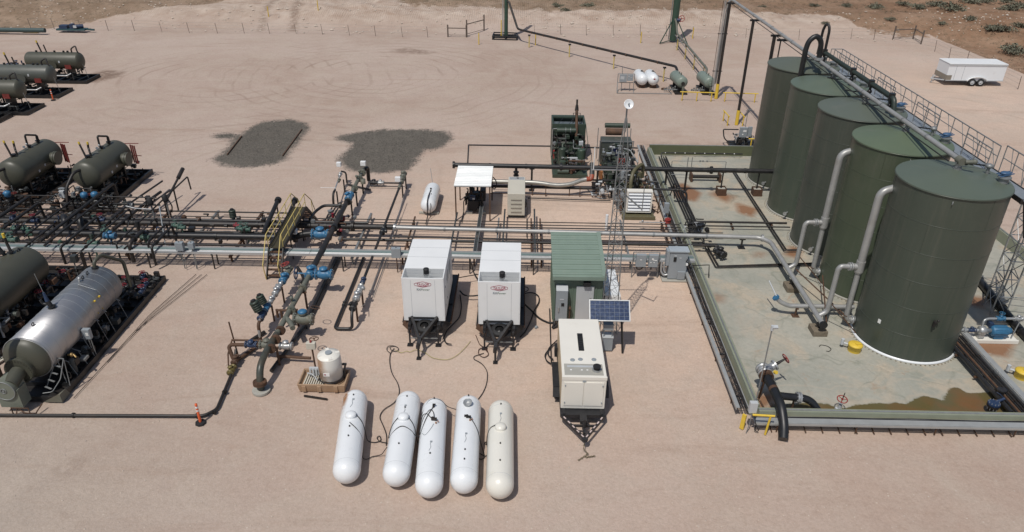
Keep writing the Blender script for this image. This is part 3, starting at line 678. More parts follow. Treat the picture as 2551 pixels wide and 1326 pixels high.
t = thing('vent_pipe', 'thick black inverted U vent pipe over the farthest tanks', 'vent pipe', (17.5, 46.5, 0))
pipe([(17.45, 46.45, .3), (17.45, 46.45, 9.75), (17.55, 46.45, 10.25), (17.95, 46.5, 10.55), (18.3, 46.5, 10.25), (18.38, 46.5, 9.8), (18.42, 46.55, 9.0)], .16, BLK, t, .35, 14)
MB().cyl((18.42, 46.55, 9.05), (18.42, 46.55, 9.2), .27, n=16).build('flange', GALV, t)
t = thing('vent_pipe', 'slender tall black inverted U vent loop behind the thick one', 'vent pipe', (19.2, 48.0, 0))
pipe([(19.0, 48.4, 9.0), (19.0, 48.3, 10.55), (19.07, 48.2, 10.9), (19.15, 47.9, 10.9), (19.2, 47.8, 10.6), (19.2, 47.8, 9.3)], .085, BLK, t, .2, 12)
t = thing('flow_pipe', 'dark green-black header pipe lying along the tank tops beside the walkway', 'pipeline', (19.25, 37.9, 0))
pipe([(19.25, 48.2, 9.2), (19.25, 37.7, 9.2), (19.25, 37.45, 8.6)], .13, mat('dark_green_pipe', (.028, .038, .03), .45, 0, .2, 4, .2, (.08, .08, .06)), t, .25, 12)
for ty in (47.9, 43.2, 40.6, 38.0):
    b = MB(); b.cyl((19.25, ty, 8.4), (19.25, ty, 9.1), .07, n=10); b.cyl((19.25, ty, 8.5), (19.25, ty, 8.56), .16, n=12); b.sph((19.25, ty, 8.75), .13); b.cyl((19.25, ty, 9.0), (19.25, ty, 9.4), .16, n=12); b.build('branch', BLK, t)
    MB().tube([(19.2, ty + .2, 8.7), (18.6, ty + .5, 8.6), (18.2, ty + .9, 8.6)], .035, 7).build('small_line', BLK, t)

# walkway
t = thing('tank_walkway', 'galvanised catwalk with tall handrails running along the right side of the tank tops', 'walkway', (21, 29, 0))
DK = mat('walkway_grating', (0.26, 0.29, 0.32), .5, .3, .1, 8, .1); DZ = 7.78
MB().bx(20.72, 21.42, 28.2, 50.6, DZ - .03, DZ).build('deck_grating', DK, t)
b = MB()
for x in (20.69, 21.45): b.bar((x, 28.1, DZ - .07), (x, 50.7, DZ - .07), .05, .2)
b.build('edge_beam', BLKR, t)
def rail(b, a, c, h, step, brace=True):
    a, c = Vector(a), Vector(c); n = max(1, round((c - a).length / step)); up = Vector((0, 0, h))
    b.cyl(a + up, c + up, .028, n=6); b.cyl(a + up * .55, c + up * .55, .02, n=6)
    for i in range(n + 1):
        q = a.lerp(c, i / n); b.cyl(q, q + up, .025, n=6)
        if brace and i < n: q2 = a.lerp(c, (i + .5) / n); b.cyl(q + up * .02, q2 + up, .016, n=5)
    return b
b = MB(); rail(b, (21.45, 31.6, DZ), (21.45, 50.5, DZ), 1.08, 1.35); b.build('outer_handrail', GALVD, t)
b = MB(); rail(b, (21.45, 26.9, DZ), (21.45, 31.2, DZ + .0), 1.25, .9); b.build('stair_handrail', GALVD, t)
for (a, c) in ((45.6, 50.4), (41.1, 43.4), (36.0, 38.4), (31.3, 33.4)):
    b = MB(); rail(b, (20.9, a, DZ), (20.9, c, DZ), 1.05, 1.0); b.build('inner_handrail', GALVD, t)
MB().cyl((20.7, 50.5, DZ + 1.08), (21.45, 50.5, DZ + 1.08), .028, n=6).cyl((20.7, 50.5, DZ), (20.7, 50.5, DZ + 1.08), .025, n=6).build('end_rail', GALVD, t)
b = MB()
for ty in (50.2, 45.3, 40.4, 35.5, 31.2): b.cyl((21.4, ty, .03), (21.4, ty, DZ - .1), .06, n=8)
b.build('walkway_post', GALVD, t)
# landing and stair flight
t = thing('stair_tower', 'galvanised lattice stair tower standing right of the nearest tank', 'stair tower', (23.9, 30.6, 0))
MB().bx(20.75, 22.6, 27.0, 28.1, DZ - .05, DZ).build('landing', DK, t)
b = MB()
for z in (DZ - .12,):
    b.bar((20.7, 26.95, z), (22.65, 26.95, z), .06, .18); b.bar((20.7, 28.15, z), (22.65, 28.15, z), .06, .18)
b.build('landing_beam', BLKR, t)
b = MB(); rail(b, (21.5, 26.95, DZ), (22.65, 26.95, DZ), 1.1, .6, False); rail(b, (22.65, 26.95, DZ), (22.65, 28.1, DZ), 1.1, .6, False); b.build('landing_rail', GALVD, t)
b = MB()
A, C = Vector((21.2, 28.0, DZ)), Vector((24.0, 30.9, 4.6))
for k in range(13): q = A.lerp(C, k / 12); b.box(q, (.75, .24, .03), math.atan2(C.y - A.y, C.x - A.x) - math.pi / 2)
b.build('stair_tread', DK, t)
b = MB(); nn = Vector((-.72, .69, 0)) * .4
for s_ in (-1, 1): b.bar(A + nn * s_, C + nn * s_, .05, .22)
b.build('stringer', BLKR, t)
TB = [(23.75, 31.4), (24.5, 31.35), (24.7, 32.4), (23.95, 32.5)]; TT = [(22.9, 29.9), (23.6, 29.85), (23.8, 30.9), (23.1, 31.0)]
TB = [(23.75, 31.4), (24.45, 31.35), (24.6, 32.3), (23.9, 32.35)]; TT = TB
b = MB()
for p_ in TB: b.cyl((*p_, .03), (*p_, 6.6), .04, n=7)
b.build('tower_leg', GALV, t); b = MB(); H = [.1, 1.1, 2.1, 3.1, 4.1, 5.1, 6.1]
for z in H[1:]:
    for i in range(4): b.cyl((*TB[i], z), (*TB[(i + 1) % 4], z), .025, n=6)
for j in range(len(H) - 1):
    for i in range(4):
        a, c = TB[i], TB[(i + 1) % 4]; b.cyl((*(a if j % 2 else c), H[j]), (*(c if j % 2 else a), H[j + 1]), .022, n=6)
b.build('lattice_brace', GALV, t)
# second frame further right
b = MB()
for p_ in ((25.6, 31.0), (26.4, 32.2)): b.cyl((*p_, .03), (*p_, 5), .04, n=7)
for z in (1.1, 2.4, 3.7): b.cyl((24.45, 31.35, z), (25.6, 31.0, z + .2), .025, n=6); b.cyl((25.6, 31, z), (26.4, 32.2, z), .025, n=6)
b.build('outer_brace', GALVD, t)

# silver header, crossing from the rack to the tanks, with two loops of downcomers
SIL = ALU
t = thing('silver_header_pipe', 'long silver header pipe crossing the yard then turning toward the nearest tank', 'pipeline', (-8, 39, 0))
Hp = [(-7.6, 38.75, .72), (13.9, 38.25, .72), (14.4, 37.7, .72), (14.42, 29.3, .72)]
pipe(Hp, .13, SIL, t, .3, 14); couplings([(-7.6, 38.75, .72), (13.9, 38.25, .72)], 3.2, .13, GALVD, t, 'pipe_joint')
flange((-7.5, 38.75, .72), (1, 0, 0), .13, GALV, t); flange((14.05, 38.2, .72), (1, -.1, 0), .12, GALV, t)
flange((14.42, 29.15, .72), (0, 1, 0), .11, BLK, t, name='blind_flange')
for x in (12.95,): b = MB(); b.cyl((x, 38.28, .02), (x, 38.28, .6), .06, n=8); b.box((x, 38.28, .035), (.4, .4, .03)); b.box((x, 38.28, .57), (.34, .12, .06)); b.build('support_leg', BLK, t)
for y in (33.6, 29.55):
    b = MB(); b.cyl((14.42, y, .3), (14.42, y, .6), .06, n=8); b.box((14.42, y, .57), (.36, .12, .06)); b.build('support_leg', BLK, t)
for k, yy in enumerate((30.0, 34.7)):
    t = thing('tank_downcomer', ['silver pipe loop feeding the nearest tank, with elbow high on its shell', 'silver pipe loop feeding the brighter green tank, with elbow high on its shell'][k], 'pipe loop', (15.8, yy, 0), 'silver downcomer loops')
    x = 15.82; T = (x, yy, 3.5); ty = TK[4 - k][1]
    pipe([(x, yy, 3.3), (x, yy, 7.25), (16.45, yy + .08, 7.4), (16.6, yy + .1, 7.4)], .17, SIL, t, .35, 14, 'riser_pipe')
    MB().cyl((16.45, yy + .1, 7.4), (16.55, yy + .1, 7.4), .25, n=16).cyl((16.58, yy + .1, 7.4), (16.66, yy + .1, 7.4), .25, n=16).cyl((16.5, yy + .1, 7.4), (16.9, yy + .1, 7.4), .15, n=14).build('flange', GALV, t)
    pipe([(x, yy, 3.4), (x, yy, .75), (x + .15, yy, .5), (x + .75, yy, .5)], .125, SIL, t, .3, 14, 'lower_pipe')
    pipe([(x, yy, 3.45), (14.95, yy, 3.45), (14.85, yy, 3.3), (14.85, yy, .95), (14.5, yy - .05, .75)], .12, SIL, t, .3, 14, 'branch_pipe')
    MB().cyl((x, yy, 3.2), (x, yy, 3.75), .2, n=16).cyl((x, yy, 3.12), (x, yy, 3.2), .17, .2, n=16).cyl((x - .3, yy, 3.45), (x, yy, 3.45), .15, n=14).build('pipe_tee', SIL, t)
    MB().cyl((x - .52, yy, 3.45), (x - .46, yy, 3.45), .2, n=16).cyl((x - .42, yy, 3.45), (x - .36, yy, 3.45), .2, n=16).build('flange', GALV, t)
    v = valve((x + .62, yy, .5), (1, 0, 0), .12, GALV, t); MB().cyl((x + .9, yy, .5), (x + 1.35, yy + .05, .5), .11, n=12).build('nozzle', GALV, t)
    MB().bar((x + .5, yy - .1, .75), (x + 1.1, yy - .25, .85), .04, .02).build('valve_lever', BLK, t)
    b = MB(); b.cyl((x - .03, yy, .75), (x - .03, yy, .78), .13); b.bar((14.85, yy, 1.5), (x + .4, yy - .6, .1), .04); b.build('brace_bar', BRN, t)
t = thing('flow_pipe', 'short silver pipe with blue end valve crossing under the header toward the nearest tank', 'pipeline', (13, 31, 0))
pipe([(16.6, 31.0, .6), (13.4, 31.0, .6), (12.95, 31.0, .8), (12.72, 31.05, 1.0)], .115, SIL, t, .15, 12)
flange((12.68, 31.06, 1.03), (-.7, .1, .7), .1, BLUE, t, name='end_flange'); b = MB(); b.cyl((12.7, 31.1, 1.1), (12.5, 31.9, 1.5), .03); b.build('valve_lever', GREYL, t)
b = MB(); b.cyl((13.8, 31, .02), (13.8, 31, .5), .05); b.box((13.8, 31, .035), (.35, .35, .03)); b.box((13.8, 31, .5), (.12, .3, .05)); b.build('support_leg', BRN, t)
for (y, l) in ((33.6, 'concrete block under the silver header pipe, farther of the two'), (29.55, 'concrete block under the capped end of the silver header')):
    b = MB(); b.bx(14.08, 14.76, y - .38, y + .38, .022, .3); tag(b.build('concrete_block', SCON, None, .015), l, 'concrete block', 'blocks under the silver header')

# bracing pipe between the downcomers, brown
t = thing('angle_brace', 'rusty slim brace pipes crossed between the downcomers of the two nearest tanks', 'brace', (15, 32, 0))
for a, c in (((14.7, 34.2, .9), (16.4, 29.6, .25)), ((15.9, 33.6, .9), (14.75, 29.6, .6))): MB().cyl(a, c, .035, n=7).build('brace_pipe', BRN, t)

# black overhead pipe
t = thing('black_overhead_pipe', 'thick black overhead pipe from the shade canopy across to the second tank', 'pipeline', (-4, 46.2, 0))
A, C = Vector((-4.65, 46.4, 1.72)), Vector((17.4, 46.15, 1.72))
pipe([A, C], .155, BLK, t, n=16); couplings([A, C], 2.6, .155, BLK, t, 'weld_seam')
flange(A, (1, 0, 0), .14, BLK, t, name='blind_flange'); flange((2.6, 46.33, 1.72), (1, 0, 0), .15, BLK, t); flange((12.7, 46.2, 1.72), (1, 0, 0), .15, BLK, t)
for x in (.65, 5.1, 9.75, 11.1): post((x, 46.3, 0), 1.6, .07, BLKR, t, saddle=.34)
for x in (13.54, 15.96): b = MB(); b.cyl((x, 46.25, .1), (x, 46.25, 1.6), .05, n=9); b.box((x, 46.25, 1.57), (.34, .16, .06)); b.build('support_leg', BLK, t)
b = MB(); b.cyl((-.42, 46.36, 1.6), (-.42, 46.36, .95), .09, n=12); b.cyl((-.42, 46.36, 1.25), (-.42, 46.36, 1.33), .19, n=14); b.cyl((-.42, 46.36, 1.0), (-.42, 46.36, 1.08), .19, n=14); b.sph((-.42, 46.36, 1.17), .14); b.build('drop_branch', BLK, t)
t2 = thing('rusty_bin', 'rusty open box holding a pipe post, left of the pair under the black pipe', 'box', (13.54, 46.1, 0), 'rusty boxes under the black pipe')
for wx, wy, dx, dy in ((-.28, 0, .02, .58), (.28, 0, .02, .58), (0, -.28, .54, .02), (0, .28, .54, .02)): pass
b = MB(); x, y = 13.54, 46.1
b.bx(x - .3, x + .3, y - .3, y - .28, .03, .52); b.bx(x - .3, x + .3, y + .28, y + .3, .03, .52); b.bx(x - .3, x - .28, y - .28, y + .28, .03, .52); b.bx(x + .28, x + .3, y - .28, y + .28, .03, .52); b.build('box_side', BRN, t2)
MB().bx(x - .28, x + .28, y - .28, y + .28, .03, .42).build('concrete_fill', CONC, t2)
dup(t2, (15.96, 46.1, 0), 0, 'rusty open box holding a pipe post, right of the pair under the black pipe')

# ground-level lines inside the containment
def ground_line(label, pts, r, m, cat='pipeline', legs=(), n=8, name='flow_line'):
    t = thing(name, label, cat, (pts[0][0], pts[0][1], 0)); pipe(pts, r, m, t, n=n)
    for p_ in legs: b = MB(); b.cyl((p_[0], p_[1], .02), (p_[0], p_[1], p_[2]), .03, n=6); b.box((p_[0], p_[1], p_[2] - r), (.12, .25, .04)); b.build('support_leg', BRN, t)
    return t
t = ground_line('upper of two parallel dark pipes crossing the containment to the middle tank', [(10.75, 41.0, .1), (10.75, 41.0, .36), (16.4, 41.0, .36)], .07, BLKR, legs=((13.0, 41, .3), (15.5, 41, .3)))
t = ground_line('lower of two parallel dark pipes crossing the containment to the middle tank', [(10.6, 40.6, .1), (10.6, 40.6, .28), (16.5, 40.6, .28)], .045, BLKR, legs=((13.0, 40.6, .22),))
for k, (o, r) in enumerate(((0, .05), (-.3, .04))):
    ground_line(['thicker', 'thinner'][k] + ' dark pipe angling along the slab then over to the fourth tank', [(10.9 + o * .5, 38.0, .2), (11.05 + o * .6, 35.8 + o * .4, .12), (16.6, 36.35 + o * .7, .12)], r, BLKR)
for k, o in enumerate((0, .16)):
    ground_line(['left', 'right'][k] + ' of the paired slim drain pipes running past the feet of the far tanks', [(15.3 + o, 50.0, .15), (15.3 + o, 37.7 + o, .15), (16.3, 37.7 + o, .2)], .035, BLKR)
for k in range(4):
    x = 10.35 + k * .17; ground_line(['first', 'second', 'third', 'fourth'][k] + ' from the left of four dark pipes beside the left containment wall', [(x, 52.6, .2), (x, 47 - k * .2, .2), (x + .05, 39.5 - k * .15, .2)], .045 if k < 3 else .06, BLKR)
t = ground_line('dark hose with white clips along the foot of the olive back wall', [(10.6, 53.0, .1), (10.6, 53.2, .3), (16.8, 53.2, .3)], .05, BLK)
b = MB()
for k in range(8): b.box((10.9 + k * .75, 53.12, .34), (.06, .06, .05))
b.build('clip', WBAND, t)
t = thing('slotted_skimmer', 'dark slotted trough pipe lying on the far end of the containment floor', 'pipe rack', (12.2, 48.7, 0))
b = MB(); b.cyl((11.9, 48.4, .35), (14.0, 48.4, .35), .13, n=12); b.build('pipe', BLKR, t); b = MB()
for x in (11.95, 13.95): b.bx(x - .06, x + .06, 48.1, 48.8, .03, .6)
b.bar((11.9, 48.9, .62), (14.05, 48.9, .62), .05); b.build('end_frame', BRN, t)
t = thing('low_rack_pipe', 'thin grey pipe frame with small valves behind the slotted trough', 'pipe rack', (10.9, 50.6, 0))
b = MB(); b.tube([(10.95, 50.6, .1), (10.95, 50.6, .65), (14.9, 50.6, .65), (14.9, 50.6, .1)], .025, 6, .08); b.tube([(10.6, 48.8, .3), (13.6, 48.8, .3)], .025, 6)
for x in (12.1, 12.4): b.cyl((x, 50.6, .03), (x, 50.6, .95), .03, n=6)
for x in (13.0, 13.2, 13.5): b.box((x, 50.6, .66), (.12, .08, .1))
b.build('pipe', GALVD, t)
def yellow_can(label, x, y, r):
    t = thing('spill_container', label, 'spill container', (x, y, 0)); b = MB(); b.lathe((x, y, .02), (0, 0, 1), [(0, r * .95), (.3, r), (.3, r * 1.08), (.36, r * 1.08), (.4, r * .9), (.42, 0)], 22); b.build('body', YEL, t)
    MB().box((x + r * .3, y - r * .2, .45), (r * .9, r * .5, .05), .3).build('lid_hatch', YEL, t); MB().cyl((x - r * 1.9, y + .3, .3), (x - r * .7, y + .1, .28), .05, n=8).cyl((x - r * 1.7, y + .25, .2), (x - r * 1.7, y + .25, .5), .08, n=8).build('hose_coupling', GREYL, t)
yellow_can('round yellow spill container at the foot of the nearest tank', 15.62, 28.1, .3)
yellow_can('round yellow spill container at the right edge of the picture', 22.3, 26.3, .3)
t = thing('cable_loop', 'small loose loop of black cable lying on the slab in front of the nearest tank', 'cable', (14.3, 28.2, 0))
MB().tube([(14.1, 28.35, .04), (14.2, 28.5, .04), (14.5, 28.4, .04), (14.6, 28.15, .04), (14.4, 27.95, .04), (14.3, 28.0, .04)], .016, 6, .1).build('loop', HOSE, t)

# bundle of pipes and covered tray to the right of the nearest tank
t = thing('pipe_bundle', 'dense bundle of black pipes crossing the slab right of the nearest tank', 'pipeline', (20.4, 23.6, 0))
for k in range(7):
    x = 20.12 + k * .13; z = (.34, .3, .32, .3, .3, .3, .32)[k]; pipe([(x, 29.2, z), (x + .05, 23.5, z)], (.085, .045, .04, .05, .035, .04, .05)[k], (BLK, BLKR, BLK, BRN, BLK, BLKR, BLK)[k], t, n=8)
b = MB()
for y in (24.4, 26, 27.6): b.bar((20.0, y, .22), (21.4, y, .22), .08)
b.build('sleeper', BRN, t)
for y in (28.6, 24.6):
    b = MB(); b.cyl((20.3, y, .25), (20.3, y, .6), .14, n=12); b.cyl((20.3, y, .6), (20.3, y, .66), .18, n=12); b.box((20.45, y + .15, .5), (.35, .2, .14)); b.build('valve', BLK, t)
tray('cable_tray', 'pale covered cable tray beside the black pipe bundle at the lower right', (21.15, 23.4), (21.15, 29.3), .42, .3, (0, .8), None)
t = thing('suction_hose', 'fat black pipe lying behind the lattice stair tower', 'hose', (24.7, 35, 0))
pipe([(24.9, 37.0, .2), (24.85, 34.9, .22), (24.2, 29.3, .2), (24.2, 26, .2)], .19, BLK, t, .5, 14)
for y, x in ((34.6, 24.82), (31.8, 24.5), (29.6, 24.24)): MB().cyl((x, y - .05, .21), (x, y + .05, .21), .23, n=16).build('pipe_joint', BLK, t)
# pumps
t = thing('pump_skid', 'white pump skid with blue motor right of the nearest tank', 'pump', (22.7, 29.1, 0))
b = MB(); b.bx(21.3, 23.65, 28.85, 28.95, .03, .22); b.bx(21.3, 23.65, 29.35, 29.45, .03, .22); b.bx(21.3, 23.65, 28.95, 29.35, .14, .18); b.build('skid_base', CRM, t, .01)
b = MB(); b.lathe((22.35, 29.15, .58), (1, 0, 0), [(0, 0), (0, .22), (.06, .26), (.72, .26), (.78, .2), (.92, .17), (.92, 0)], 20)
for k in range(10): a = k * .628; b.box((22.75, 29.15 + .26 * math.cos(a), .58 + .26 * math.sin(a)), (.6, .03, .03))
b.bx(22.5, 22.95, 28.98, 29.32, .22, .4); b.build('motor', BLUE, t); MB().box((22.35, 29.33, .82), (.2, .26, .24)).build('terminal_box', NAVY, t)
b = MB(); b.lathe((21.75, 29.15, .58), (1, 0, 0), [(0, 0), (0, .12), (.08, .22), (.3, .22), (.35, .12), (.62, .1), (.62, 0)], 16); b.bx(21.8, 22.05, 29.0, 29.3, .2, .5); b.build('pump_head', GALV, t)
pipe([(20.6, 29.2, .58), (21.8, 29.15, .58)], .085, GALV, t); flange((21.1, 29.18, .58), (1, 0, 0), .085, GALV, t); valve((21.45, 29.16, .58), (1, 0, 0), .07, NAVY, t)
pipe([(21.95, 29.25, .75), (21.95, 29.3, 1.05), (22.15, 29.35, 1.12), (25.0, 29.45, 1.12)], .06, GALV, t, .15, 10, 'discharge_pipe')
valve((22.75, 29.38, 1.12), (1, 0, 0), .075, BLUE, t, wheel=.12, wm=BLUE); valve((23.6, 29.4, 1.12), (1, 0, 0), .075, GALV, t); MB().cyl((23.4, 29.1, .2), (23.75, 29.4, 1.1), .03, n=6).build('support_leg', GALVD, t)
t = thing('pump_skid', 'small dark pump on a rusty stand half hidden behind the nearest tank', 'pump', (21.5, 31.6, 0))
b = MB(); b.lathe((21.35, 31.6, 1.0), (1, 0, 0), [(0, 0), (0, .12), (.05, .14), (.5, .14), (.55, 0)], 16); b.build('motor', NAVY, t); b = MB()
for x, y in ((21.3, 31.4), (21.9, 31.4), (21.3, 31.8), (21.9, 31.8)): b.bar((x, y, .03), (x, y, .8), .06)
b.bx(21.2, 22.0, 31.3, 31.9, .8, .86); b.build('stand', BRN, t)
t = thing('capped_riser', 'short dark-bolted riser with side outlet standing in the brown puddle', 'riser', (19.6, 23.85, 0))
b = MB(); b.cyl((19.6, 23.85, .02), (19.6, 23.85, .45), .13, n=16); b.cyl((19.6, 23.85, .38), (19.6, 23.85, .44), .24, n=18); b.build('stub', BLKR, t); b = MB(); b.cyl((19.6, 23.85, .47), (19.6, 23.85, .55), .24, n=18); b.build('cap_plate', NAVY, t)
b = MB()
for k in range(10): a = k * .628; b.cyl((19.6 + .2 * math.cos(a), 23.85 + .2 * math.sin(a), .26), (19.6 + .2 * math.cos(a), 23.85 + .2 * math.sin(a), .6), .018, n=5)
b.build('stud_bolts', GALV, t); b = MB(); b.cyl((19.7, 23.95, .5), (20.1, 24.05, .62), .06, n=10); b.tube([(20.05, 24.05, .65), (19.9, 24.1, .8), (19.8, 24.2, .82)], .015, 5); b.build('side_outlet', NAVY, t)
t = thing('drain_valve', 'small red handwheel valve standing at the edge of the brown puddle', 'valve', (13.28, 23.75, 0))
b = MB(); b.cyl((13.28, 23.72, .02), (13.28, 23.72, .5), .07, n=10); b.box((13.26, 23.72, .12), (.24, .24, .14)); b.build('body', GREYL, t); MB().cyl((13.28, 23.72, .5), (13.34, 23.74, 1.0), .02, n=6).build('stem', BLKR, t); handwheel((13.3, 23.73, .68), (0, -.2, 1), .2, RED, t)

# black poly pipe assembly over the near wall
t = thing('loading_pipe', 'fat black plastic pipe draped over the near wall with a big gate valve', 'hose', (10.5, 23.4, 0))
PB = mat('black_poly_pipe', (0.013, 0.014, 0.016), .42, 0, .25, 3, .15, (.05, .045, .04))
pipe([(10.4, 24.75, 1.05), (10.45, 24.3, 1.02), (10.5, 23.5, .98), (10.52, 22.9, .9), (10.53, 22.3, .42), (10.42, 21.85, .16)], .19, PB, t, .35, 18)
pipe([(10.5, 23.6, .92), (11.75, 23.65, .75), (12.05, 23.6, .6), (12.45, 23.3, .1)], .155, PB, t, .2, 16, 'side_pipe'); MB().cyl((10.47, 23.95, 1.0), (10.48, 23.8, 1.0), .195, n=18).build('seam_ring', BRN, t)
flange((11.45, 23.64, .79), (1, 0, -.12), .135, GALV, t, .08)
flange((10.4, 24.68, 1.04), (0, 1, 0), .17, BRN, t, .09)
b = MB(); C0 = Vector((10.38, 24.9, 1.06)); b.lathe(C0 - Vector((0, .1, 0)), (0, 1, 0), [(0, 0), (0, .3), (.07, .3), (.07, .22), (.16, .22), (.2, .26), (.3, .26), (.3, .2), (.34, .2), (.34, .3), (.42, .3), (.42, 0)], 20)
d = Vector((.80, .25, .42)).normalized(); b.cyl(C0 + Vector((0, .1, 0)), C0 + d * .55 + Vector((0, .1, 0)), .17, n=14); b.cyl(C0 + d * .5 + Vector((0, .1, 0)), C0 + d * .57 + Vector((0, .1, 0)), .24, n=14); b.build('gate_valve', GALV, t)
s1 = C0 + Vector((0, .1, 0)); MB().cyl(s1 + d * .55, s1 + d * 1.15, .03, n=7).bar(s1 + d * .57 + Vector((0, .08, 0)), s1 + d * 1.0 + Vector((0, .03, 0)), .03).bar(s1 + d * .57 - Vector((0, .08, 0)), s1 + d * 1.0 - Vector((0, .03, 0)), .03).build('valve_stem', BLKR, t)
handwheel(s1 + d * 1.08, d, .21, RED, t); MB().cyl((10.72, 24.72, 1.25), (10.76, 24.62, 1.3), .08, n=12).build('yellow_cap', YEL, t)
b = MB(); b.bar((10.2, 24.5, .02), (10.3, 24.55, .9), .07); b.bar((10.2, 24.3, .03), (10.25, 23.5, .03), .07); b.bar((11.3, 23.65, .02), (11.3, 23.65, .6), .06); b.build('prop_leg', BRN, t)
t = thing('yellow_guard', 'yellow pipe guard frame at the near left corner of the containment', 'guard rail', (9.4, 22.35, 0))
b = MB(); b.tube([(9.2, 22.3, .98), (10.05, 22.25, .98)], .045, 10); b.build('top_rail', YEL, t)
MB().cyl((9.85, 22.28, 0), (9.9, 22.27, .95), .045, n=10).build('post', YEL, t); MB().bar((9.0, 22.6, .0), (9.02, 22.62, .7), .16, .09).build('post', YEL, t)
t = thing('light_pole', 'slender grey pole with small lamp head at the near containment corner', 'lamp post', (9.75, 23.6, 0))
b = MB(); b.tube([(9.75, 23.6, 0), (9.75, 23.6, 4.1), (9.8, 23.6, 4.25)], .028, 8); b.build('shaft', GALVD, t); b = MB(); b.box((9.85, 23.58, 4.27), (.2, .14, .08), 0, .3); b.cyl((9.75, 23.6, 4.1), (9.75, 23.6, 4.32), .06); b.build('lamp_head', GREYL, t)
t = thing('switch_box', 'small pale grey switch box on a conduit above the yellow guard', 'electrical box', (9.2, 22.45, 0))
MB().bx(9.06, 9.36, 22.36, 22.54, 1.0, 1.5).build('box', GREYL, t, .01); MB().tube([(9.2, 22.42, 1.0), (9.2, 22.4, .5), (9.12, 22.35, 0)], .02, 6, .1).build('conduit', GALVD, t); MB().tube([(9.3, 22.45, 1), (9.4, 22.3, .5), (9.6, 22.3, .15), (9.45, 22.4, .05), (9.5, 22.5, .3)], .018, 6, .15).build('cable', HOSE, t)
t = thing('light_pole', 'slender grey lamp pole standing by the farthest tank', 'lamp post', (19.6, 57.6, 0)); q = g(1872, 395, 0)
t.location = (q.x, q.y, 0); MB().cyl((q.x, q.y, 0), (q.x, q.y, 4.9), .03, n=7).build('shaft', GALVD, t); MB().box((q.x + .08, q.y, 4.9), (.25, .15, .15)).build('lamp_head', GREYL, t)
# ------------------------------------------------------------------ far yard
def guard(label, posts, h, loc=None, group='yellow guard rails', bottom=True):
    t = thing('guard_rail', label, 'guard rail', (posts[0][0], posts[0][1], 0), group); P = [Vector((*p, 0)) for p in posts]
    d = (P[-1] - P[0]).normalized() * .25; up = Vector((0, 0, h)); MB().tube([P[0] - d + up, P[-1] + d + up], .05, 8).build('top_rail', YEL, t)
    for p in P: MB().cyl(p, p + up, .05, n=9).build('post', YEL, t)
    return t
guard('low yellow guard rail in front of the two far green scrubbers', [(14.95, 68.15), (16.3, 68.05), (17.65, 68.0)], .82)
guard('low yellow guard rail right of the far black pole', [(18.95, 68.05), (21.7, 67.9)], .82)
guard('short yellow guard rail left of the yellow pole foot', [(17.45, 62.2), (17.5, 60.9)], .85)
guard('short yellow guard rail right of the yellow pole foot', [(18.75, 62.3), (18.8, 60.9)], .85)
q = g(1868, 375, 0); guard('yellow guard post frame beside the control skid near the farthest tank', [(q.x, q.y), (q.x + 1.1, q.y)], .95)
SCRUB = mat('pale_green_vessel_paint', (0.19, 0.23, 0.195), .42, 0, .07, 1.5, .1, (.25, .24, .2))
for k, (x, lab) in enumerate(((15.35, 'pale green horizontal scrubber vessel fed by the long brown flare line'), (18.0, 'pale green horizontal scrubber vessel beside the tall black pole, fed by silver pipe'))):
    t = thing('scrubber_vessel', lab, 'pressure vessel', (x, 71.8, 0), 'far green scrubbers'); r = .55; y0, y1 = 70.4, 73.3; z = 1.05
    d = Vector((-.12, 1, 0)).normalized(); A = Vector((x, y0, z)); Ln = (y1 - y0)
    b = MB(); pr = [(r * .5 * (1 - math.cos(a)), r * math.sin(a)) for a in (0, .4, .8, 1.2, 1.57)]; pr = [(h - 0, rr) for h, rr in pr] + [(Ln - h, rr) for h, rr in pr[::-1]]
    b.lathe(A, d, pr, 28); b.build('shell', SCRUB, t)
    MB().cyl(A + Vector((0, -.18, -.05)), A + Vector((0, .1, -.05)), .17, n=14).build('nozzle', BLKR if k == 0 else SCRUB, t)
    b = MB(); b.bx(x - .35, x + .15, y0 + .5, y0 + .7, .05, .7); b.bx(x - .5, x, y1 - .7, y1 - .5, .05, .7); b.build('saddle', BLKR, t)
    b = MB(); b.bx(x - .7, x + .5, y0 - .3, y1, .0, .1); b.build('skid', BLKR, t)
    b = MB(); b.cyl((x, y0 - .35, .0), (x, y0 - .35, .75), .12, n=12)
    b.cyl((x - .1, 71.2, 1.5), (x - .1, 71.2, 1.85), .05); b.cyl((x - .15, 71.8, 1.5), (x - .15, 71.8, 1.8), .04); b.build('drip_pot', GRNP, t)
    b = MB()
    for j in range(6): b.cyl((x - 1.6 + j * .2, 70.9 + .1 * (j % 2), .15), (x - 1.6 + j * .2, 70.9, .35 + .12 * (j % 3)), .07, n=8)
    b.tube([(x - 1.7, 70.9, .25), (x - .3, 70.9, .25)], .05, 8); b.build('side_valve', GALVD, t)
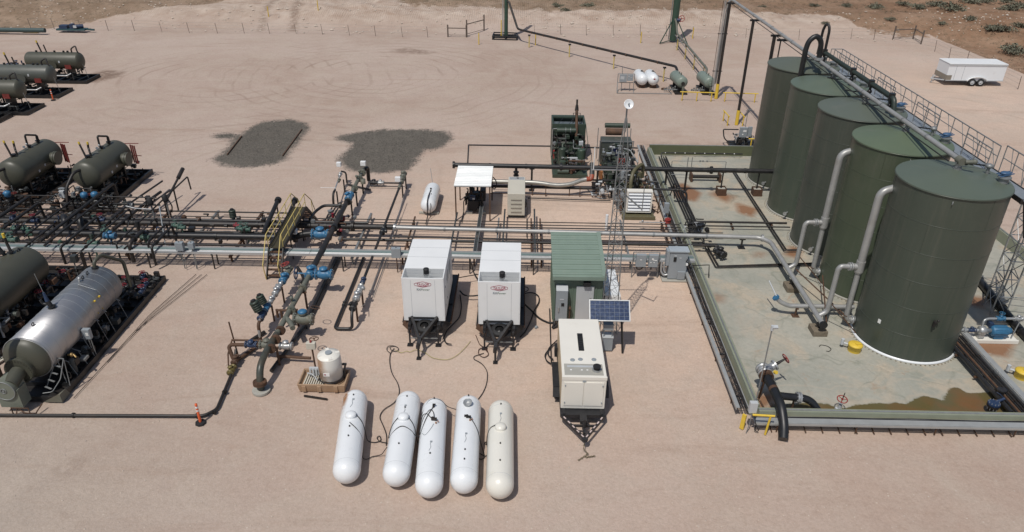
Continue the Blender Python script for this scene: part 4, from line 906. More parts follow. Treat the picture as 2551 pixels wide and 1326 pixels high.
# flare line and stacks
t = thing('flare_line', 'long brown pipe on yellow posts running to the left flare stack', 'pipeline', (0, 90, 0))
pipe([(-2.35, 94.2, 4.4), (-2.0, 93.9, 4.4), (-.9, 92.4, 1.55), (-.6, 91.9, 1.5), (15.2, 74.6, 1.62), (15.28, 74.2, 1.62), (15.3, 73.4, 1.4), (15.25, 73.0, 1.2)], .13, BLKR, t, .5, 12)
couplings([(-.6, 91.9, 1.5), (15.2, 74.6, 1.6)], 2.2, .13, BRN, t, 'pipe_joint')
for s in ((1318, 118), (1418, 142), (1528, 171), (1652, 203)):
    q = g(*s); b = MB(); b.cyl((q.x, q.y, 0), (q.x, q.y, 1.4), .07, n=9); b.build('support_post', YELF, t); MB().box((q.x, q.y, 1.4), (.3, .25, .12)).build('saddle', BLK, t)
FG = mat('dark_green_stack', (0.03, 0.065, 0.045), .45, 0, .15, 3, .15, (.08, .08, .06))
t = thing('flare_stack', 'tall slim green flare stack on a black square base left of centre', 'flare stack', (-2.5, 94.2, 0))
MB().cyl((-2.35, 94.2, .2), (-2.35, 94.2, 13), .24, n=14).build('stack', FG, t); MB().tube([(-2.75, 94.1, .3), (-2.75, 94.1, 12.5)], .07, 8).build('pilot_line', GALV, t)
b = MB()
for z in (.05, .42):
    for a, c in (((-4.0, 93.2), (-1.0, 93.0)), ((-1.0, 93.0), (-.9, 95.2)), ((-.9, 95.2), (-3.9, 95.4)), ((-3.9, 95.4), (-4.0, 93.2)), ((-3.9, 94.2), (-.95, 94.1)), ((-2.4, 93.1), (-2.4, 95.3))): b.bar((*a, z), (*c, z), .12)
for a in ((-4.0, 93.2), (-1.0, 93.0), (-.9, 95.2), (-3.9, 95.4)): b.bar((*a, 0), (*a, .45), .12)
b.build('base_frame', BLK, t); MB().cyl((-2.95, 94.1, .3), (-2.95, 94.1, 2.2), .06).build('marker_post', YEL, t)
t = thing('flare_stack', 'thick green flare stack braced by legs at top right of centre', 'flare stack', (18.38, 93.2, 0))
MB().cyl((18.4, 93.3, .2), (18.45, 93.3, 13), .42, n=16).build('stack', FG, t); b = MB()
for a in ((16.6, 92.0), (20.0, 92.0), (18.4, 95.0)): b.bar((18.4, 93.3, 3.2), (*a, .05), .09); b.bar((*a, .08), (18.4, 93.3, .3), .08)
b.build('brace_leg', FG, t); MB().tube([(17.85, 93.2, .3), (17.9, 93.2, 12)], .06, 8).build('pilot_line', GALVD, t); handwheel((19.1, 92.8, 2.9), (0, -1, .4), .35, RED, t); MB().cyl((18.6, 93, 2.7), (19.0, 92.8, 2.7), .22, n=12).build('valve_body', NAVY, t)
t = thing('flare_line', 'grey pipe on yellow posts running straight to the thick flare stack', 'pipeline', (18.3, 84, 0))
pipe([(18.35, 93.0, 2.8), (18.35, 92.0, 2.6), (18.3, 90.6, 1.6), (18.3, 74.2, 1.6), (18.25, 73.6, 1.6), (18.05, 73.0, 1.2)], .12, GRNP, t, .5, 12); pipe([(18.05, 90.4, 1.45), (18.05, 74, 1.45)], .04, GALVD, t)
couplings([(18.3, 90, 1.6), (18.3, 75, 1.6)], 3.0, .12, GALV, t, 'pipe_joint')
for s in ((1686, 125), (1706, 147), (1727, 173), (1750, 198)):
    q = g(*s); MB().cyl((q.x, q.y, 0), (q.x, q.y, 1.45), .07, n=9).build('support_post', YELF, t); MB().box((q.x, q.y, 1.45), (.25, .25, .1)).build('saddle', BLKR, t)
# propane pair far
for k, (x, lab) in enumerate(((11.75, 'white propane tank at the far side, left of the close pair'), (12.85, 'white propane tank with small diamond placard, right of the close far pair'))):
    t = thing('propane_tank', lab, 'propane tank', (x, 73, 0), 'far pair of propane tanks'); b = MB(); r = .56; A = Vector((x, 71.9, .8)); Ln = 2.9
    pr = [(r * .95 * (1 - math.cos(a)), r * math.sin(a)) for a in (0, .3, .6, .9, 1.2, 1.57)]; pr = pr + [(Ln - h, rr) for h, rr in pr[::-1]]; b.lathe(A, Vector((-.06, 1, 0)), pr, 28); b.build('shell', WHT, t)
    b = MB(); b.bx(x - .3, x + .3, 72.3, 72.45, .02, .45); b.bx(x - .35, x + .25, 74.0, 74.15, .02, .45); b.build('saddle', BRN, t); MB().tube([(x - .1, 73.5, 1.36), (x + .1, 73.2, 1.42), (x + .3, 73.5, 1.2), (x + .5, 73.2, .7)], .02, 6, .1).sph((x, 73.4, 1.36), .12).build('fitting', BLKR, t)
    if k: MB().box((x, 71.92, .98), (.25, .02, .25), 0, 0, R(45)).build('placard', WBAND, t); MB().box((x, 71.9, .98), (.12, .02, .12), 0, 0, R(45)).build('placard_mark', REDM, t)
t = thing('control_panel_rack', 'grey control panel on a pipe rack left of the far white propane tanks', 'control panel', (9.9, 71, 0))
b = MB(); x0, x1, y = 9.15, 10.75, 71.2
for a, c in (((x0, y, .02), (x0, y, 1.65)), ((x1, y, .02), (x1, y, 1.65)), ((x0, y, 1.65), (x1, y, 1.65)), ((x0, y, .8), (x1, y, .8)), ((x0, y, .05), (x0 - .1, y - 1.0, .05)), ((x1, y, .05), (x1 - .1, y - 1.0, .05)), ((x0 - .1, y - 1.0, .05), (x1 + 3.6, y - 1.0, .05)), ((x0 - .1, y - 1, .05), (x0, y, .8)), ((x0 + .4, y - .05, 0), (x0 + .4, y - .05, .8)), ((x0 + 1.2, y - .05, 0), (x0 + 1.2, y - .05, .8)), ((x1 + 3.6, y - 1.0, .05), (x1 + 3.5, y, .05))): b.cyl(a, c, .035, n=7)
b.build('rack', GALVD, t); MB().bx(9.3, 10.0, 71.0, 71.18, .9, 1.6).build('cabinet', GREY, t, .01); MB().bx(10.05, 10.6, 71.02, 71.18, 1.0, 1.6).build('cabinet', GREY, t, .01)
b = MB(); b.bx(9.38, 9.75, 70.985, 70.998, 1.15, 1.45); b.bx(10.12, 10.25, 71.0, 71.018, 1.4, 1.48); b.bx(10.35, 10.45, 71.0, 71.018, 1.3, 1.36); b.build('label_plate', GREYL, t); MB().cyl((9.55, 71.2, 1.6), (9.5, 71.2, 2.3), .03).build('conduit', GALVD, t)
b = MB(); b.ring((13.9, 71.9, .04), (0, 0, 1), .28, .05, 18, 6); tag(b.build('coiled_hose', BRN), 'small coiled brown hose on the ground beside the far white tanks', 'hose')

# cargo trailer
t = thing('cargo_trailer', 'white enclosed cargo trailer with tandem wheels parked at the far right', 'trailer', (46, 75.5, 0))
MB().bx(42.85, 48.65, 74.85, 77.1, .52, 2.15).build('body', mat('trailer_white', (.74, .77, .79), .35, 0, .03, 1, .05), t, .06)
b = MB(); b.bx(42.82, 48.68, 74.82, 77.13, 2.15, 2.22); b.build('roof', WHTG, t, .03); b = MB(); b.bx(42.83, 48.67, 74.8, 74.85, 2.02, 2.14); b.bx(42.83, 48.67, 74.81, 74.85, .5, .58); b.build('trim_rail', GREYL, t)
MB().bx(42.8, 42.85, 74.83, 77.12, .55, 1.05).build('stone_guard', mat('diamond_plate', (.30, .28, .24), .4, .5), t); MB().bx(42.83, 43.35, 74.81, 74.85, .58, 1.05).build('corner_guard', MATS['diamond_plate'], t)
for x in (45.55, 46.4):
    w = MB(); w.lathe((x, 74.72, .36), (0, 1, 0), [(0, .2), (0, .33), (.05, .37), (.2, .37), (.24, .33), (.24, 0)], 22); wo = w.build('wheel', DARK, t)
    b = MB(); b.lathe((x, 74.7, .36), (0, 1, 0), [(0, 0), (.0, .08), (.03, .1), (.04, .2), (.0, .22), (.03, .22)], 18); b.build('rim', GREYL, wo)
b = MB()
for k in range(12):
    a0 = math.pi * k / 12; a1 = math.pi * (k + 1) / 12
    b.bar((45.97 - .98 * math.cos(a0), 74.74, .5 + .42 * math.sin(a0)), (45.97 - .98 * math.cos(a1), 74.74, .5 + .42 * math.sin(a1)), .16, .03)
b.build('fender', WHTG, t); b = MB(); b.bar((42.85, 75.1, .5), (41.9, 75.9, .45), .09); b.bar((42.85, 76.8, .5), (41.9, 75.9, .45), .09); b.bar((42.05, 75.9, .05), (42.05, 75.9, .85), .07); b.build('tongue', GREYL, t); MB().box((43.2, 74.83, 2.05), (.1, .04, .08)).build('marker_light', ORG, t)

# wire fence: posts in a row, corner and gate braces
PST = mat('fence_post_steel', (0.14, 0.11, 0.09), .7, .2, .2, 6)
def fpost(x, y, h=1.35, lean=0.0): return MB().bar((x, y, zat(x, y) - .1), (x + lean, y, zat(x, y) + h), .07, .05)
px = [(78, 72), (136, 72), (204, 76), (270, 76), (335, 76), (404, 80), (472, 82), (542, 83), (609, 83), (672, 84), (738, 84), (804, 86), (871, 88), (936, 90), (1003, 92), (1066, 93), (1332, 84), (1397, 86), (1461, 88), (1528, 88), (1595, 88), (1660, 90), (1726, 92), (1858, 97), (1990, 98), (2120, 97), (2177, 99), (2329, 128), (2364, 146), (2408, 156), (2536, 222)]
proto = None; fence_pts = []
for i, p in enumerate(px):
    q = g(*p); fence_pts.append((q.x, q.y))
side = {0: 'leftmost post of the wire fence at the far edge of the yard', len(px) - 1: 'thin wire-fence post at the right edge below the trailer'}
for i, (x, y) in enumerate(fence_pts):
    lab = 'thin steel post of the wire fence along the far edge of the yard'
    if proto is None:
        proto = thing('fence_post', lab, 'fence post', (x, y, 0), 'wire fence posts'); MB().bar((x, y, -.1), (x - .12, y, 1.3), .045, .04).build('shaft', PST, proto); zz = zat(x, y); proto.location = (x, y, zz)
    else: dup(proto, (x, y, zat(x, y)), random.uniform(-.5, .5))
t = thing('fence_wire', 'thin wire strands strung along the far fence posts', 'wire', (0, 95, 0), None)
b = MB()
for (x0, y0), (x1, y1) in zip(fence_pts, fence_pts[1:]):
    if abs(x1 - x0) > 9: continue
    for h in (.55, .95, 1.3): b.cyl((x0, y0, zat(x0, y0) + h), (x1, y1, zat(x1, y1) + h), .008, n=3, caps=False)
b.build('wire_mesh', GALVD, t)
def hbrace(label, pts, h, m=PST, r=.09):
    t = thing('fence_brace', label, 'fence brace', (pts[0][0], pts[0][1], 0))
    for x, y in pts: MB().cyl((x, y, zat(x, y) - .1), (x, y, zat(x, y) + h), r, n=9).build('post', m, t)
    for (x0, y0), (x1, y1) in zip(pts, pts[1:]): MB().cyl((x0, y0, h * .72), (x1, y1, h * .72), r * .7, n=8).build('cross_rail', m, t); MB().cyl((x0, y0, .25), (x1, y1, .25), r * .3, n=6).build('lower_rail', m, t)
    return t
hbrace('dark H-shaped fence brace left of the slim flare stack', [xy(1116, 92), xy(1162, 93), ], 1.5)
hbrace('dark H-shaped gate brace set back beside the slim flare stack', [xy(1163, 90), xy(1206, 78)], 2.0)
hbrace('three-post corner brace of the fence near the white trailer', [xy(2224, 99), xy(2274, 97), xy(2294, 110)], 1.7)
MB().bx(43.6, 43.62, 74.835, 74.849, .6, 2.0).bx(44.4, 44.42, 74.835, 74.849, .6, 2.0).build('door_seam', GREY, bpy.data.objects['cargo_trailer'])
t = thing('marker_post', 'thin yellow pipeline marker in front of the slim flare stack', 'marker', (0, 0, 0), 'yellow pipeline markers'); MB().cyl((0, 0, 0), (0, 0, 1.35), .06, n=8).build('shaft', YEL, t)
for i, (p, l) in enumerate((((1193, 111), None), ((668, 32), 'yellow pipeline marker on the bank, left of the pair above the tracks'), ((793, 28), 'yellow pipeline marker on the bank, right of the pair above the tracks'), ((1596, 107), 'yellow marker post by the fence between the two flare stacks'), ((1725, 96), 'yellow marker post right of the thick flare stack'), ((1334, 112), 'yellow marker post beside the brown flare line start'))):
    q = g(p[0], p[1], 0 if i in (0, 3, 4, 5) else 1.3); z = zat(q.x, q.y)
    if i == 0: t.location = (q.x, q.y, 0)
    else: dup(t, (q.x, q.y, z), 0, l)
# equipment at far upper left
t = thing('blue_equipment', 'low blue-green wheeled equipment on the ground at the far left fence', 'equipment', (0, 0, 0)); q = g(186, 80); x, y = q.x, q.y; t.location = (x, y, 0)
b = MB(); b.bx(x - 2.0, x + 1.6, y - .5, y + .5, .25, .45); b.bar((x + 1.6, y, .35), (x + 2.6, y, .3), .2); b.build('frame', mat('teal_paint', (.03, .075, .085), .5), t)
b = MB(); b.bx(x - 1.6, x - .6, y - .4, y + .4, .45, .85); b.cyl((x + .2, y - .3, .7), (x + 1.2, y + .2, .7), .25, n=12); b.bx(x - .3, x + .1, y - .3, y + .3, .45, 1.0); b.build('machinery', NAVY, t); MB().box((x + .5, y - .5, .75), (.4, .1, .3)).build('panel', GREYL, t)
t = thing('long_pipe', 'long dark teal pipe with yellow timbers lying at the far left edge', 'pipe', (0, 0, 0)); a, c = g(-120, 73, .5), g(112, 76, .5); t.location = (c.x, c.y, 0)
MB().tube([a, c], .28, 12).build('barrel', mat('teal_pipe', (.04, .07, .07), .5), t); MB().bar(g(55, 79, .1), g(95, 80, .1), .3, .12).build('timber', YEL, t)
# ------------------------------------------------------------------ middle yard
def lettering(txt, name, size, loc, m, parent, rx=math.pi / 2, rz=0.0, shear=0.0, ext=.004, bold=0.0, sx=1.0):
    cu = bpy.data.curves.new('t', 'FONT'); cu.body = txt; cu.size = size; cu.align_x = 'CENTER'; cu.align_y = 'CENTER'; cu.extrude = ext; cu.shear = shear; cu.offset = bold
    o = bpy.data.objects.new('t', cu); COL.objects.link(o); bpy.context.view_layer.update()
    me = bpy.data.meshes.new_from_object(o.evaluated_get(bpy.context.evaluated_depsgraph_get())); bpy.data.objects.remove(o)
    me.name = name; me.transform(Matrix.Rotation(rz, 4, 'Z') @ Matrix.Rotation(rx, 4, 'X') @ Matrix.Diagonal((sx, 1, 1, 1))); me.materials.clear(); me.materials.append(m)
    r = bpy.data.objects.new(name, me); COL.objects.link(r); r.parent = parent; org = parent.location if parent else Vector((0, 0, 0)); r.location = Vector(loc) - org; return r

# --- rack pipes to the right (x from the meter runs to the tanks)
def line_x(label, y, z, x0, x1, r, m, tail=None, legs=None, dx=0.0):
    t = thing('rack_pipe', label, 'pipeline', (x0, y, 0), 'straight pipes of the yard rack'); pts = [(x0, y, z), (x1, y + dx, z)]
    if tail: pts += tail
    pipe(pts, r, m, t, n=12 if r > .08 else 8)
    if r > .05: couplings(pts[:2], 4.5, r, m, t, 'weld_seam')
    return t
RX = 10.6
line_x('topmost thin dark pipe of the rack, farthest from the camera', 40.25, .5, -40, RX, .032, BLKR)
line_x('second thin dark pipe from the far side of the rack', 39.85, .5, -40, RX, .032, BLKR)
line_x('third thin dark pipe from the far side of the rack', 39.5, .5, -40, RX - .1, .03, BLK)
line_x('thin dark pipe just behind the silver header', 39.1, .55, -8.3, RX + 1.4, .03, BLK)
line_x('thin dark pipe just in front of the silver header', 37.95, .5, -7.5, RX, .04, BLKR)
line_x('thicker black pipe in front of the silver header, ending at black valves', 37.55, .5, -10.6, RX + .6, .085, BLKR, [(RX + .7, 37.5, .5), (RX + 1.1, 36.9, .3)])
line_x('low thin pipe on the ground, farther of three behind the white generators', 37.0, .12, -9.5, RX - 1, .03, BLKR)
line_x('low thin pipe on the ground, middle of three behind the white generators', 36.55, .12, -9.5, RX - 1, .03, BLKR)
line_x('low thin pipe on the ground beside the cable tray', 35.95, .3, -9.5, RX - 1, .035, BLK)
# left half
line_x('fat black pipe of the left rack that runs into the silver header', 38.75, .74, -40, -7.55, .17, BLKR)
line_x('fat black pipe of the left rack ending in an offset at the big blue valve', 37.25, .72, -40, -13.1, .18, BLK, [(-12.5, 37.35, .9), (-11.9, 37.35, .95)])
line_x('medium black pipe between the two fat pipes of the left rack', 38.0, .6, -40, -13.8, .07, BLKR)
line_x('medium black pipe behind the fat pipes of the left rack', 39.35, .7, -40, -9.2, .085, BLK)
line_x('dark pipe along the far edge of the left rack', 40.7, .62, -40, -13.2, .05, BLKR)
line_x('dark pipe beside the cable tray in the left rack', 36.4, .6, -40, -15.3, .05, BLKR)
line_x('slim pipe nearest the cable tray in the left rack', 36.05, .55, -40, -14.0, .035, BLK)
line_x('dark pipe hugging the cable tray, left rack', 35.7, .6, -40, RX - 1.5, .06, BLK)
flange((-10.0, 38.75, .74), (1, 0, 0), .17, BLKR, bpy.data.objects['rack_pipe.009']); flange((-13.0, 37.25, .72), (1, 0, 0), .17, BLK, bpy.data.objects['rack_pipe.010'])
xs_ = [-38, -34.5, -31, -28, -25, -22, -19, -16.2, -14.0, -9.4, -6.6, -2.6, -1.4, .6, 1.15, 6.1, 8.6]
for i, x in enumerate(xs_):
    far = 41.3 if x < -9 else 40.6
    b = MB(); b.bar((x, 35.4, .38), (x, far, .38), .12, .14)
    if x > -9: b = MB(); b.bar((x, 35.6, .36), (x, far + .3, .42), .09, .08)
    for y in (35.6, 37.6, far - .2): b.bar((x, y, 0), (x, y, .36), .09)
    if i == 0: tag(b.build('pipe_sleeper', BRN), 'low steel sleeper frame carrying the yard rack pipes', 'pipe support', 'sleeper frames under the rack'); sl0 = bpy.data.objects['pipe_sleeper']
    else: o = tag(b.build('pipe_sleeper', BRN if i % 3 else GALVD), 'low steel sleeper frame carrying the yard rack pipes', 'pipe support', 'sleeper frames under the rack')
# cable tray along the rack
TW = mat('bright_tray_steel', (.44, .45, .45), .4, .3, .1, 4, .15, (.36, .33, .3)); TT_ = mat('teal_conduit', (.12, .17, .17), .5, .2, .1, 5)
def conduits(label, x0, x1):
    t = thing('cable_tray', label, 'cable tray', (x0, 35, 0), 'long cable tray of the yard'); z = 1.0
    b = MB(); b.bar((x0, 34.68, z), (x1, 34.68, z), .03, .13); b.bar((x0, 35.3, z), (x1, 35.3, z), .03, .13); b.build('side_rail', TW, t)
    for y, r, m in ((34.78, .04, TW), (34.9, .035, GALV), (35.02, .05, TT_), (35.14, .04, TT_), (35.23, .03, GALVD)):
        MB().cyl((x0, y, z + .03), (x1, y, z + .03), r, n=8).build('conduit', m, t)
    b = MB(); n = int((x1 - x0) / .6)
    for i in range(n): b.bar((x0 + i * .6 + .2, 34.68, z - .03), (x0 + i * .6 + .2, 35.3, z - .03), .04, .03)
    b.build('rung_grating', TW, t); n = max(2, int((x1 - x0) / 3.4))
    for i in range(n):
        x = x0 + (i + .5) * (x1 - x0) / n; b = MB(); b.bar((x, 34.72, 0), (x, 34.72, z - .06), .06); b.bar((x, 35.26, 0), (x, 35.26, z - .06), .06); b.bar((x, 34.6, z - .08), (x, 35.4, z - .08), .05); b.build('stanchion', BLKR, t)
conduits('pale cable tray with conduits crossing the whole yard, left part up to the meter runs', -40, -11.5)
conduits('pale cable tray with conduits passing behind the generators and the green shed', -11.48, 9.4)

# --- crossover stairs
t = thing('crossover_stairs', 'black crossover stairs with yellow handrails bridging the pipe rack', 'stairs', (-13.25, 37, 0))
xl, xr = -13.66, -12.86; P_ = [(33.72, 0.0), (34.72, 1.32), (39.45, 1.58), (41.15, 0.0)]
for x in (xl, xr):
    b = MB()
    for (y0, z0), (y1, z1) in zip(P_, P_[1:]): b.bar((x, y0, z0 + .02), (x, y1, z1 + .02), .05, .2)
    b.build('stringer', BLK, t)
b = MB(); b.bar((xl + .03 + .37, 34.7, 1.37), (xl + .4, 39.45, 1.63), .72, .03); b.build('deck', mat('olive_deck_grating', (.05, .042, .022), .7, .1, .2, 20), t)
for k in range(5): y = 33.78 + k * .21; MB().bx(xl + .03, xr - .03, y, y + .19, .12 + k * .25, .15 + k * .25).build('tread', BRN, t)
for k in range(6): y = 39.6 + k * .26; MB().bx(xl + .03, xr - .03, y, y + .2, 1.42 - k * .25, 1.45 - k * .25).build('tread', BRN, t)
b = MB()
for y, z in ((36.0, 1.4), (38.2, 1.5)):
    for x in (xl, xr): b.bar((x, y, 0), (x, y, z), .06)
b.build('support_leg', BLK, t)
for x in (xl, xr):
    b = MB(); T_ = [(x, 33.66, .02), (x, 33.5, .95), (x, 34.62, 2.22), (x, 39.5, 2.48), (x, 40.6, 1.6), (x, 41.1, .7)]
    b.tube(T_, .027, 7, .05); b.tube([(x, 34.75, 1.75), (x, 39.4, 2.02)], .02, 6)
    for k in range(5): y = 34.75 + k * 1.17; z = 1.32 + (y - 34.72) * .055; b.cyl((x, y, z), (x, y - .05, z + .9), .02, n=6)
    b.cyl((x, 40.6, .5), (x, 40.6, 1.6), .02, n=6); b.build('handrail', YELF, t)

# --- meter runs
def seg(t, pts, r, m, joints=0, name='pipe'):
    pipe(pts, r, m, t, n=14, name=name)
t = thing('meter_run', 'main olive and black meter run crossing over the rack, ending in a fat downward elbow', 'meter run', (-10.9, 35, 0)); x = -10.85; z = 1.1
seg(t, [(x - .08, 46.9, z), (x - .05, 41.7, z)], .12, GRNP); seg(t, [(x - .05, 41.6, z), (x, 32.9, z + .02)], .15, BLKR); seg(t, [(x, 32.5, z), (x - .1, 27.0, z)], .125, GRNP)
seg(t, [(x - .1, 27.0, z), (x - .12, 25.3, z + .05), (x - .12, 24.65, z - .1), (x - .1, 24.35, z - .7), (x - .1, 24.35, .12)], .15, mat('dark_teal_elbow', (.05, .055, .045), .4, 0, .3, 4, .6, (.09, .06, .035)), name='down_elbow')
for y, m in ((46.2, GRNP), (45.2, GRNP), (43.6, GRNP), (41.45, BLK), (37.8, BLK), (31.0, GRNP), (29.0, GRNP), (27.3, BRN), (26.6, BRN), (25.9, BRN)): flange((x, y, z), (0, 1, 0), .125, m, t, .07)
flange((x - .1, 24.35, .45), (0, .1, 1), .165, BRN, t, .08); MB().cyl((x - .1, 24.35, .0), (x - .1, 24.35, .1), .38, n=20).build('ground_sleeve', CONC, t)
valve((x - .05, 42.2, z), (0, 1, 0), .14, BLUE, t, up=(-.5, 0, .9)); valve((x, 32.6, z), (0, 1, 0), .15, BLUE, t, up=(0, 0, 1)); handwheel((x - .75, 32.5, z), (1, 0, 0), .3, NAVY, t); MB().cyl((x - .75, 32.5, z), (x - .1, 32.5, z), .04, n=8).build('valve_stem', BLUE, t)
seg(t, [(x - .1, 28.4, z), (x + .3, 27.9, z), (x + .5, 27.5, z)], .12, GRNP, name='side_branch')
valve((-10.12, 32.4, 1.12), (1, 0, 0), .165, BLUE, t); valve((-11.5, 37.15, 1.0), (1, 0, 0), .18, BLUE, t); flange((-10.95, 37.15, 1.0), (1, 0, 0), .16, BLK, t)
v = valve((-10.1, 28.35, 1.05), (1, 0, 0), .17, GRNP, t); MB().lathe((-10.1, 28.35, 1.42), (0, 0, 1), [(0, .2), (.06, .22), (.12, .14), (.14, 0)], 16).build('bonnet_cap', BLUE, v)
MB().ring((-9.75, 29.2, 1.15), (.2, .3, 1), .22, .02, 20, 5).build('handwheel', BRN, t); handwheel((-9.35, 27.2, .75), (0, .1, 1), .2, BRN, t)
b = MB(); b.cyl((-11.5, 28.9, 1.15), (x, 28.9, 1.15), .06); b.cyl((-11.5, 28.9, .75), (-11.5, 28.9, 1.2), .06); b.cyl((-11.3, 28.9, .75), (-11.3, 28.9, 1.2), .06); b.build('orifice_tap', BRN, t)
b = MB()
for y in (45.8, 44.9, 29.6): b.sph((x - .12, y, 1.4), .1); b.cyl((x - .12, y, 1.1), (x - .12, y, 1.35), .04)
b.build('gauge_head', GRNP, t)
MB().bx(x - .2, x + .15, 46.6, 46.85, 1.45, 1.75).build('transmitter_box', WHTG, t, .02); b = MB(); b.lathe((x + .25, 45.0, .85), (0, 0, 1), [(0, .17), (.3, .17), (.3, 0)], 14); b.build('volume_bottle', GRNP, t)
for y in (45.3, 43.3, 41.8, 30.9, 29.3, 26.2): b = MB(); b.cyl((x + .12, y, 0), (x + .12, y, z - .15), .055, n=9); b.box((x, y, z - .17), (.4, .12, .06)); b.build('support_leg', BRN if y < 35 else BLKR, t)
seg(t, [(x + .02, 46.9, z), (x + .12, 47.3, z), (x + .12, 47.3, .1)], .13, BLKR, name='end_elbow')
t = thing('meter_run', 'slim meter run with silver valves and two ribbed green actuators, left of the main run', 'meter run', (-12.2, 30, 0)); x = -12.15; z = .95
seg(t, [(-10.3, 45.7, .1), (-12.1, 46.6, .1), (-12.15, 46.8, .9), (x - .3, 46.7, 1.0)], .06, BLKR); seg(t, [(x - .3, 46.7, z), (x, 43.3, z)], .045, GALV); seg(t, [(x, 43.6, z), (x, 43.1, z), (x, 42.9, .6), (x, 42.85, .1)], .075, BLKR)
valve((x - .25, 46.2, z), (0, 1, 0), .07, GALV, t); valve((x - .1, 45.2, z), (0, 1, 0), .06, GRNP, t); MB().bx(x - .55, x - .25, 46.6, 46.85, 1.35, 1.65).build('transmitter_box', WHTG, t, .02); MB().cyl((x - .9, 43.5, 1.15), (x + .1, 43.5, 1.15), .015, n=5).build('vent_tube', WBAND, t)
for y in (45.5, 43.5, 31.4, 29.7): b = MB(); b.cyl((x + .12, y, 0), (x + .12, y, z - .06), .05, n=8); b.build('support_leg', BRN if y < 35 else BLKR, t)
seg(t, [(x, 32.6, z), (x, 28.6, z), (x, 28.15, z), (x, 28.0, .6), (x, 28.0, .1)], .07, GALV); seg(t, [(x, 28.4, z), (x, 28.05, .9), (x, 28.0, .1)], .078, BRN, name='down_leg')
valve((x, 32.2, z), (0, 1, 0), .12, BLUE, t); valve((x, 33.0, z), (0, 1, 0), .1, GRNP, t, wheel=.22, wm=RED, up=(-.3, 0, 1)); valve((x, 30.9, z), (0, 1, 0), .1, GALV, t); valve((x, 31.4, z), (0, 1, 0), .08, GALV, t, up=(-1, 0, .4)); valve((x, 30.1, z), (0, 1, 0), .08, GALV, t)
valve((x - .02, 29.4, z), (0, 1, 0), .09, BLUE, t, act=.19, up=(-.35, 0, 1)); valve((x - .02, 28.7, z), (0, 1, 0), .1, NAVY, t, act=.22, up=(-.35, 0, 1)); seg(t, [(x + .3, 33.5, .95), (x + .62, 33.3, .5), (x + .7, 33.1, .06)], .08, BLK, name='bypass')
t = thing('meter_run', 'slim black meter run with silver valves, right of the main run', 'meter run', (-8.05, 37, 0)); x = -8.05; z = .95
seg(t, [(x, 44.0, z), (x, 32.4, z)], .075, BLKR); seg(t, [(x, 32.3, z), (x, 29.6, z)], .06, GALV); seg(t, [(x, 29.9, z), (x, 29.4, .95), (x + .02, 29.05, .6), (x + .02, 29.0, .1), (x - .85, 29.0, .1), (x - .85, 36.2, .1)], .075, BLK, name='return_line')
seg(t, [(x - .1, 46.4, z), (x, 44, z)], .1, GRNP); valve((x - .05, 46.3, z), (0, 1, 0), .12, GRNP, t, up=(-.1, 0, 1)); valve((x, 45.3, z), (0, 1, 0), .1, GRNP, t); MB().bx(x - .3, x + .05, 44.4, 44.65, 1.25, 1.55).build('transmitter_box', WHTG, t, .02)
valve((x, 32.1, z), (0, 1, 0), .08, NAVY, t); valve((x, 31.3, z), (0, 1, 0), .1, GALV, t, up=(1, 0, .3)); valve((x, 30.6, z), (0, 1, 0), .11, GALV, t); valve((x, 29.7, z), (0, 1, 0), .1, BLKR, t, up=(-.6, 0, .6)); valve((x - .85, 31.2, .12), (0, 1, 0), .06, BLK, t); valve((x, 37.9, .9), (0, 1, 0), .1, BLK, t, up=(1, 0, 0))
for y in (46.2, 44.7, 31.2, 29.8): b = MB(); b.cyl((x + .1, y, 0), (x + .1, y, z - .06), .05, n=8); b.build('support_leg', BRN if y < 35 else BLKR, t)
b = MB(); b.tube([(x + .35, 43.6, .6), (x + .4, 39, .2), (x + .3, 31, .3), (x + .35, 29.9, .8)], .02, 6, .2); b.tube([(x + .45, 41.5, .06), (x + .5, 36, .06), (x + .45, 32, .06)], .015, 5); b.build('sensing_line', GALVD, t)
seg(thing('link_pipe', 'slim dark pipe joining the far ends of the meter runs', 'pipeline', (-9, 46.5, 0)), [(-10.5, 46.5, .28), (-8.2, 46.5, .28)], .06, BLKR); lp = bpy.data.objects['link_pipe']; valve((-10.2, 46.5, .28), (1, 0, 0), .1, BLK, lp); valve((-9.75, 46.5, .28), (1, 0, 0), .09, GALV, lp); MB().cyl((-10.6, 46.2, .15), (-8.2, 46.2, .15), .03, n=6).build('pipe', BLKR, lp)
t = thing('tie_in_pipe', 'bent black pipe joining the far end of the main meter run to the rack', 'pipeline', (-12, 42, 0))
seg(t, [(-11.1, 41.35, .9), (-12.35, 41.3, .9), (-12.7, 40.6, .8), (-12.75, 39.5, .8)], .09, BLK); flange((-11.3, 41.34, .9), (1, 0, 0), .12, BLK, t)
for k in range(3): seg(t, [(-12.2 + k * .2, 42.6, .15), (-12.2 + k * .2, 39.4, .12)], .05, BLKR)
t = thing('ground_pipe', 'paired black pipes lying on the ground right of the main meter run', 'pipeline', (-10.4, 30, 0))
seg(t, [(-10.4, 36.4, .12), (-10.4, 29.0, .12), (-10.9, 25.6, .12)], .09, BLK); seg(t, [(-10.22, 36.2, .08), (-10.25, 29, .08)], .05, BLKR); seg(t, [(-9.35, 26.4, .25), (-10.9, 26.5, .25)], .07, BRN)
seg(thing('ground_pipe', 'black pipes angling under the crossover stairs from the small red valve', 'pipeline', (-11.5, 34, 0)), [(-11.6, 33.2, .1), (-11.45, 36.8, .12)], .1, BLK)
t = thing('riser_manifold', 'rust-brown branch piping beside the fat elbow, joining the long ground line', 'manifold', (-12.3, 26.5, 0))
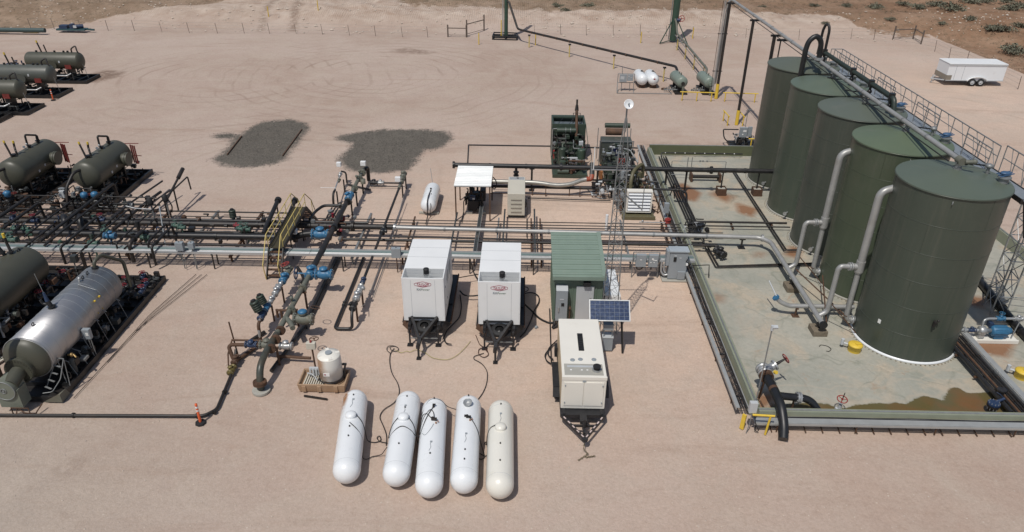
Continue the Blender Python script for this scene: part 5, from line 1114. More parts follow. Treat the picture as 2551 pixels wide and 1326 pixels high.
seg(t, [(-10.9, 26.7, .95), (-12.9, 26.7, .95)], .045, BRN); valve((-11.3, 26.6, .8), (1, 0, 0), .12, GRNP, t); valve((-12.0, 26.6, .8), (1, 0, 0), .1, NAVY, t, up=(0, -.3, 1)); seg(t, [(-11, 26.6, .8), (-12.9, 26.55, .8), (-13.0, 26.5, .7), (-12.75, 26.2, .1), (-11.9, 27.9, .1)], .085, BRN); valve((-10.45, 26.6, .75), (1, 0, 0), .11, GALV, t)
seg(t, [(-12.9, 26.7, .9), (-13.0, 26.3, .5), (-12.8, 25.7, .3)], .035, BRN); seg(t, [(-12.55, 27.9, .1), (-12.15, 28.6, .1)], .09, BLKR)
t = thing('ground_line', 'long dark pipeline on the ground from the left edge, kinking up beside the orange delineator', 'pipeline', (-20, 22.5, 0))
seg(t, [(-26, 22.3, .08), (-12.75, 22.6, .09), (-12.35, 23.0, .1), (-12.55, 25.2, .12), (-12.7, 26.2, .2), (-12.75, 26.6, .5)], .065, BLKR)
for p_, d_ in (((-13.0, 22.6, .1), (1, 0, 0)), ((-12.4, 22.85, .1), (.5, 1, 0)), ((-12.42, 24.1, .12), (0, 1, 0)), ((-18.0, 22.5, .08), (1, 0, 0))): flange(p_, d_, .06, BLKR, t, .04)
valve((-12.6, 25.5, .2), (0, 1, 0), .09, mat('brass_olive', (.15, .12, .04), .5, .2, .3, 8), t, up=(-.3, 0, 1)); valve((-12.62, 26.1, .3), (0, 1, 0), .09, BRN, t)
t = thing('whip_post', 'tall thin rusty pipe standing upright beside the ground line valves', 'post', (-12.75, 26.7, 0)); MB().cyl((-12.75, 26.7, 0), (-12.9, 26.8, 1.85), .035, n=8).build('shaft', BRN, t)
# --- chemical tank
t = thing('spill_basin', 'rust-stained plastic spill basin under the white chemical tank', 'basin', (-8.35, 24.8, 0))
BAS = mat('rusty_basin_plastic', (.36, .245, .155), .6, 0, .15, 2.5, .5, (.26, .135, .065), dscale=2.2)
x0, x1, y0, y1 = -9.38, -7.34, 24.3, 25.45; b = MB(); s = .06
b.add([(x0 + s, y0 + s, 0), (x1 - s, y0 + s, 0), (x1 - s, y1 - s, 0), (x0 + s, y1 - s, 0), (x0, y0, .42), (x1, y0, .42), (x1, y1, .42), (x0, y1, .42), (x0 + .07, y0 + .07, .42), (x1 - .07, y0 + .07, .42), (x1 - .07, y1 - .07, .42), (x0 + .07, y1 - .07, .42), (x0 + .12, y0 + .12, .22), (x1 - .12, y0 + .12, .22), (x1 - .12, y1 - .12, .22), (x0 + .12, y1 - .12, .22)],
      [(0, 3, 2, 1), (0, 1, 5, 4), (1, 2, 6, 5), (2, 3, 7, 6), (3, 0, 4, 7), (4, 5, 9, 8), (5, 6, 10, 9), (6, 7, 11, 10), (7, 4, 8, 11), (8, 9, 13, 12), (9, 10, 14, 13), (10, 11, 15, 14), (11, 8, 12, 15), (12, 13, 14, 15)]); b.build('basin_shell', BAS, t, .025)
b = MB()
for xx in (-9.1, -8.45, -7.75): b.bx(xx - .09, xx + .09, y0 - .015, y0 + .05, .04, .36)
b.build('molded_rib', BAS, t, .02); b = MB()
for k in range(9): b.bx(x0 + .2 + k * .1, x0 + .25 + k * .1, y0 + .14, y1 - .14, .23, .3)
b.build('grate_bars', BEIGE, t)
t = thing('chemical_tank', 'white rust-streaked chemical tank with domed lid on the brown basin', 'chemical tank', (-8.05, 24.95, .3)); C0 = Vector((-8.05, 24.95, 0))
m = mat('stained_white_poly', (.68, .66, .60), .5, 0, .05, 2, 0); n = m.node_tree; bs = n.nodes['Principled BSDF']
tc = n.nodes.new('ShaderNodeTexCoord'); sp = n.nodes.new('ShaderNodeSeparateXYZ'); n.links.new(tc.outputs['Object'], sp.inputs[0]); nz = n.nodes.new('ShaderNodeTexNoise'); nz.inputs['Scale'].default_value = 3.5; n.links.new(tc.outputs['Object'], nz.inputs['Vector'])
ad = n.nodes.new('ShaderNodeMath'); ad.operation = 'ADD'; n.links.new(sp.outputs['X'], ad.inputs[0]); mu = n.nodes.new('ShaderNodeMath'); mu.operation = 'MULTIPLY'; mu.inputs[1].default_value = .35; n.links.new(nz.outputs['Fac'], mu.inputs[0]); n.links.new(mu.outputs[0], ad.inputs[1])
mr = n.nodes.new('ShaderNodeMapRange'); mr.inputs[1].default_value = -.16; mr.inputs[2].default_value = .16; mr.inputs[3].default_value = .85; mr.inputs[4].default_value = 0; n.links.new(ad.outputs[0], mr.inputs[0])
mx = n.nodes.new('ShaderNodeMix'); mx.data_type = 'RGBA'; mx.inputs[6].default_value = (.68, .67, .62, 1); mx.inputs[7].default_value = (.30, .15, .06, 1); n.links.new(mr.outputs[0], mx.inputs[0]); n.links.new(mx.outputs[2], bs.inputs['Base Color'])
MB().lathe(C0 + Vector((0, 0, .42)), (0, 0, 1), [(0, 0), (0, .46), (.05, .49), (.35, .49), (.36, .50), (.7, .495), (1.05, .475), (1.1, .46)], 40).build('tank_body', m, t)
b = MB(); b.lathe(C0 + Vector((0, 0, 1.5)), (0, 0, 1), [(0, .475), (.05, .46), (.11, .2), (.12, 0)], 36); 
for k in range(4): a = k * math.pi / 2 + .4; b.box(C0 + Vector((math.cos(a) * .3, math.sin(a) * .3, 1.56)), (.3, .14, .06), a)
b.build('domed_lid', CRM, t); MB().cyl(C0 + Vector((0, 0, 1.6)), C0 + Vector((0, 0, 1.68)), .14, n=18).build('fill_cap', GREY, t)
MB().box(C0 + Vector((-.05, -.495, .85)), (.26, .02, .16)).build('hazard_label', WBAND, t); MB().box(C0 + Vector((-.11, -.508, .86)), (.06, .01, .06), 0, 0, R(45)).build('hazard_diamond', REDM, t)
b = MB(); b.ring(C0 + Vector((0, 0, .42)), (0, 0, 1), .53, .025, 30, 5)
for a in (.2, 1.9, 3.5, 5.2): b.bar(C0 + Vector((.53 * math.cos(a), .53 * math.sin(a), .2)), C0 + Vector((.53 * math.cos(a), .53 * math.sin(a), .42)), .05)
b.bar(C0 + Vector((.5, 0, .3)), C0 + Vector((.62, .1, .95)), .06); b.bar(C0 + Vector((.5, .1, .98)), C0 + Vector((.68, .1, .98)), .08); b.build('tank_stand', FRAMEB, t)
t = thing('chemical_pump', 'small grey pump fittings and hoses on the left side of the spill basin', 'pump', (-8.9, 25.0, .3)); b = MB()
for k in range(4): b.cyl((-9.0 + k * .13, 25.1, .3), (-9.0 + k * .13, 25.15, .62), .05, n=8)
b.box((-8.85, 25.2, .6), (.4, .12, .1)); b.tube([(-9.1, 25, .5), (-8.8, 24.8, .6), (-8.6, 24.7, .35)], .025, 6, .1); b.build('pump_body', GREYL, t)
t = thing('switch_box', 'beige control box on a rusty post beside the white chemical tank', 'electrical box', (-9.0, 25.8, 0)); MB().cyl((-8.95, 25.7, 0), (-8.98, 25.7, 1.35), .04, n=8).build('post', BRN, t); MB().bx(-9.2, -8.8, 25.6, 25.8, 1.3, 1.62).build('box', BEIGE, t, .015); MB().cyl((-9, 25.7, 1.62), (-9, 25.7, 1.7), .05, n=8).build('button', RED, t)
tag(MB().bar((-9.05, 24.06, .03), (-8.02, 23.86, .03), .07, .06).build('timber_stick', BLKR), 'loose dark bar lying on the dirt in front of the basin', 'bar')

# --- big white generators
def generator(loc, label):
    t = thing('mobile_generator', label, 'generator', loc, 'pair of white mobile generators'); X, Y = loc[0], loc[1]
    hw = .96; y0, y1 = Y, Y + 3.86; z0, z1 = 1.0, 3.3; bo = MB()
    bo.bx(X - hw, X + hw, y0 + .92, y1, z0, z1); bo.bx(X - hw, X - hw + .05, y0, y0 + .92, z0, z1); bo.bx(X + hw - .05, X + hw, y0, y0 + .92, z0, z1); bo.bx(X - hw + .05, X + hw - .05, y0, y0 + .05, z0, z1)
    bo.bx(X - hw + .05, X + hw - .05, y0 + .05, y0 + .92, z0, 2.45); bo.build('enclosure', WHTG, t, .012)
    b = MB(); b.bx(X - hw - .01, X + hw + .01, y0 + 2.0, y0 + 2.02, z0, z1 + .008); b.bx(X - hw - .01, X + hw + .01, y0 + 2.95, y0 + 2.97, z0, z1 + .008); b.build('roof_seam', GREYL, t)
    b = MB(); b.bx(X - .56, X - .545, y0 - .006, y0, z0, z1 - .1); b.bx(X + .545, X + .56, y0 - .006, y0, z0, z1 - .1); b.build('panel_seam', GREYL, t)
    b = MB()
    for k in range(33): x = X - hw + .08 + k * .0551; b.bar((x, y0 + .05, z1 - .015), (x, y0 + .92, z1 - .015), .009)
    for k in range(12): y = y0 + .1 + k * .07; b.bar((X - hw + .05, y, z1 - .015), (X + hw - .05, y, z1 - .015), .007)
    b.build('roof_grille', GREYL, t)
    b = MB(); b.cyl((X + .1, y0 + .5, 2.45), (X + .1, y0 + .5, 3.2), .1, n=14); b.bx(X - .25, X + .6, y0 + .3, y0 + .75, 2.5, 2.9); b.build('muffler', GALV, t); b = MB(); b.cyl((X + .12, y0 + .5, 3.2), (X + .12, y0 + .5, 3.5), .13, n=16); b.lathe((X + .12, y0 + .5, 3.5), (0, 0, 1), [(0, .14), (.03, .12), (.04, 0)], 16); b.build('exhaust_cap', DARK, t)
    # emblem and wording
    z = 2.98; b = MB(); pts = []
    for k in range(36):
        a = 2 * math.pi * k / 36; r = 1 / max(abs(math.sin(a)) * 1.0 + abs(math.cos(a)) * .62, .94 if True else 1); r = min(r, 1.08); pts.append((X + .36 * r * math.cos(a), y0 - .007, z + .145 * r * math.sin(a)))
    b.tube(pts, .008, 6, closed=True); b.build('emblem_outline', REDM, t)
    lettering('TAYLOR', 'emblem_lettering', .15, (X, y0 - .004, z - .005), REDM, t, bold=.001, shear=.15); MB().bar((X - .24, y0 - .006, z - .085), (X + .22, y0 - .006, z - .085), .012, .02).build('emblem_underline', REDM, t)
    lettering('RX', 'model_lettering', .15, (X - .19, y0 - .004, z - .28), GREY, t, bold=.005); lettering('Power', 'model_lettering', .15, (X + .1, y0 - .004, z - .28), GRNL, t, shear=.2)
    # side doors and latches
    b = MB()
    for k in range(3): b.bx(X + hw, X + hw + .006, y0 + .2 + k * 1.25, y0 + .215 + k * 1.25, z0 + .1, z1 - .1)
    b.build('door_seam', GREYL, t); b = MB()
    for k in range(2):
        for zz in (1.5, 2.5): b.bx(X + hw, X + hw + .015, y0 + .5 + k * .7, y0 + .6 + k * .7, zz, zz + .09)
    b.bx(X + hw, X + hw + .012, y0 + 2.3, y0 + 2.9, 2.2, 2.75); b.bx(X + hw, X + hw + .012, y0 + 1.3, y0 + 1.8, 2.3, 2.8); b.build('latch', GREY, t)
    # trailer
    b = MB(); b.bx(X - 1.1, X + 1.15, y0 + .35, y1 + 1.0, .55, .72); b.bx(X - .75, X - .6, y0 - .3, y1 + .9, .72, .98); b.bx(X + .6, X + .75, y0 - .3, y1 + .9, .72, .98); b.bx(X - .95, X + .95, y0 + .1, y1, .92, .995); b.build('trailer_deck', FRAMEB, t)
    for s_ in (-1, 1):
        b = MB()
        for k in range(26): y = y0 + .4 + k * .18; b.bx(X + s_ * 1.14 - .03 + .03, X + s_ * 1.17 + .03, y, y + .1, .58, .7)
        b.build('deck_bolt', BRN, t); b = MB()
        b.bx(min(X + s_ * .8, X + s_ * 1.12), max(X + s_ * .8, X + s_ * 1.12), y0 + 1.9, y0 + 3.9, .72, .78); b.build('fender', FRAMEB, t)
        for yy in (y0 + 2.4, y0 + 3.35):
            w = MB().lathe((X + s_ * .98 - .11, yy, .38), (1, 0, 0), [(0, .15), (0, .33), (.04, .38), (.18, .38), (.22, .33), (.22, .15)], 20).build('wheel', DARK, t)
            MB().cyl((X + s_ * .98 - .09, yy, .38), (X + s_ * .98 + .09, yy, .38), .17, n=14).build('rim', GREYL, w)
    b = MB(); A = Vector((X - .12, y0 - 1.5, .62))
    b.bar((X - .6, y0 - .02, 1.18), (X + .6, y0 - .02, 1.18), .08); b.bar((X - .6, y0 + .0, 1.2), (X - .15, y0 - 1.1, .75), .11, .16); b.bar((X + .6, y0 + .0, 1.2), (X - .05, y0 - 1.1, .75), .11, .16); b.bar((X - .1, y0 - 1.0, .75), (X - .14, y0 - 1.6, .6), .16, .18)
    b.bar((X - .7, y0 + .1, .72), (X - .7, y0 - .02, 1.2), .09); b.bar((X + .6, y0 + .1, .72), (X + .6, y0 - .02, 1.2), .09); b.bx(X - .55, X + .55, y0 - .55, y0 - .0, .68, .74); b.build('drawbar', FRAMEB, t)
    b = MB(); b.cyl(A + Vector((0, -.1, -.62)), A + Vector((0, -.08, .25)), .05, n=10); b.box(A + Vector((0, -.1, -.6)), (.2, .2, .05)); b.build('tongue_jack', FRAMEB, t)
    w = MB(); w.lathe((X + .02, y0 - .28, .78), (0, -.25, 1), [(0, .2), (0, .36), (.06, .4), (.16, .4), (.22, .36), (.22, .2)], 26); w = w.build('spare_tyre', DARK, t); MB().lathe((X + .02, y0 - .28, .84), (0, -.25, 1), [(0, 0), (0, .2), (.06, .2), (.02, .06), (.05, .05), (.05, 0)], 20).build('rim', BLK, w)
    for s_ in (-1, 1):
        b = MB(); b.add([(X + s_ * .98, y0 + .3, .95), (X + s_ * 1.12, y0 + .3, .55), (X + s_ * .62, y0 - .35, .55), (X + s_ * .62, y0 - .02, .95)], [(0, 1, 2, 3)]); b.add([(X + s_ * .96, y0 + .32, .95), (X + s_ * 1.1, y0 + .32, .55), (X + s_ * .62, y0 - .31, .55), (X + s_ * .62, y0 + .02, .95)], [(0, 3, 2, 1)]); b.build('gusset_plate', BRN if s_ < 0 else FRAMEB, t)
        b = MB(); b.cyl((X + s_ * .66, y0 - .55, .03), (X + s_ * .66, y0 - .5, .95), .045, n=9); b.box((X + s_ * .66, y0 - .55, .02), (.26, .22, .04)); b.box((X + s_ * .66, y0 - .6, .92), (.08, .05, .12)); b.build('stabiliser_jack', FRAMEB, t)
    b = MB(); b.bar((X - .66, y0 - .55, .4), (X + .66, y0 - .55, .4), .04); b.bx(X - .2, X - .08, y0 - .6, y0 - .58, .75, .88); b.build('cross_bar', GALVD, t)
    return t
G1 = generator((-4.44, 28.46, 0), 'white mobile generator with red emblem on its trailer, left of the pair')
G2 = generator((-.95, 28.26, 0), 'white mobile generator with red emblem on its trailer, right of the pair')
G2.rotation_euler.z = R(0); G1.rotation_euler.z = R(0)
def cable(label, pts, r=.025, m=HOSE, name='cable', cat='cable', bend=.35, grp=None):
    t = tag(MB().tube(pts, r, 7, bend).build(name, m), label, cat, grp); return t
gp = lambda L, z=.03: [g(x, y, z) for x, y in L]
cable('thick black cable hanging from the left generator side and looping on the dirt', gp([(1146, 735), (1150, 760), (1146, 790), (1125, 812), (1112, 825), (1105, 845), (1112, 856), (1125, 858)], .1), .03)
cable('black cable running between the two white generators, lower of two', gp([(1146, 725), (1155, 736), (1175, 738), (1192, 736)], .3), .04)
cable('black cable running between the two white generators, upper of two', gp([(1144, 692), (1165, 688), (1192, 684)], .45), .025)
cable('black cable dropping from the cable tray to the right generator', [g(1175, 655, .9), g(1177, 670, .4), g(1182, 684, .1), g(1192, 698, .3)], .035)
cable('thick black cable swinging from the right generator to the shed panel', [g(1302, 754, .7), g(1325, 775, .1), g(1345, 795, .04), g(1368, 805, .04), g(1382, 803, .1)], .045)
cable('black cable making a wide loop beside the right generator', gp([(1302, 732), (1325, 728), (1342, 736), (1344, 750), (1330, 775), (1322, 800), (1308, 828), (1296, 840)], .08), .03)
cable('small black loop of cable on the side of the right generator', gp([(1303, 714), (1315, 716), (1317, 724), (1305, 728)], .5), .025)
cable('thin brown lead hanging in a loop beneath the right generator drawbar', gp([(1185, 835), (1195, 860), (1212, 868), (1218, 885), (1205, 892), (1192, 884), (1192, 870), (1205, 866), (1215, 878)]), .018, mat('brown_lead', (.06, .025, .02), .6))
cable('small coil of black cable on the dirt left of the left generator', gp([(972, 880), (962, 872), (966, 862), (982, 861), (994, 868), (990, 876), (975, 874), (970, 864), (982, 862)]), .016)
YR = mat('yellow_rope', (.42, .37, .16), .8, 0, .2, 10); cable('thin yellow rope trailing on the dirt between the two white generators', gp([(985, 872), (1000, 880), (1012, 874), (1022, 878), (1035, 870), (1060, 878), (1075, 892), (1115, 898), (1140, 885), (1160, 865), (1172, 850)]), .013, YR, 'rope', 'rope')
# --- shed
t = thing('green_shed', 'sage green metal equipment shed with ribbed lean-to roof and grey door', 'shed', (2.75, 31.8, 0))
x0, x1, y0, y1 = 1.62, 3.95, 30.15, 33.7; b = MB(); b.add([(x0, y0, 0), (x1, y0, 0), (x1, y1, 0), (x0, y1, 0), (x0, y0, 2.6), (x1, y0, 2.6), (x1, y1, 2.95), (x0, y1, 2.95)], [(0, 3, 2, 1), (0, 1, 5, 4), (1, 2, 6, 5), (2, 3, 7, 6), (3, 0, 4, 7), (4, 5, 6, 7)])
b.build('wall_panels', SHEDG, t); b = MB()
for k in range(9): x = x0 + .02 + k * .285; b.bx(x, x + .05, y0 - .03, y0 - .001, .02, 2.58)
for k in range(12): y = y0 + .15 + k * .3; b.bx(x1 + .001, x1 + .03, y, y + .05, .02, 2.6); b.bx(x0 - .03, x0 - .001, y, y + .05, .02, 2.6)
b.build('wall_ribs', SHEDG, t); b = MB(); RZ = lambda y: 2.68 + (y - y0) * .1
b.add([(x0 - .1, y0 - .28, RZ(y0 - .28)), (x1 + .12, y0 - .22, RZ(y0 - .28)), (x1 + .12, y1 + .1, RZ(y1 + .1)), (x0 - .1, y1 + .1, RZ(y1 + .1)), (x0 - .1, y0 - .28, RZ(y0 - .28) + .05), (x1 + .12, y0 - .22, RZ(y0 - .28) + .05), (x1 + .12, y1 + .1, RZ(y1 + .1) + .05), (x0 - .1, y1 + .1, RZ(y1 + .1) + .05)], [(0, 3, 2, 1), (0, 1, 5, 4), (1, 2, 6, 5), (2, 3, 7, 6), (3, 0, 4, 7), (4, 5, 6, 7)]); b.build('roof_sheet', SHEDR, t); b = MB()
for k in range(9): y = y0 - .12 + k * .43; b.bar((x0 - .1, y, RZ(y) + .065), (x1 - .05, y + .04, RZ(y) + .065), .06, .035)
for k in range(9): y = y0 + .08 + k * .43; b.bar((x0 - .1, y, RZ(y) + .055), (x1 - .05, y + .04, RZ(y) + .055), .025, .015)
b.build('roof_ribs', SHEDR, t); b = MB(); b.bar((x1 + .03, y0 - .25, RZ(y0 - .25) + .06), (x1 + .03, y1 + .1, RZ(y1) + .07), .2, .04); b.bx(x0 - .1, x1 + .12, y0 - .3, y0 - .26, RZ(y0) - .16, RZ(y0) + .03); b.build('edge_trim', SHEDR, t)
MB().bx(2.7, 3.55, y0 - .06, y0 - .0305, .08, 2.05).build('door', GREYL, t, .01); d_ = [o for o in t.children if o.name.startswith('door')][0]; MB().bx(3.42, 3.47, y0 - .1, y0 - .061, 1.05, 1.2).bx(3.36, 3.44, y0 - .075, y0 - .061, 1.35, 1.4).build('handle', GALVD, d_)
MB().bx(3.02, 3.36, y0 - .22, y0 - .03, 2.12, 2.34).build('wall_lamp', DARK, t, .02)
t = thing('shed_panel', 'tall grey electrical panel mounted on the front of the green shed', 'electrical panel', (1.98, 29.95, 0)); MB().bx(1.72, 2.28, 29.72, 30.1, .3, 2.0).build('cabinet', GREY, t, .01); b = MB(); b.add([(1.72, 29.72, 2.0), (2.28, 29.72, 2.0), (2.28, 30.1, 2.12), (1.72, 30.1, 2.12)], [(0, 1, 2, 3)]); b.build('sloped_top', GREYL, t)
b = MB(); b.bx(1.98, 2.12, 29.7, 29.717, 1.15, 1.32); b.build('meter_window', DARK, t); MB().bx(1.83, 1.88, 29.66, 29.717, .85, 1.1).build('handle', GALV, t); MB().bx(1.9, 2.1, 29.705, 29.717, 1.5, 1.55).build('label_plate', GREYL, t)
b = MB(); b.cyl((2.42, 29.95, 0), (2.42, 29.95, 1.0), .04, n=8); b.sph((2.42, 29.92, .9), .08); b.build('conduit', BRN, t); b = MB(); b.tube([(1.75, 29.9, .3), (1.68, 29.7, .1), (1.6, 29.5, .05)], .06, 7, .1); b.tube([(1.9, 29.9, .3), (1.85, 29.6, .1), (1.6, 29.45, .05)], .05, 7, .1); b.build('cable_tail', HOSE, t)
tag(MB().tube([(1.5, 31.2, .04), (1.46, 26.6, .05), (1.75, 26.5, .05)], .03, 6, .1).build('ground_pipe', BLK), 'thin black pipe bending along the left side of the green shed', 'pipe')
cable('bundle of black cables curling from the pipe elbow to the cream generator', gp([(1386, 850), (1374, 862), (1356, 885), (1362, 900), (1372, 906)], .1), .03); cable('second black cable looping left of the cream generator', gp([(1388, 848), (1366, 868), (1364, 884), (1378, 896)], .12), .03)
# --- solar panel, cabinets, lattice mast, white crate
t = thing('solar_panel', 'tilted blue solar panel on a black pole beside the cream generator', 'solar panel', (4.1, 27.8, 0)); tilt = math.atan2(.66, .62); cz = 2.2
M_ = Matrix.Translation((4.05, 27.85, cz - .06)) @ Matrix.Rotation(R(42), 4, 'X')
def tb(b, x0, x1, y0, y1, z0, z1): return b.add([M_ @ Vector((a, c, e)) for a in (x0, x1) for c in (y0, y1) for e in (z0, z1)], [(0, 1, 3, 2), (4, 6, 7, 5), (0, 4, 5, 1), (2, 3, 7, 6), (0, 2, 6, 4), (1, 5, 7, 3)])
b = MB(); tb(b, -.88, .88, -.46, .46, 0, .03); b.build('cell_sheet', mat('solar_cells', (.02, .04, .095), .25, .2, .4, 9), t); b = MB()
for k in range(9): x = -.87 + k * .2175; tb(b, x - .003, x + .003, -.45, .45, .03, .033)
for k in range(6): y = -.45 + k * .18; tb(b, -.87, .87, y - .003, y + .003, .0332, .036)
b.build('cell_grid', GREY, t); b = MB(); tb(b, -.92, .92, -.5, -.46, -.01, .05); tb(b, -.92, .92, .46, .5, -.01, .05); tb(b, -.92, -.88, -.46, .46, -.01, .05); tb(b, .88, .92, -.46, .46, -.01, .05); b.build('frame', GALV, t)
MB().cyl((4.78, 27.6, 0), (4.6, 28.0, 2.15), .05, n=10).build('pole', BLK, t); MB().bar((3.6, 27.9, 2.15), (4.9, 27.9, 2.15), .06).build('mount_bar', GALVD, t)
t = thing('battery_box', 'grey battery cabinet with radio box on top beneath the solar panel', 'battery box', (4.0, 27.8, 0)); MB().bx(3.83, 4.3, 27.68, 28.1, .05, .75).build('cabinet', GREY, t, .01); MB().bx(3.83, 4.28, 27.72, 28.1, 1.15, 1.45).build('radio_box', GREY, t, .01)
b = MB()
for x in (3.87, 4.24): b.bar((x, 27.76, .75), (x, 27.76, 1.15), .03); b.bar((x, 28.06, 0.75), (x, 28.06, 1.15), .03)
b.build('stand', GALVD, t); MB().bx(3.81, 4.32, 27.66, 28.12, .75, .79).build('lid', GREYL, t)
t = thing('lattice_mast', 'tall slim galvanised lattice radio mast with a dish, rising beside the green shed', 'mast', (4.25, 29.4, 0)); MX_, MY_ = 4.25, 29.4
def mast(z): w = .40 - .022 * z if z < 9.1 else max(.03, .2 * (1 - (z - 9.1) / 1.6)); return [(MX_ - w, MY_ - w * .58), (MX_ + w, MY_ - w * .58), (MX_, MY_ + w * 1.15)]
b = MB(); zz = [k * 9.1 / 17 for k in range(18)]
for i in range(3): b.cyl((*mast(0)[i], 0), (*mast(9.1)[i], 9.1), .026, n=6); b.cyl((*mast(9.1)[i], 9.1), (*mast(10.6)[i], 10.6), .022, n=6)
b.build('mast_leg', GALVD, t); b = MB()
for k in range(17):
    a, c = mast(zz[k]), mast(zz[k + 1])
    for i in range(3): j = (i + 1) % 3; b.cyl((*a[i], zz[k]), (*c[j], zz[k + 1]), .012, n=4, caps=False); b.cyl((*c[i], zz[k + 1]), (*c[j], zz[k + 1]), .012, n=4, caps=False)
b.build('lattice_brace', GALVD, t); MB().cyl((MX_, MY_, 10.0), (MX_, MY_, 11.15), .035, n=8).build('top_pole', GALVD, t)
b = MB(); d = Vector((.1, -.8, .45)).normalized(); C0 = Vector((MX_ + .03, MY_ - .1, 11.2)); b.lathe(C0, d, [(0, 0), (0, .05), (.02, .12), (.06, .19), (.075, .205), (.062, .185), (.025, .11), (.013, .04), (.01, 0)], 26); b.build('dish', WHT, t); MB().cyl(C0, C0 + d * .12, .03, n=8).sph(C0 + d * .12, .04).build('feed_horn', GREY, t)
b = MB(); b.bar((MX_ - 1.3, MY_, 8.3), (MX_ + .4, MY_, 8.3), .04); b.bar((MX_ - 1.3, MY_ - .1, 7.9), (MX_ - 1.3, MY_, 8.7), .02); b.build('cross_arm', GALV, t); MB().cyl((MX_ - 1.2, MY_, 8.3), (MX_ - 1.2, MY_, 9.3), .022, n=6).build('whip_antenna', WBAND, t); MB().bar((MX_ + .2, MY_, 7.2), (MX_ + 1.0, MY_ - .3, 6.6), .05).cyl((MX_ + 1.0, MY_ - .3, 6.5), (MX_ + 1.0, MY_ - .3, 7.7), .02, n=6).build('yagi_antenna', GALVD, t)
b = MB(); b.add([(4.25, 31.3, 0), (5.05, 31.3, 0), (5.05, 34.0, 0), (4.25, 34.0, 0), (4.25, 31.3, .8), (5.05, 31.3, .8), (5.05, 34.0, .8), (4.25, 34.0, .8)], [(0, 3, 2, 1), (0, 1, 5, 4), (1, 2, 6, 5), (2, 3, 7, 6), (3, 0, 4, 7), (4, 5, 6, 7)]); t = thing('battery_crate', 'long low white crate on the ground right of the green shed', 'crate', (4.65, 32.8, 0)); b.build('body', WHTG, t, .02); MB().bar((4.65, 31.35, .82), (4.65, 33.95, .82), .72, .03).build('lid', WHT, t)
tag(MB().bar((5.15, 33.8, .6), (4.98, 31.4, .02), .06).build('timber_stick', BLK), 'dark bar leaning beside the white crate behind the mast', 'bar')
# --- cream generator trailer
t = thing('trailer_generator', 'cream generator on a black trailer in front of the green shed', 'generator', (2.6, 24.5, 0)); X = 2.59; y0, y1 = 22.9, 27.05; hw = .88
MB().bx(X - hw, X + hw, y0, y1, .6, 2.2).build('enclosure', CRM, t, .03); b = MB(); b.bx(X - hw - .012, X + hw + .012, y0 - .015, y0 + .06, 2.05, 2.212); b.build('front_cap', CRM, t, .01)
b = MB(); b.bx(X - .13, X + .1, y0 + 1.75, y0 + 3.0, 2.2, 2.215); b.build('vent_slot', DARK, t); b = MB()
for k in range(9): b.bx(X - .11, X + .08, y0 + 1.8 + k * .13, y0 + 1.85 + k * .13, 2.215, 2.235)
b.build('vent_bars', FRAMEB, t)
for x, y in ((-.42, 1.1), (-.1, 1.15), (.45, 1.15)): MB().lathe((X + x, y0 + y, 2.2), (0, 0, 1), [(0, .1), (.02, .1), (.02, .07), (.012, .06), (.012, .03), (.02, .03), (.02, 0)], 18).build('filler_cap', GREY, t)
MB().bx(X - .78, X + .76, y0 + .12, y0 + .85, 2.2, 2.208).build('deck_plate', mat('warm_grey_plate', (.36, .35, .31), .5, 0, .08, 3), t); b = MB(); b.bx(X - .66, X + .7, y0 + .62, y0 + .74, 2.208, 2.214); b.build('label_strip', GREYL, t); b = MB()
for x in (-.55, -.12, .1): b.bx(X + x, X + x + .07, y0 + .42, y0 + .48, 2.208, 2.216)
b.build('sticker', WBAND, t); b = MB(); b.cyl((X + .5, y0 + .45, 2.2), (X + .5, y0 + .45, 2.28), .18, n=18); b.build('exhaust_collar', GALV, t); b = MB(); b.cyl((X + .5, y0 + .45, 2.28), (X + .5, y0 + .45, 2.42), .13, n=16); b.cyl((X + .5, y0 + .4, 2.42), (X + .5, y0 + .4, 2.46), .16, n=16); b.build('exhaust_cap', DARK, t)
b = MB(); 
for s_ in (-1, 1): b.bx(X + s_ * .40 - .385, X + s_ * .40 + .385, y0 - .03, y0 - .001, .78, 1.95)
b.build('front_door', CRM, t, .008); b = MB()
for s_ in (-1, 1):
    for z in (.95, 1.8): b.box((X + s_ * .74, y0 - .045, z), (.04, .03, .07))
b.box((X, y0 - .02, 2.0), (.14, .02, .05)); b.build('door_hinge', GREY, t)
b = MB()
for k in range(2): b.bx(X - hw - .008, X - hw, y0 + .15 + k * 2, y0 + 2.05 + k * 2, .7, 2.1)
b.build('side_panel', mat('tan_side_panel', (.50, .40, .26), .5, 0, .06, 2, .2, (.35, .24, .14)), t)
b = MB(); b.bx(X - .9, X + .9, y0 - .32, y1 + .2, .42, .56); b.bx(X - .8, X - .7, y0 - .3, y1, .56, .6); b.bx(X + .7, X + .8, y0 - .3, y1, .56, .6); b.bar((X - .85, y0 - .3, .47), (X - .02, y0 - 1.55, .45), .09, .12); b.bar((X + .85, y0 - .3, .47), (X + .04, y0 - 1.55, .45), .09, .12); b.bar((X - .5, y0 - .85, .46), (X + .5, y0 - .85, .46), .08); b.bx(X - .14, X + .14, y0 - .8, y0 - .38, .5, .66); b.bar((X, y0 - .4, .6), (X, y0 - 1.4, .55), .08); b.build('trailer_frame', FRAMEB, t)
b = MB()
for s_ in (-1, 1):
    for k in range(5): a = Vector((X + s_ * .85, y0 - .3, .545)).lerp(Vector((X + s_ * .05, y0 - 1.55, .525)), .1 + k * .2); c = Vector((X + s_ * .85, y0 - .3, .545)).lerp(Vector((X + s_ * .05, y0 - 1.55, .525)), .2 + k * .2); b.bar(a, c, .05, .01)
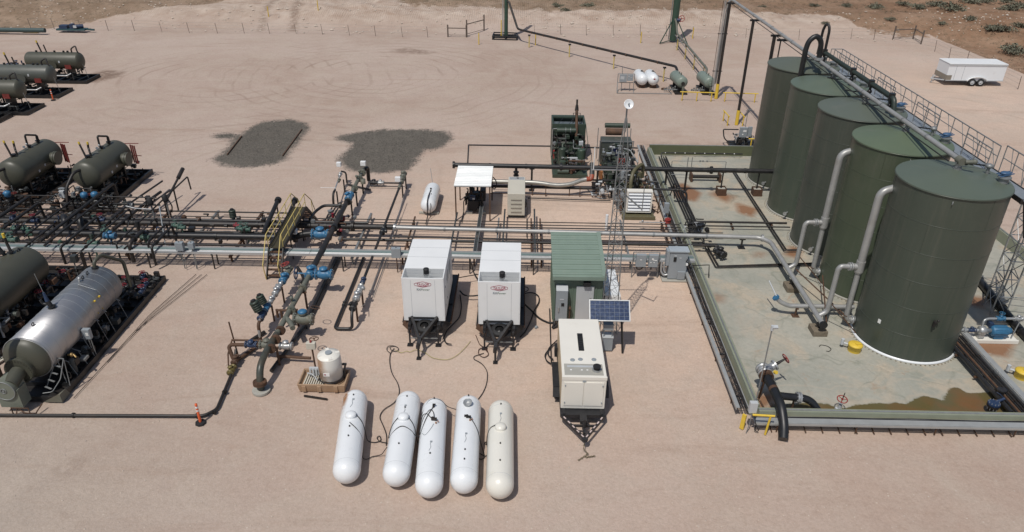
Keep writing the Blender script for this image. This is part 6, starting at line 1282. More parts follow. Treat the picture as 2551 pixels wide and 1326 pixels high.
b.build('reflective_marking', mat('reflective_tape', (.55, .45, .42), .5, 0, .3, 12), t)
b = MB(); b.cyl((X, y0 - 1.1, .1), (X, y0 - 1.1, 1.0), .05, n=10); b.cyl((X, y0 - 1.6, .4), (X, y0 - 1.6, .52), .12, n=14); b.build('tongue_jack', FRAMEB, t)
for s_ in (-1, 1):
    for yy in (y0 + 1.5, y0 + 2.4):
        w = MB().lathe((X + s_ * 1.0 - .1, yy, .36), (1, 0, 0), [(0, .15), (0, .31), (.04, .36), (.16, .36), (.2, .31), (.2, .15)], 20).build('wheel', DARK, t); MB().cyl((X + s_ * 1.0 - .08, yy, .36), (X + s_ * 1.0 + .08, yy, .36), .16, n=14).build('rim', GREYL, w)
    b = MB(); xx = X + s_ * 1.02; b.bx(xx - .14, xx + .14, y0 + 1.15, y0 + 2.85, .74, .79); b.bar((xx, y0 + 1.15, .76), (xx, y0 + .95, .4), .28, .04); b.bar((xx, y0 + 2.85, .76), (xx, y0 + 3.05, .4), .28, .04); b.build('fender', FRAMEB, t)
MB().box((X - .98, y0 + 3.3, 1.1), (.12, .4, .45)).build('cable_port', DARK, t)
random.seed(3); pts = [Vector((X, y0 - 1.6, .38)), Vector((X - .05, y0 - 1.8, .15)), Vector((X + .12, y0 - 1.95, .03)), Vector((X - .1, y0 - 2.15, .03)), Vector((X - .28, y0 - 2.3, .03))]; b = MB()
for a, c in zip(pts, pts[1:]):
    n = max(2, int((c - a).length / .07))
    for k in range(n): q = a.lerp(c, (k + .5) / n); b.ring(q, (c - a).cross(Vector((0, 0, 1))) if k % 2 else Vector((0, 0, 1)), .035, .011, 8, 4)
for k in range(7): b.ring(Vector((X + .05 + k * .05, y0 - 2.12 + k * .012, .03)), (0, 1, 1) if k % 2 else (0, 0, 1), .035, .011, 8, 4)
b.build('safety_chain', mat('brass_chain', (.18, .15, .08), .5, .5), t)

# --- five propane tanks
PT = [((862, 1192), (885, 992), 'white propane tank with rust streaks at its upper left, leftmost of the five', (WHT, .3)), ((985, 1200), (1018, 995), 'white propane tank with round dome and hoses to both neighbours, second from left', None), ((1068, 1228), (1083, 1013), 'white propane tank with several black hoses bunched on top, middle of the five', None), ((1155, 1217), (1168, 1006), 'white propane tank with its dome lid flipped open, fourth from left', None), ((1245, 1230), (1248, 1018), 'creamy yellowed propane tank, rightmost of the five', None)]
IV = mat('ivory_tank_paint', (.71, .69, .62), .3, 0, .04, .6, .1, (.6, .55, .4), coat=.3)
def rust_white():
    m = mat('rust_streaked_white', (.74, .76, .77), .3, 0, .03, 1.5, 0, coat=.3); n = m.node_tree; bs = n.nodes['Principled BSDF']; old = bs.inputs['Base Color'].links[0].from_socket
    tc = n.nodes.new('ShaderNodeTexCoord'); sp = n.nodes.new('ShaderNodeSeparateXYZ'); n.links.new(tc.outputs['Object'], sp.inputs[0])
    def MR(v, a, c): q = n.nodes.new('ShaderNodeMapRange'); q.inputs[1].default_value = a; q.inputs[2].default_value = c; n.links.new(v, q.inputs[0]); return q.outputs[0]
    nz = n.nodes.new('ShaderNodeTexNoise'); nz.inputs['Scale'].default_value = 6; n.links.new(tc.outputs['Object'], nz.inputs['Vector'])
    p = n.nodes.new('ShaderNodeMath'); p.operation = 'MULTIPLY'; n.links.new(MR(sp.outputs['X'], -.38, -.52), p.inputs[0]); n.links.new(MR(sp.outputs['Y'], .6, 1.6), p.inputs[1])
    q = n.nodes.new('ShaderNodeMath'); q.operation = 'MULTIPLY'; n.links.new(p.outputs[0], q.inputs[0]); n.links.new(MR(nz.outputs['Fac'], .25, .5), q.inputs[1])
    mx = n.nodes.new('ShaderNodeMix'); mx.data_type = 'RGBA'; n.links.new(q.outputs[0], mx.inputs[0]); n.links.new(old, mx.inputs[6]); mx.inputs[7].default_value = (.33, .15, .055, 1); n.links.new(mx.outputs[2], bs.inputs['Base Color']); return m
RW = rust_white(); DOMES = []
for i, (pn, pf, lab, _) in enumerate(PT):
    A, C = g(*pn, .5), g(*pf, .62); r = .5; A.z = C.z = r + .06; d = (C - A).normalized(); A = A - d * .12; C = C + d * .32; Ln = (C - A).length; mid = (A + C) / 2
    t = thing('propane_tank', lab, 'propane tank', (mid.x, mid.y, 0), 'five propane tanks in the foreground'); pr = [(r * .95 * (1 - math.cos(a)), r * math.sin(a)) for a in (0, .2, .4, .6, .8, 1.0, 1.2, 1.4, 1.571)]; pr = pr + [(Ln - h, rr) for h, rr in pr[::-1]]
    sh = MB().lathe(A, d, pr, 44).build('shell', (RW, WHT, WHT, WHT, IV)[i], t)
    b = MB()
    for f in (.12, .88): b.ring(A + d * Ln * f, d, r + .001, .006, 40, 4)
    b.build('weld_seam', GREYL, t); b = MB()
    for f in (.25, .75): q = A + d * Ln * f; b.box((q.x, q.y, .06), (.7, .12, .12), math.atan2(d.y, d.x) - math.pi / 2)
    b.build('foot', WHTG, t); u = Vector((0, 0, 1)); f0 = (.60, .60, .48, .82, .60)[i]; q = A + d * Ln * f0 + u * r; DOMES.append(q)
    if i == 3:
        b = MB(); b.lathe(q + u * .04 , Vector((-.15, -.3, 1)), [(0, .0), (.0, .1), (.05, .17), (.10, .18), (.085, .165), (.0, .08)], 24); b.build('open_dome_lid', GALV, t)
        q = A + d * Ln * .66 + u * r
        b = MB(); b.cyl(q, q + u * .12, .05, n=10); b.box(q + Vector((.1, -.02, .05)), (.1, .06, .1)); b.box(q + Vector((-.08, .05, .04)), (.07, .05, .08)); b.build('valve_cluster', BLKR, t); MB().box(q + Vector((.12, -.16, .02)), (.05, .06, .04)).box(q + Vector((.2, -.1, .02)), (.04, .05, .04)).build('tag', RUSTO, t)
    elif i == 2:
        q = A + d * Ln * .67 + u * r; b = MB(); b.cyl(q, q + u * .12, .06, n=10); b.box(q + Vector((.1, -.02, .05)), (.14, .07, .12)); b.build('valve_cluster', BLKR, t); MB().box(q + Vector((.15, -.18, .02)), (.05, .06, .04)).box(q + Vector((.22, -.1, .02)), (.04, .05, .04)).build('tag', RUSTO, t)
        q2 = A + d * Ln * .82 + u * r; MB().cyl(q2, q2 + u * .1, .045, n=9).box(q2 + Vector((.02, .05, .1)), (.12, .05, .05)).build('gauge', BLKR, t)
    else:
        b = MB(); b.lathe(q - u * .03, u, [(0, .21), (.08, .215), (.12, .2), (.165, .14), (.185, .05), (.19, 0)], 26); b.build('dome', (WHT, WHT, WHT, WHT, IV)[i], t)
    for f in ((.86, .47, .36), (.86, .72, .3), (.93, .3), (.93, .2, .3), (.88, .42, .24))[i]: q2 = A + d * Ln * f + u * r; MB().cyl(q2 - u * .02, q2 + u * .05, .028, n=9).build('fitting', BLKR, t)
    q2 = A + d * Ln * (.78, .72, .4, .45, .74)[i] + u * (r + .012); MB().tube([q2 + Vector((.02, .12, 0)), q2 + Vector((-.03, 0, .0)), q2 + Vector((.03, -.15, 0)), q2 + Vector((-.03, -.35, -.01))], .009, 5, .1).box(q2 + Vector((0, .12, 0)), (.08, .07, .02)).build('chain_tag', GREY, t)
    DOMES[-1] = (A, d, Ln, r)
def on(i, f, a=0.0, up=.02):
    A, d, Ln, r = DOMES[i]; s = d.cross(Vector((0, 0, 1))); return A + d * Ln * f + (Vector((0, 0, 1)) * math.cos(a) + s * math.sin(a)) * (r + up)
def gd(x, y): return g(x, y, .03)
cable('black hose from the leftmost dome over to the gap beside the second tank', [on(0, .6, .35, .08), on(0, .57, .9), on(0, .53, 1.4), gd(915, 1100), gd(935, 1103), gd(950, 1098), gd(946, 1085), gd(938, 1090), gd(944, 1100), gd(965, 1104)], .017)
cable('black hose from the lower valve of the leftmost tank across the dirt', [on(0, .5, 0, .08), on(0, .45, .6), on(0, .4, 1.3), gd(903, 1143), gd(915, 1145), gd(925, 1138), gd(950, 1134), on(1, .33, -1.2)], .016)
cable('black hose looping over the left shoulder of the second tank', [on(1, .6, -.35, .05), on(1, .56, -.9), on(1, .5, -1.3), on(1, .42, -1.3), on(1, .46, -.6), on(1, .5, 0, .05), on(1, .48, .7), on(1, .47, 1.3), on(2, .55, -1.2)], .017)
cable('black hose from the second dome right toward the middle tank', [on(1, .6, .35, .05), on(1, .56, .9), on(1, .5, 1.35), gd(1040, 1105), on(2, .5, -1.35)], .017)
cable('black hoses arched over the crown of the middle tank', [on(2, .68, -.1, .06), on(2, .76, -.5), on(2, .78, -1.0), on(2, .65, -1.4), on(2, .55, -1.2), on(2, .7, -.5, .05), on(2, .82, 0, .05)], .017)
cable('second black hose bunched on the middle tank', [on(2, .68, .1, .07), on(2, .75, .05, .03), on(2, .8, -.2, .04), on(2, .74, -.8), on(2, .62, -1.35)], .016)
cable('black hose spanning from the middle tank to the fourth tank', [on(2, .8, -1.2), on(2, .93, -.4), on(2, .93, .5), on(2, .9, 1.2), on(3, .83, -1.2)], .016)
cable('thin grey lead curled on the middle tank', [on(2, .55, -.8), on(2, .5, -.5), on(2, .56, -.1), on(2, .62, 0.1)], .01, GREY)
cable('black hose between the fourth tank and the dirt to its right', [on(3, .66, .1, .06), on(3, .62, .5), on(3, .55, 1.0), on(3, .5, 1.4), gd(1204, 1125), gd(1208, 1140), gd(1200, 1145), gd(1188, 1142)], .016)
cable('black hose from the ivory tank dome draped to its left', [on(4, .62, -.3, .08), on(4, .64, -.9), on(4, .6, -1.4), gd(1212, 1108), gd(1206, 1104), gd(1212, 1100), gd(1216, 1130), gd(1210, 1138), gd(1195, 1130)], .016)
cable('long thin hose winding from beneath the left generator down to the second tank', [gd(x, y) for x, y in ((982, 868), (972, 880), (970, 900), (975, 930), (992, 955), (996, 980), (985, 1003), (955, 1020), (944, 1038), (955, 1062), (964, 1085), (962, 1110))], .018, bend=1.0)
cable('long thin hose winding from the right generator down to the fourth tank', [gd(x, y) for x, y in ((1205, 880), (1180, 888), (1180, 895), (1200, 905), (1215, 925), (1213, 955), (1203, 980), (1183, 1005))], .018, bend=1.0)
tag(MB().tube([gd(1335, 815), gd(1338, 817)], .09, 9).build('loose_cap', GREY), 'small grey disc on the dirt right of the right generator', 'disc')

# --- delineators
def delineator(x, y, label, first=None):
    t = thing('delineator', label, 'delineator', (x, y, 0), 'orange delineators'); b = MB(); b.lathe((x, y, .05), (0, 0, 1), [(0, .055), (.75, .05), (.8, .035), (.83, .05), (.93, .05), (.95, 0)], 16); b.build('post', ORG, t)
    b = MB()
    for z in (.62, .78): b.cyl((x, y, z), (x, y, z + .07), .058, n=16)
    b.build('reflective_band', WBAND, t); MB().lathe((x, y, 0), (0, 0, 1), [(0, .22), (.06, .2), (.08, .08), (.08, 0)], 8, sm=False).build('rubber_base', DARK, t); return t
q = g(500, 1054); d1 = delineator(q.x, q.y, 'orange delineator post beside the kink of the ground pipeline, nearest the camera'); q = g(133, 250); dup(d1, (q.x, q.y, 0), 0, 'orange delineator post beside the far dark vessels at the left')
# ------------------------------------------------------------------ machines of the middle yard
def clutter(t, x0, x1, y0, y1, z0, z1, n, mats, seed=1, rmin=.02, rmax=.06, lab=('small_pipe', 'fitting', 'housing')):
    random.seed(seed); mb = {}
    for k in range(n):
        m = random.choice(mats); kind = random.random(); key = (lab[0] if kind < .6 else (lab[1] if kind < .85 else lab[2]), m.name); b = mb.setdefault(key, MB())
        p = Vector((random.uniform(x0, x1), random.uniform(y0, y1), random.uniform(z0, z1)))
        if kind < .6:
            pts = [p]
            for j in range(random.randint(2, 4)):
                ax = random.randint(0, 2); q = pts[-1].copy(); q[ax] += random.choice((-1, 1)) * random.uniform(.15, .6)
                q.x = min(max(q.x, x0), x1); q.y = min(max(q.y, y0), y1); q.z = min(max(q.z, z0), z1)
                if (q - pts[-1]).length > .05: pts.append(q)
            if len(pts) > 1: b.tube(pts, random.uniform(rmin, rmax), 7, .08)
        elif kind < .85:
            ax = random.choice(((1, 0, 0), (0, 1, 0), (0, 0, 1))); r = random.uniform(.05, .13); q = p + Vector(ax) * random.uniform(.08, .3); b.cyl(p, q, r, n=10); b.cyl(q, q + Vector(ax) * .03, r * 1.3, n=10)
        else: b.box(p, (random.uniform(.1, .35), random.uniform(.1, .35), random.uniform(.1, .3)))
    for (nm, mn), b in mb.items(): b.build(nm, MATS[mn], t)
DGREY = mat('dark_grey_machinery', (.05, .055, .055), .5, .2, .3, 6, .2)
CG2 = mat('mid_green_machine_paint', (.042, .060, .044), .45, 0, .15, 4, .2, (.12, .12, .09)); SG = mat('grey_green_engine', (.07, .08, .07), .5, .1, .25, 5, .2)
# compressor 1
t = thing('gas_compressor', 'dark green gas compressor package with open cooler box and tall brown exhaust stack', 'compressor', (3.4, 51, 0)); x0, x1 = 2.15, 4.65
MB().bx(x0, x1, 48.6, 54.6, .0, .25).build('skid', CG2, t, .01)
b = MB(); b.bx(x0, x0 + .12, 52.3, 54.5, .25, 2.75); b.bx(x1 - .12, x1, 52.3, 54.5, .25, 2.75); b.bx(x0 + .12, x1 - .12, 54.38, 54.5, .25, 2.75); b.bx(x0 + .12, x1 - .12, 52.3, 52.4, 1.9, 2.75); b.bx(x0 + .12, x1 - .12, 54.1, 54.38, 2.62, 2.75); b.build('cooler_box', CG2, t, .01)
b = MB(); b.bx(x0 + .12, x1 - .12, 52.4, 54.1, 2.3, 2.35); b.build('cooler_core', mat('cooler_fin_metal', (.20, .24, .27), .5, .5, .2, 8), t); b = MB()
for k in range(3): b.bar((x0 + .3 + k * .8, 52.45, 2.5), (x0 + .9 + k * .8, 54.0, 2.7), .03)
b.build('fan_guard', BLK, t); b = MB()
for k in range(11): b.bx(x0 + .15 + k * .22, x0 + .22 + k * .22, 52.22, 52.3, .4, 1.9)
b.build('louvres', DARK, t); MB().cyl((x0 + .35, 52.05, 2.35), (x1 - .75, 52.05, 2.35), .2, n=16).build('header_drum', CG2, t); b = MB()
for k in range(2): b.ring((x0 + 1.0 + k * .35, 52.05, 2.35), (1, 0, 0), .21, .015, 16, 5)
b.build('strap', GALV, t); pipe([(3.95, 51.6, 1.1), (3.95, 52.0, 2.3), (3.95, 52.6, 3.1), (3.95, 52.9, 3.7)], .11, BRN, t, .4, 12, 'exhaust_pipe'); MB().cyl((3.95, 52.9, 3.6), (3.95, 52.95, 4.0), .15, .1, n=12).cyl((3.95, 52.95, 4.0), (3.95, 53, 4.4), .07, n=10).build('exhaust_tip', BLKR, t)
b = MB(); b.tube([(3.7, 52.6, 2.75), (3.7, 52.6, 3.5), (4.2, 52.6, 3.5), (4.2, 52.6, 2.75)], .03, 6); b.build('stack_bracket', BLKR, t)
MB().bx(2.6, 4.2, 50.2, 51.9, .25, 1.25).build('engine_block', CMPG, t, .04); MB().cyl((2.85, 49.9, .25), (2.85, 49.9, 1.7), .27, n=18).sph((2.85, 49.9, 1.7), .27, (1, 1, .5)).cyl((2.85, 48.9, .35), (2.85, 48.9, 1.15), .24, n=16).build('scrubber_vessel', CG2, t)
MB().cyl((4.2, 49.6, .5), (4.2, 49.6, 1.75), .29, n=20).sph((4.2, 49.6, 1.75), .29, (1, 1, .35)).build('suction_bottle', mat('clean_green_bottle', (.05, .078, .055), .4, 0, .06, 3), t); MB().cyl((4.2, 49.6, .95), (4.2, 49.6, 1.1), .3, n=20).build('white_strap', GREYL, t)
MB().cyl((2.5, 48.75, .42), (3.3, 48.75, .42), .16, n=14).build('front_drum', CG2, t); pipe([(2.85, 49.9, 1.7), (2.85, 50.2, 2.0), (3.6, 50.4, 1.95), (3.9, 50.6, 1.6), (4.2, 49.9, 1.9)], .09, CG2, t, .2, 10, 'process_pipe')
MB().bx(3.35, 3.9, 48.95, 49.1, .95, 1.4).build('gauge_panel', GREYL, t, .02); MB().bx(3.5, 3.75, 48.93, 48.949, 1.05, 1.3).build('display', DARK, t); MB().bx(4.05, 4.35, 50.3, 50.6, 1.55, 2.1).build('oil_tote', GREYL, t, .02); MB().bx(4.06, 4.34, 50.28, 50.62, 1.6, 1.75).build('red_label', RED, t); MB().bx(2.2, 2.3, 50.0, 50.2, .9, 1.5).build('red_tank', RED, t)
clutter(t, 2.3, 4.5, 49.8, 52.1, 1.1, 2.15, 70, [CMPG, CMPG, SG, BLKR, GALVD], 4); clutter(t, 2.3, 4.5, 48.7, 50.0, .3, 1.2, 50, [CMPG, SG, BLKR, GALV, BRN], 5); clutter(t, 3.2, 3.8, 48.6, 48.95, .3, 1.0, 14, [RED, GALV, BRN], 6, .015, .03)
pipe([(x0 + .05, 52.2, .3), (x0 + .05, 52.2, 2.4), (x0 + .4, 52.0, 2.5)], .03, GALV, t); pipe([(x1 - .1, 52.1, .6), (x1 - .25, 52.1, 2.0), (x1 - .8, 52.1, 2.1)], .05, CG2, t); b = MB(); b.bar((x1, 52.5, 2.7), (x1 + .15, 51.5, 1.6), .04); b.bar((x1 + .15, 51.5, 1.6), (x1, 51.3, .9), .04); b.build('side_bracket', CG2, t)
# compressor 2
t = thing('gas_compressor', 'grey-green compressor package with brown muffler drum, behind the lattice mast', 'compressor', (6.9, 49, 0)); x0, x1 = 5.55, 8.0
MB().bx(x0 + .3, x1, 46.9, 52.2, .0, .22).build('skid', CG2, t, .01); MB().bx(x0 + .15, x1 - .1, 50.3, 51.6, .22, 2.1).build('radiator_case', SG, t, .02); MB().lathe((6.75, 50.29, 1.45), (0, -1, 0), [(0, .62), (.12, .62), (.12, .52), (.02, .5), (.02, 0)], 28).build('fan_shroud', SG, t)
MB().cyl((6.1, 51.9, 2.35), (7.35, 51.9, 2.35), .26, n=18).build('muffler_drum', BRN, t); MB().cyl((6.05, 52.3, 2.7), (7.9, 52.3, 2.7), .18, n=16).build('green_drum', CG2, t)
b = MB(); b.bar((5.5, 50.25, 2.2), (8.0, 50.25, 2.2), .05); b.bar((5.55, 50.25, .2), (5.55, 50.25, 2.2), .05); b.bar((7.95, 50.25, .2), (7.95, 50.25, 2.2), .05); b.bar((5.55, 52.0, .2), (5.55, 52.0, 2.6), .05); b.bar((7.95, 52.0, .2), (7.95, 52.0, 2.6), .05); b.build('frame', GALVD, t)
MB().bx(6.0, 7.6, 48.6, 50.1, .3, 1.2).build('engine_block', SG, t, .04); MB().bx(6.35, 7.05, 49.75, 49.9, 1.2, 1.95).build('control_panel', GREYL, t, .02); MB().bx(6.42, 6.98, 49.72, 49.749, 1.28, 1.85).build('display', mat('navy_screen', (.015, .02, .06), .2), t); MB().box((6.7, 49.7, 1.6), (.03, .03, .3)).build('handle', WBAND, t)
for k in range(2): MB().cyl((6.1 + k * 1.7, 47.7, .3), (6.1 + k * 1.7, 47.7, 1.25), .26, n=18).sph((6.1 + k * 1.7, 47.7, 1.25), .26, (1, 1, .5)).build('scrubber_vessel', CG2, t)
MB().cyl((6.95, 47.4, .3), (6.95, 47.4, 1.1), .2, n=16).build('filter_pot', GREY, t); b = MB()
for k in range(4): b.bx(6.75 + k * .12, 6.8 + k * .12, 48.35, 48.5, 1.0, 1.6)
b.build('red_header', RED, t)
b = MB(); b.bx(5.45, 5.6, 47.6, 49.0, .1, .9); b.build('rusty_side_plate', RUSTO, t)
clutter(t, 5.7, 7.9, 48.2, 50.2, .9, 2.0, 80, [SG, GREY, CMPG, BLKR, GALV, DGREY], 8); clutter(t, 5.7, 8.0, 47.0, 48.5, .3, 1.3, 60, [SG, CMPG, GALV, BLKR, DGREY], 9)
MB().cyl((8.1, 48.5, .0), (8.1, 48.5, 2.1), .03, n=6).build('white_mast', WBAND, t); pipe([(7.2, 49.6, 1.9), (7.6, 49.3, 1.9), (8.1, 48.4, 1.3)], .06, GALVD, t)
# engine 3 with louvred radiator
t = thing('louvred_engine', 'olive engine compressor with bright louvred radiator facing the camera', 'compressor', (7.5, 43, 0))
OL = mat('olive_engine_paint', (.11, .10, .055), .5, 0, .2, 4, .25, (.17, .14, .09)); b = MB(); b.bx(6.35, 8.45, 41.85, 42.0, .0, .22); b.bx(6.35, 8.45, 45.0, 45.1, 0, .2); b.bx(6.4, 6.55, 42.0, 45.0, 0, .2); b.bx(8.25, 8.4, 42.0, 45.0, 0, .2); b.bx(6.55, 8.25, 42.0, 45, .1, .16); b.build('skid', OL, t, .01)
b = MB(); xa, xb = 6.62, 8.22; b.bx(xa, xa + .08, 42.3, 42.75, .3, 1.75); b.bx(xb - .08, xb, 42.3, 42.75, .3, 1.75); b.bx(xa + .08, xb - .08, 42.3, 42.75, 1.68, 1.75); b.bx(xa + .08, xb - .08, 42.3, 42.75, .3, .36); b.bx(xa + .08, xb - .08, 42.66, 42.7, .36, 1.68); b.build('radiator_frame', CRM, t, .008)
b = MB()
for k in range(6): z = .45 + k * .215; b.box(((xa + xb) / 2, 42.36, z + .07), (xb - xa - .2, .22, .02), 0, R(55))
b.build('louvre_blades', WHT, t); MB().bx(xa + .1, xb - .1, 42.5, 42.6, .36, 1.66).build('radiator_core', DARK, t)
MB().bx(6.9, 8.0, 42.9, 44.6, .3, 1.2).build('engine_block', OL, t, .04); pipe([(6.95, 43.3, 1.1), (6.95, 43.5, 2.1), (7.15, 44.0, 2.5), (7.75, 44.8, 2.6), (7.9, 44.95, 2.4), (7.9, 45.0, 1.6)], .12, OL, t, .35, 14, 'exhaust_pipe'); MB().cyl((7.6, 44.4, 1.2), (7.6, 44.4, 2.2), .18, n=14).build('filter_can', OL, t); MB().cyl((7.45, 43.6, 1.2), (7.45, 43.7, 2.2), .05).build('riser', BLK, t)
MB().cyl((6.7, 43.8, .3), (6.7, 43.8, 1.0), .3, n=16).build('side_vessel', DGREY, t)
clutter(t, 6.6, 8.3, 42.9, 45.0, .8, 1.9, 80, [OL, OL, DGREY, BLK, GALV, BRN], 12); MB().sph((8.45, 44.3, 1.35), .13).build('chrome_valve', GALV, t)
MB().bx(6.3, 6.4, 42.6, 44.6, .2, .9).build('rusty_hose_rack', BRN, t); clutter(t, 6.0, 6.6, 43.2, 44.6, .2, 1.1, 24, [GALVD, GALV, DGREY], 13)
t = thing('pipe_bridge', 'black pipe from the olive engine crossing over the left containment wall', 'pipeline', (9, 44.4, 0)); pipe([(8.3, 44.4, 1.05), (10.3, 44.3, 1.05), (10.75, 44.2, .95), (10.8, 43.9, .2)], .075, BLK, t); b = MB(); b.bar((9.75, 44.6, .3), (9.9, 44.3, 1.5), .05); b.bar((10.1, 44.6, .3), (9.9, 44.3, 1.5), .05); b.build('a_frame', BLK, t); valve((10.2, 44.3, 1.05), (1, 0, 0), .08, BLKR, t)
b = MB(); b.cyl((8.75, 42.9, 0), (8.8, 42.9, 1.3), .035); b.bar((8.4, 43.0, 1.1), (8.85, 43.0, 1.1), .05); b.bar((8.5, 43.6, .02), (8.8, 42.9, .05), .04); b.build('prop_stand', BRN, t)
# grey switch box with red valve
t = thing('switch_box', 'grey-blue disconnect box on a post above a red valve beside the left cable tray', 'electrical box', (8.95, 41.2, 0)); MB().bx(8.78, 9.08, 41.1, 41.32, .85, 1.5).build('box', GREY, t, .015); MB().cyl((9.05, 41.2, 0), (9.05, 41.2, 1.6), .025).build('post', GALVD, t)
t = thing('red_valve', 'round red valve sitting on the rack pipes beneath the disconnect box', 'valve', (8.95, 40.5, 0)); b = MB(); b.sph((8.95, 40.5, .55), .2, (1, .8, 1)); b.cyl((8.95, 40.5, .2), (8.95, 40.5, .8), .1); b.cyl((8.95, 40.5, .68), (8.95, 40.5, .74), .19, n=14); b.build('body', RED, t); b = MB(); b.tube([(7.2, 40.4, .55), (8.8, 40.4, .55)], .035, 7); b.sph((7.4, 40.4, .62), .07); b.build('side_line', GALV, t)
t = thing('pipe_manifold', 'cluster of black and silver flanges where the rack meets the left containment wall', 'manifold', (10.3, 39, 0))
for k, (x, y) in enumerate(((9.7, 40.3), (9.9, 39.9), (9.75, 39.5), (10.4, 40.3), (10.6, 39.9), (10.6, 37.9), (10.9, 37.5), (11.3, 37.2), (10.3, 37.6), (11.1, 36.7))): flange((x, y, .5), (1, 0, 0), .06, GALV if k in (1, 2) else BLK, t, .05)
valve((11.35, 36.9, .4), (.4, -1, 0), .14, BLK, t); clutter(t, 10.0, 11.2, 38.8, 40.6, .3, .8, 26, [BLK, BLKR, GALV], 21, .02, .05)
# canopy with engine
t = thing('shade_canopy', 'white corrugated shade roof on four brown posts', 'canopy', (-3.05, 43, 0)); RFM = mat('white_corrugated_roof', (.60, .62, .62), .45, .1, .03, 2, .06)
ny = 90; vs = []; fs = []
for i in range(ny + 1):
    y = 41.3 + i * 3.3 / ny; z = 2.36 + .055 * math.sin(i / ny * 12.5 * 2 * math.pi); vs += [(-4.18, y, z), (-1.9, y, z)]
for i in range(ny): fs.append((2 * i, 2 * i + 1, 2 * i + 3, 2 * i + 2))
b = MB(); b.add(vs, fs); b.add([(x, y, z - .012) for x, y, z in vs], [f[::-1] for f in fs]); b.bx(-4.18, -1.9, 41.29, 41.299, 2.33, 2.39); b.bx(-1.899, -1.89, 41.3, 44.6, 2.33, 2.4); b.build('corrugated_roof', RFM, t)
for x, y in ((-4.1, 41.42), (-1.98, 41.42), (-4.1, 44.5), (-1.98, 44.5)): MB().bar((x, y, 0), (x, y, 2.3), .08).build('post', BRN, t)
b = MB(); b.bar((-4.15, 41.42, 2.3), (-1.93, 41.42, 2.3), .06, .08); b.bar((-4.15, 44.5, 2.3), (-1.93, 44.5, 2.3), .06, .08); b.bar((-4.1, 41.4, 2.29), (-4.1, 44.5, 2.29), .05, .07); b.bar((-1.98, 41.4, 2.29), (-1.98, 44.5, 2.29), .05, .07); b.build('roof_frame', BRN, t)
t = thing('engine_pump', 'black oily engine and pump set standing under the white canopy', 'engine', (-3.1, 43.2, 0)); b = MB(); b.bx(-3.6, -3.15, 42.35, 42.55, 0, .12); b.bx(-2.7, -2.3, 42.35, 42.55, 0, .12); b.build('timber_foot', CONC, t)
MB().bx(-3.45, -2.75, 42.5, 44.2, .12, .85).build('engine_block', DARK, t, .05); MB().cyl((-3.3, 43.9, .8), (-3.3, 43.9, 1.5), .14).cyl((-3.0, 43.2, .8), (-3.0, 43.2, 1.15), .2, n=14).build('air_cleaner', BLK, t); MB().bx(-2.7, -2.35, 43.2, 44.1, .5, 1.25).build('radiator', FRAMEB, t, .02); MB().bx(-3.3, -2.95, 42.45, 42.6, .95, 1.2).build('control_box', NAVY, t, .01); MB().bx(-3.12, -3.0, 42.43, 42.449, .96, 1.07).build('white_label', WBAND, t)
clutter(t, -3.6, -2.5, 42.45, 44.1, .2, 1.15, 60, [DARK, BLK, BLKR, BRN, DGREY], 15, .015, .04); MB().tube([(-3.55, 42.55, 1.0), (-3.7, 42.5, .8), (-3.7, 42.4, .1), (-3.75, 41.0, .1)], .035, 7, .1).build('fuel_line', BLK, t)
t = thing('cable_ladder', 'narrow galvanised trays running from the rack to the engine under the canopy', 'cable tray', (-2.6, 40, 0)); b = MB()
for x in (-2.68, -2.48): b.bar((x, 35.8, .62), (x + .05, 42.3, .62), .03, .08)
b.build('side_rail', GALVD, t); MB().bar((-2.58, 35.8, .6), (-2.53, 42.3, .6), .16, .02).build('tray_floor', DGREY, t)
for k, (x, ye) in enumerate(((-1.05, 41.8), (.8, 41.9), (-4.0, 41.2))):
    tt = thing('cable_ladder', ['narrow steel tray reaching the left side of the beige cabinet', 'narrow steel tray right of the beige cabinet', 'narrow steel tray at the left post of the canopy'][k], 'cable tray', (x, 38, 0)); b = MB(); b.bar((x, 35.6, .62), (x, ye, .62), .1, .04); b.build('channel', DGREY, tt)
# beige cabinet
t = thing('beige_cabinet', 'tall beige generator cabinet with four louvre slots in its front', 'cabinet', (-.35, 43.3, 0)); MB().bx(-.9, .2, 41.95, 44.75, .12, 1.62).build('enclosure', BEIGE, t, .025); MB().bx(-.86, .16, 41.99, 44.7, .0, .12).build('base', DARK, t); b = MB()
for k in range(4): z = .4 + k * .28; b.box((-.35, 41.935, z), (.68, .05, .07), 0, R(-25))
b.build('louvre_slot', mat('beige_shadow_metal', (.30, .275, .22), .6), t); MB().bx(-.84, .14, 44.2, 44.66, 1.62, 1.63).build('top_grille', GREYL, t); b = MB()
for k in range(18): b.bx(-.8 + k * .052, -.785 + k * .052, 44.22, 44.64, 1.63, 1.637)
b.bx(-.36, -.22, 44.4, 44.5, 1.637, 1.66); b.build('grille_bars', DARK, t); b = MB(); b.tube([(.32, 42.2, .9), (.34, 41.9, .8), (.34, 41.7, .1), (.34, 39, .1)], .03, 7, .1); b.bx(.22, .3, 42.2, 42.5, .6, 1.0); b.tube([(-.95, 41.75, .06), (.2, 41.75, .06), (.26, 42.2, .06)], .025, 6, .1); b.build('conduit', BLKR, t)
